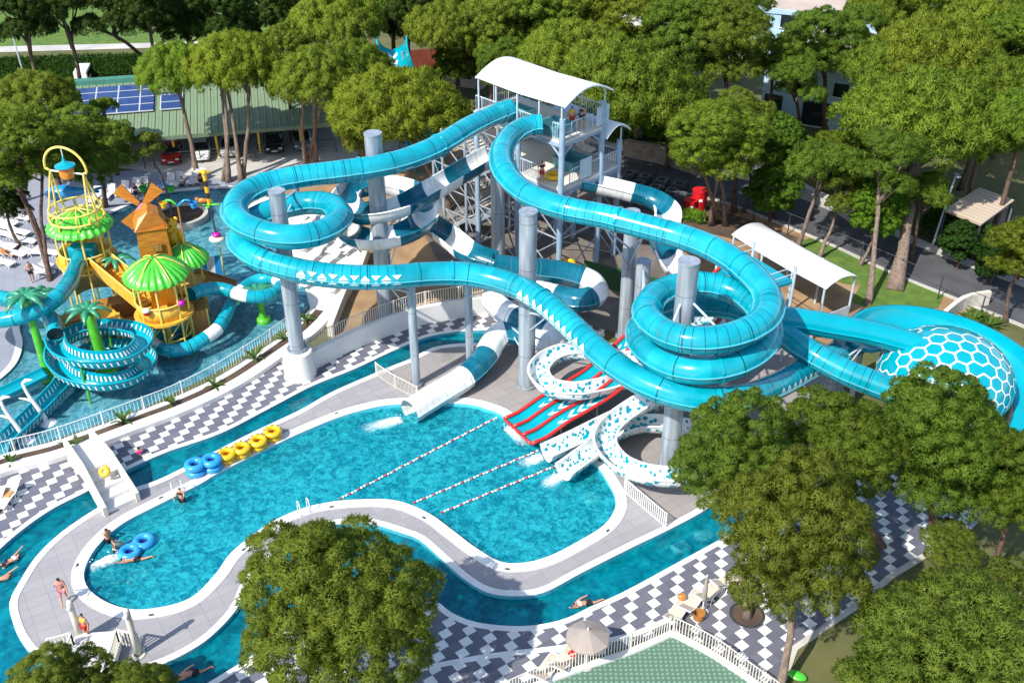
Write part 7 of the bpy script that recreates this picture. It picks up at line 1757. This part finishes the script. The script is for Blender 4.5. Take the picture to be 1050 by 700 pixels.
def car(label, x, y, paint, face):
    c = G(x, y, .016); rz = math.atan2(cd.y, cd.x)+(math.pi if face else 0)
    t = thing('parked_car', label, 'car', c, None, rz); P_ = 'paint_'+label.split()[0]; M.setdefault(P_, pm(label.split()[0]+' car paint', paint, tuple(v*.9 for v in paint), 1, .25, coat=.6))
    # cross sections along x (length): (x, halfwidth, z_low, z_belt), then cabin
    secs = [(-2.1,.62,.35,.62),(-2.0,.80,.25,.82),(-1.2,.87,.22,.90),(0,.88,.22,.92),(1.1,.87,.22,.86),(1.85,.80,.24,.72),(2.08,.62,.34,.58)]
    mb = MB(); vs = []
    for (x_, w_, z0, z1) in secs: vs += [(x_,-w_*.9,z0),(x_,-w_,z0+.18),(x_,-w_,z1-.1),(x_,-w_*.88,z1),(x_,w_*.88,z1),(x_,w_,z1-.1),(x_,w_,z0+.18),(x_,w_*.9,z0)]
    fs = [(8*i+j, 8*i+8+j, 8*i+8+(j+1) % 8, 8*i+(j+1) % 8)[::-1] for i in range(6) for j in range(8)]+[tuple(range(7, -1, -1))[::-1], tuple(range(48, 56))[::-1]]
    mb.add(vs, fs); mb.build('body', M[P_], t, smooth='auto', bevel=.04, local=True)
    cs_ = [(-1.75,.74,.80,.84),(-1.15,.70,.88,1.38),(-.2,.69,.9,1.47),(.45,.68,.9,1.42),(1.15,.74,.84,.9)]
    mb = MB(); vs = []
    for (x_, w_, z0, z1) in cs_: vs += [(x_,-w_*1.08,z0),(x_,-w_*.92,z1),(x_,w_*.92,z1),(x_,w_*1.08,z0)]
    mb.add(vs, [(4*i+j, 4*i+j+1, 4*i+5+j, 4*i+4+j) for i in range(4) for j in range(3)]); mb.build('windows', M['glass'], t, smooth='auto', local=True)
    mb = MB(); mb.add([(-1.15,-.62,1.395),(.42,-.6,1.435),(.42,.6,1.435),(-1.15,.62,1.395),(-.3,-.63,1.49),(-.3,.63,1.49)], [(0,4,5,3),(4,1,2,5)]); o = mb.build('roof', M[P_], t, local=True); sd = o.modifiers.new('w', 'SOLIDIFY'); sd.thickness = .04
    for x_ in (-1.3, 1.3):
        for s in (-1, 1):
            mb = MB(); mb.cyl((x_, s*.72, .31), (x_, s*.90, .31), .31, n=18); w_ = mb.build('wheel', M['tyre'], t, smooth='auto', local=True); mb = MB(); mb.cyl((x_, s*.89, .31), (x_, s*.912, .31), .19, n=14); mb.build('rim', M['wsteel'], w_, local=True)
    for s in (-1, 1):
        mb = MB(); mb.box((1.98, s*.56, .62), (.16, .3, .14)); mb.build('headlight', M['lampg'], t, bevel=.03, local=True); mb = MB(); mb.box((-2.03, s*.6, .72), (.1, .22, .2)); mb.build('tail_light', M['taillight'], t, bevel=.03, local=True)
    mb = MB(); mb.box((2.07, 0, .42), (.04, .5, .12)); mb.build('number_plate', M['wplastic'], t, local=True)
    return t
car('red car parked under the front edge of the green roof', 177, 162, (.50, .02, .015), True)
car('white hatchback parked between two stems under the green roof', 207, 159, (.72, .73, .74), True)
car('silver car behind the thin pine stems under the green roof', 236, 155, (.42, .44, .46), True)
car('black car in the deep shade at the middle of the carport', 281, 151, (.015, .016, .02), True)
car('grey car at the right end of the green roof', 310, 148, (.20, .22, .24), True)
car('dark car parked on the golf lawn beside the cypresses', 255, 36, (.03, .035, .05), False)
# white van far left behind the roof
def van():
    c = G(88, 84, .05); t = thing('white_van', 'white van parked behind the teal ridge of the solar roof', 'van', c, None, 1.75)
    mb = MB(); mb.add([(-2.6,-.95,.3),(2.6,-.95,.3),(2.6,.95,.3),(-2.6,.95,.3),(-2.6,-.9,2.3),(1.5,-.9,2.3),(1.5,.9,2.3),(-2.6,.9,2.3),(2.6,-.92,1.1),(2.6,.92,1.1)], [(3,2,1,0),(4,5,6,7),(0,1,8,5,4),(1,2,9,8),(2,3,7,6,9),(3,0,4,7),(5,8,9,6)]); mb.build('body', M['wplastic'], t, bevel=.1, local=True)
    mb = MB(); mb.add([(1.56,-.8,2.2),(2.58,-.84,1.15),(2.58,.84,1.15),(1.56,.8,2.2)], [(0,1,2,3)]); mb.add([(-2.3,-.965,1.3),(1.2,-.965,1.3),(1.2,-.95,2.0),(-2.3,-.95,2.0)], [(0,1,2,3)]); o = mb.build('windows', M['glass'], t, local=True); o.location = (.02, -.01, .02)
    for x_ in (-1.7, 1.7):
        for s in (-1, 1): mb = MB(); mb.cyl((x_, s*.8, .36), (x_, s*.98, .36), .36, n=16); mb.build('wheel', M['tyre'], t, local=True)
van()
bpy.data.objects['white_van'].scale = (.75, .75, .75)
def lamp(label, bx, by, h, lean):
    B = G(bx, by, 0); t = thing('street_lamp', label, 'street lamp', B); mb = MB(); mb.cyl(B, B+Vector((lean, 0, h)), .1, .06, 8); mb.build('pole', M['lsteel'], t, smooth='auto'); mb = MB(); mb.box(B+Vector((lean, -.25, h+.05)), (.3, .8, .12)); mb.build('lamp_head', M['lsteel'], t, bevel=.03)
lamp('slim grey street lamp beside the hotel path at the upper left', 27, 86, 6.5, -.2); lamp('slim grey street lamp on the pavement by the tan hut', 956, 252, 6.0, .5)
# ---------------------------------------------------------------- buildings
def block(label, p0, p1, depth, h, wall, roof, wins=(), par=.5, name='building'):
    a, b = G(*p0), G(*p1); e = (b-a).normalized(); L = (b-a).length; d = Vector((-e.y, e.x, 0)); d = d if d.y > 0 else -d
    t = thing(name, label, 'building', a); mb = MB(); q = [a, b, b+d*depth, a+d*depth]; mb.add([(p.x, p.y, z) for z in (0, h) for p in q], [(0,1,5,4),(1,2,6,5),(2,3,7,6),(3,0,4,7)]); mb.build('wall', M[wall], t)
    mb = MB(); mb.add([(p.x, p.y, h-.05) for p in q], [(0,1,2,3)]); ro_ = mb.build('roof', M[roof], t)
    mb = MB()
    for i in range(4): mb.bar(q[i]+Vector((0, 0, h+par/2-.1)), q[(i+1) % 4]+Vector((0, 0, h+par/2-.1)), .25+.01*i, par)
    mb.build('parapet', M[wall], ro_)
    for (s, z0, w_, hh) in wins:
        c = a+e*(L*s); mb = MB(); mb.bar(c-e*w_/2-d*.02+Vector((0, 0, z0+hh/2)), c+e*w_/2-d*.02+Vector((0, 0, z0+hh/2)), .1, hh); f = mb.build('window', M['glass'], t); mb = MB(); mb.bar(c-e*(w_/2+.1)-d*.06+Vector((0, 0, z0-.06)), c+e*(w_/2+.1)-d*.06+Vector((0, 0, z0-.06)), .22, .1); mb.build('sill', M['wplastic'], f)
    return t, (a, e, d, L)
block('pale blue building half hidden behind the tall pines', (778, 122), (905, 142), 14, 6.0, 'bluewall', 'tanroof', [(.1, .3, 1.8, 2.4), (.28, 3.4, 1.4, 1.3), (.45, .2, 2.6, 2.4), (.62, 3.4, 1.4, 1.3), (.85, .2, 2.4, 2.4)])
block('building with a flat tan roof at the top edge of the photo', (770, 66), (930, 82), 24, 6.0, 'bluewall', 'tanroof', [(.2, 4.5, 1.5, 1.5), (.5, 4.5, 1.5, 1.5), (.8, 4.5, 1.5, 1.5)])
block('small building with a grey roof at the right edge', (1040, 152), (1100, 165), 8, 4.0, 'whitewall', 'canvas_grey', [(.3, 1.0, 1.4, 1.4)])
block('low pale house glimpsed between pines left of the tower canopy', (462, 88), (494, 92), 8, 3.4, 'cream', 'concrete', [(.5, 1.0, 1.2, 1.2)], name='house')
block('white house glimpsed between the pines in the back row', (632, 58), (668, 62), 9, 3.6, 'whitewall', 'concrete', [(.5, 1.0, 1.2, 1.2)], name='house')
c = G(931, 6, 7.4); t = thing('radome', 'white ball antenna on the edge of the flat tan roof', 'antenna', (c.x, c.y, 6.0)); mb = MB(); mb.ell(c, (.95, .95, .95), 18, 12); mb.build('ball', M['wplastic'], t, smooth=True); mb = MB(); mb.cyl((c.x, c.y, 5.9), (c.x, c.y, 6.8), .2); mb.build('foot', M['steel'], t)
q = [G(968,215,3.2), G(1006,230,3.2), G(1040,205,3.4), G(1004,192,3.4)]; t = thing('roofed_hut', 'open hut with a tan corrugated roof beside the road', 'hut', (q[0].x, q[0].y, 0)); mb = MB(); ctr = (q[0]+q[1]+q[2]+q[3])/4
mb.add(q+[p-Vector((0, 0, .15)) for p in q], [(0,1,2,3),(7,6,5,4),(4,5,1,0),(5,6,2,1),(6,7,3,2),(7,4,0,3)]); mb.uv = [(0,0),((q[1]-q[0]).length,0),((q[1]-q[0]).length,(q[3]-q[0]).length),(0,(q[3]-q[0]).length)]*2; mb.build('roof', M['corrug'], t)
for p in q: r_ = p.lerp(ctr, .06); mb = MB(); mb.cyl((r_.x, r_.y, 0), (r_.x, r_.y, p.z-.1), .1, n=8); mb.build('post', M['darkmetal'], t)
mb = MB(); mb.bar((q[3].x, q[3].y, 1.3), (q[2].x, q[2].y, 1.3), .2, 2.6); mb.build('back_wall', M['cream'], t)
a, b = G(414, 72, 0), G(462, 68, 0); mb = MB(); mb.bar(a+Vector((0, 0, 1.1)), b+Vector((0, 0, 1.1)), .15, 2.2); tag(mb.build('board_fence', M['redbrown']), 'red brown board fence under the pines right of the aqua chute', 'fence')
c = G(817, 694, .05); t = thing('ground_cushion', 'bright green cushion lying on the dry grass by the reddish trunk', 'cushion', c); mb = MB(); mb.ell(c+Vector((0, 0, .12)), (.45, .28, .12), rz=-.5); mb.build('cover', M['leafgreen'], t, smooth=True)
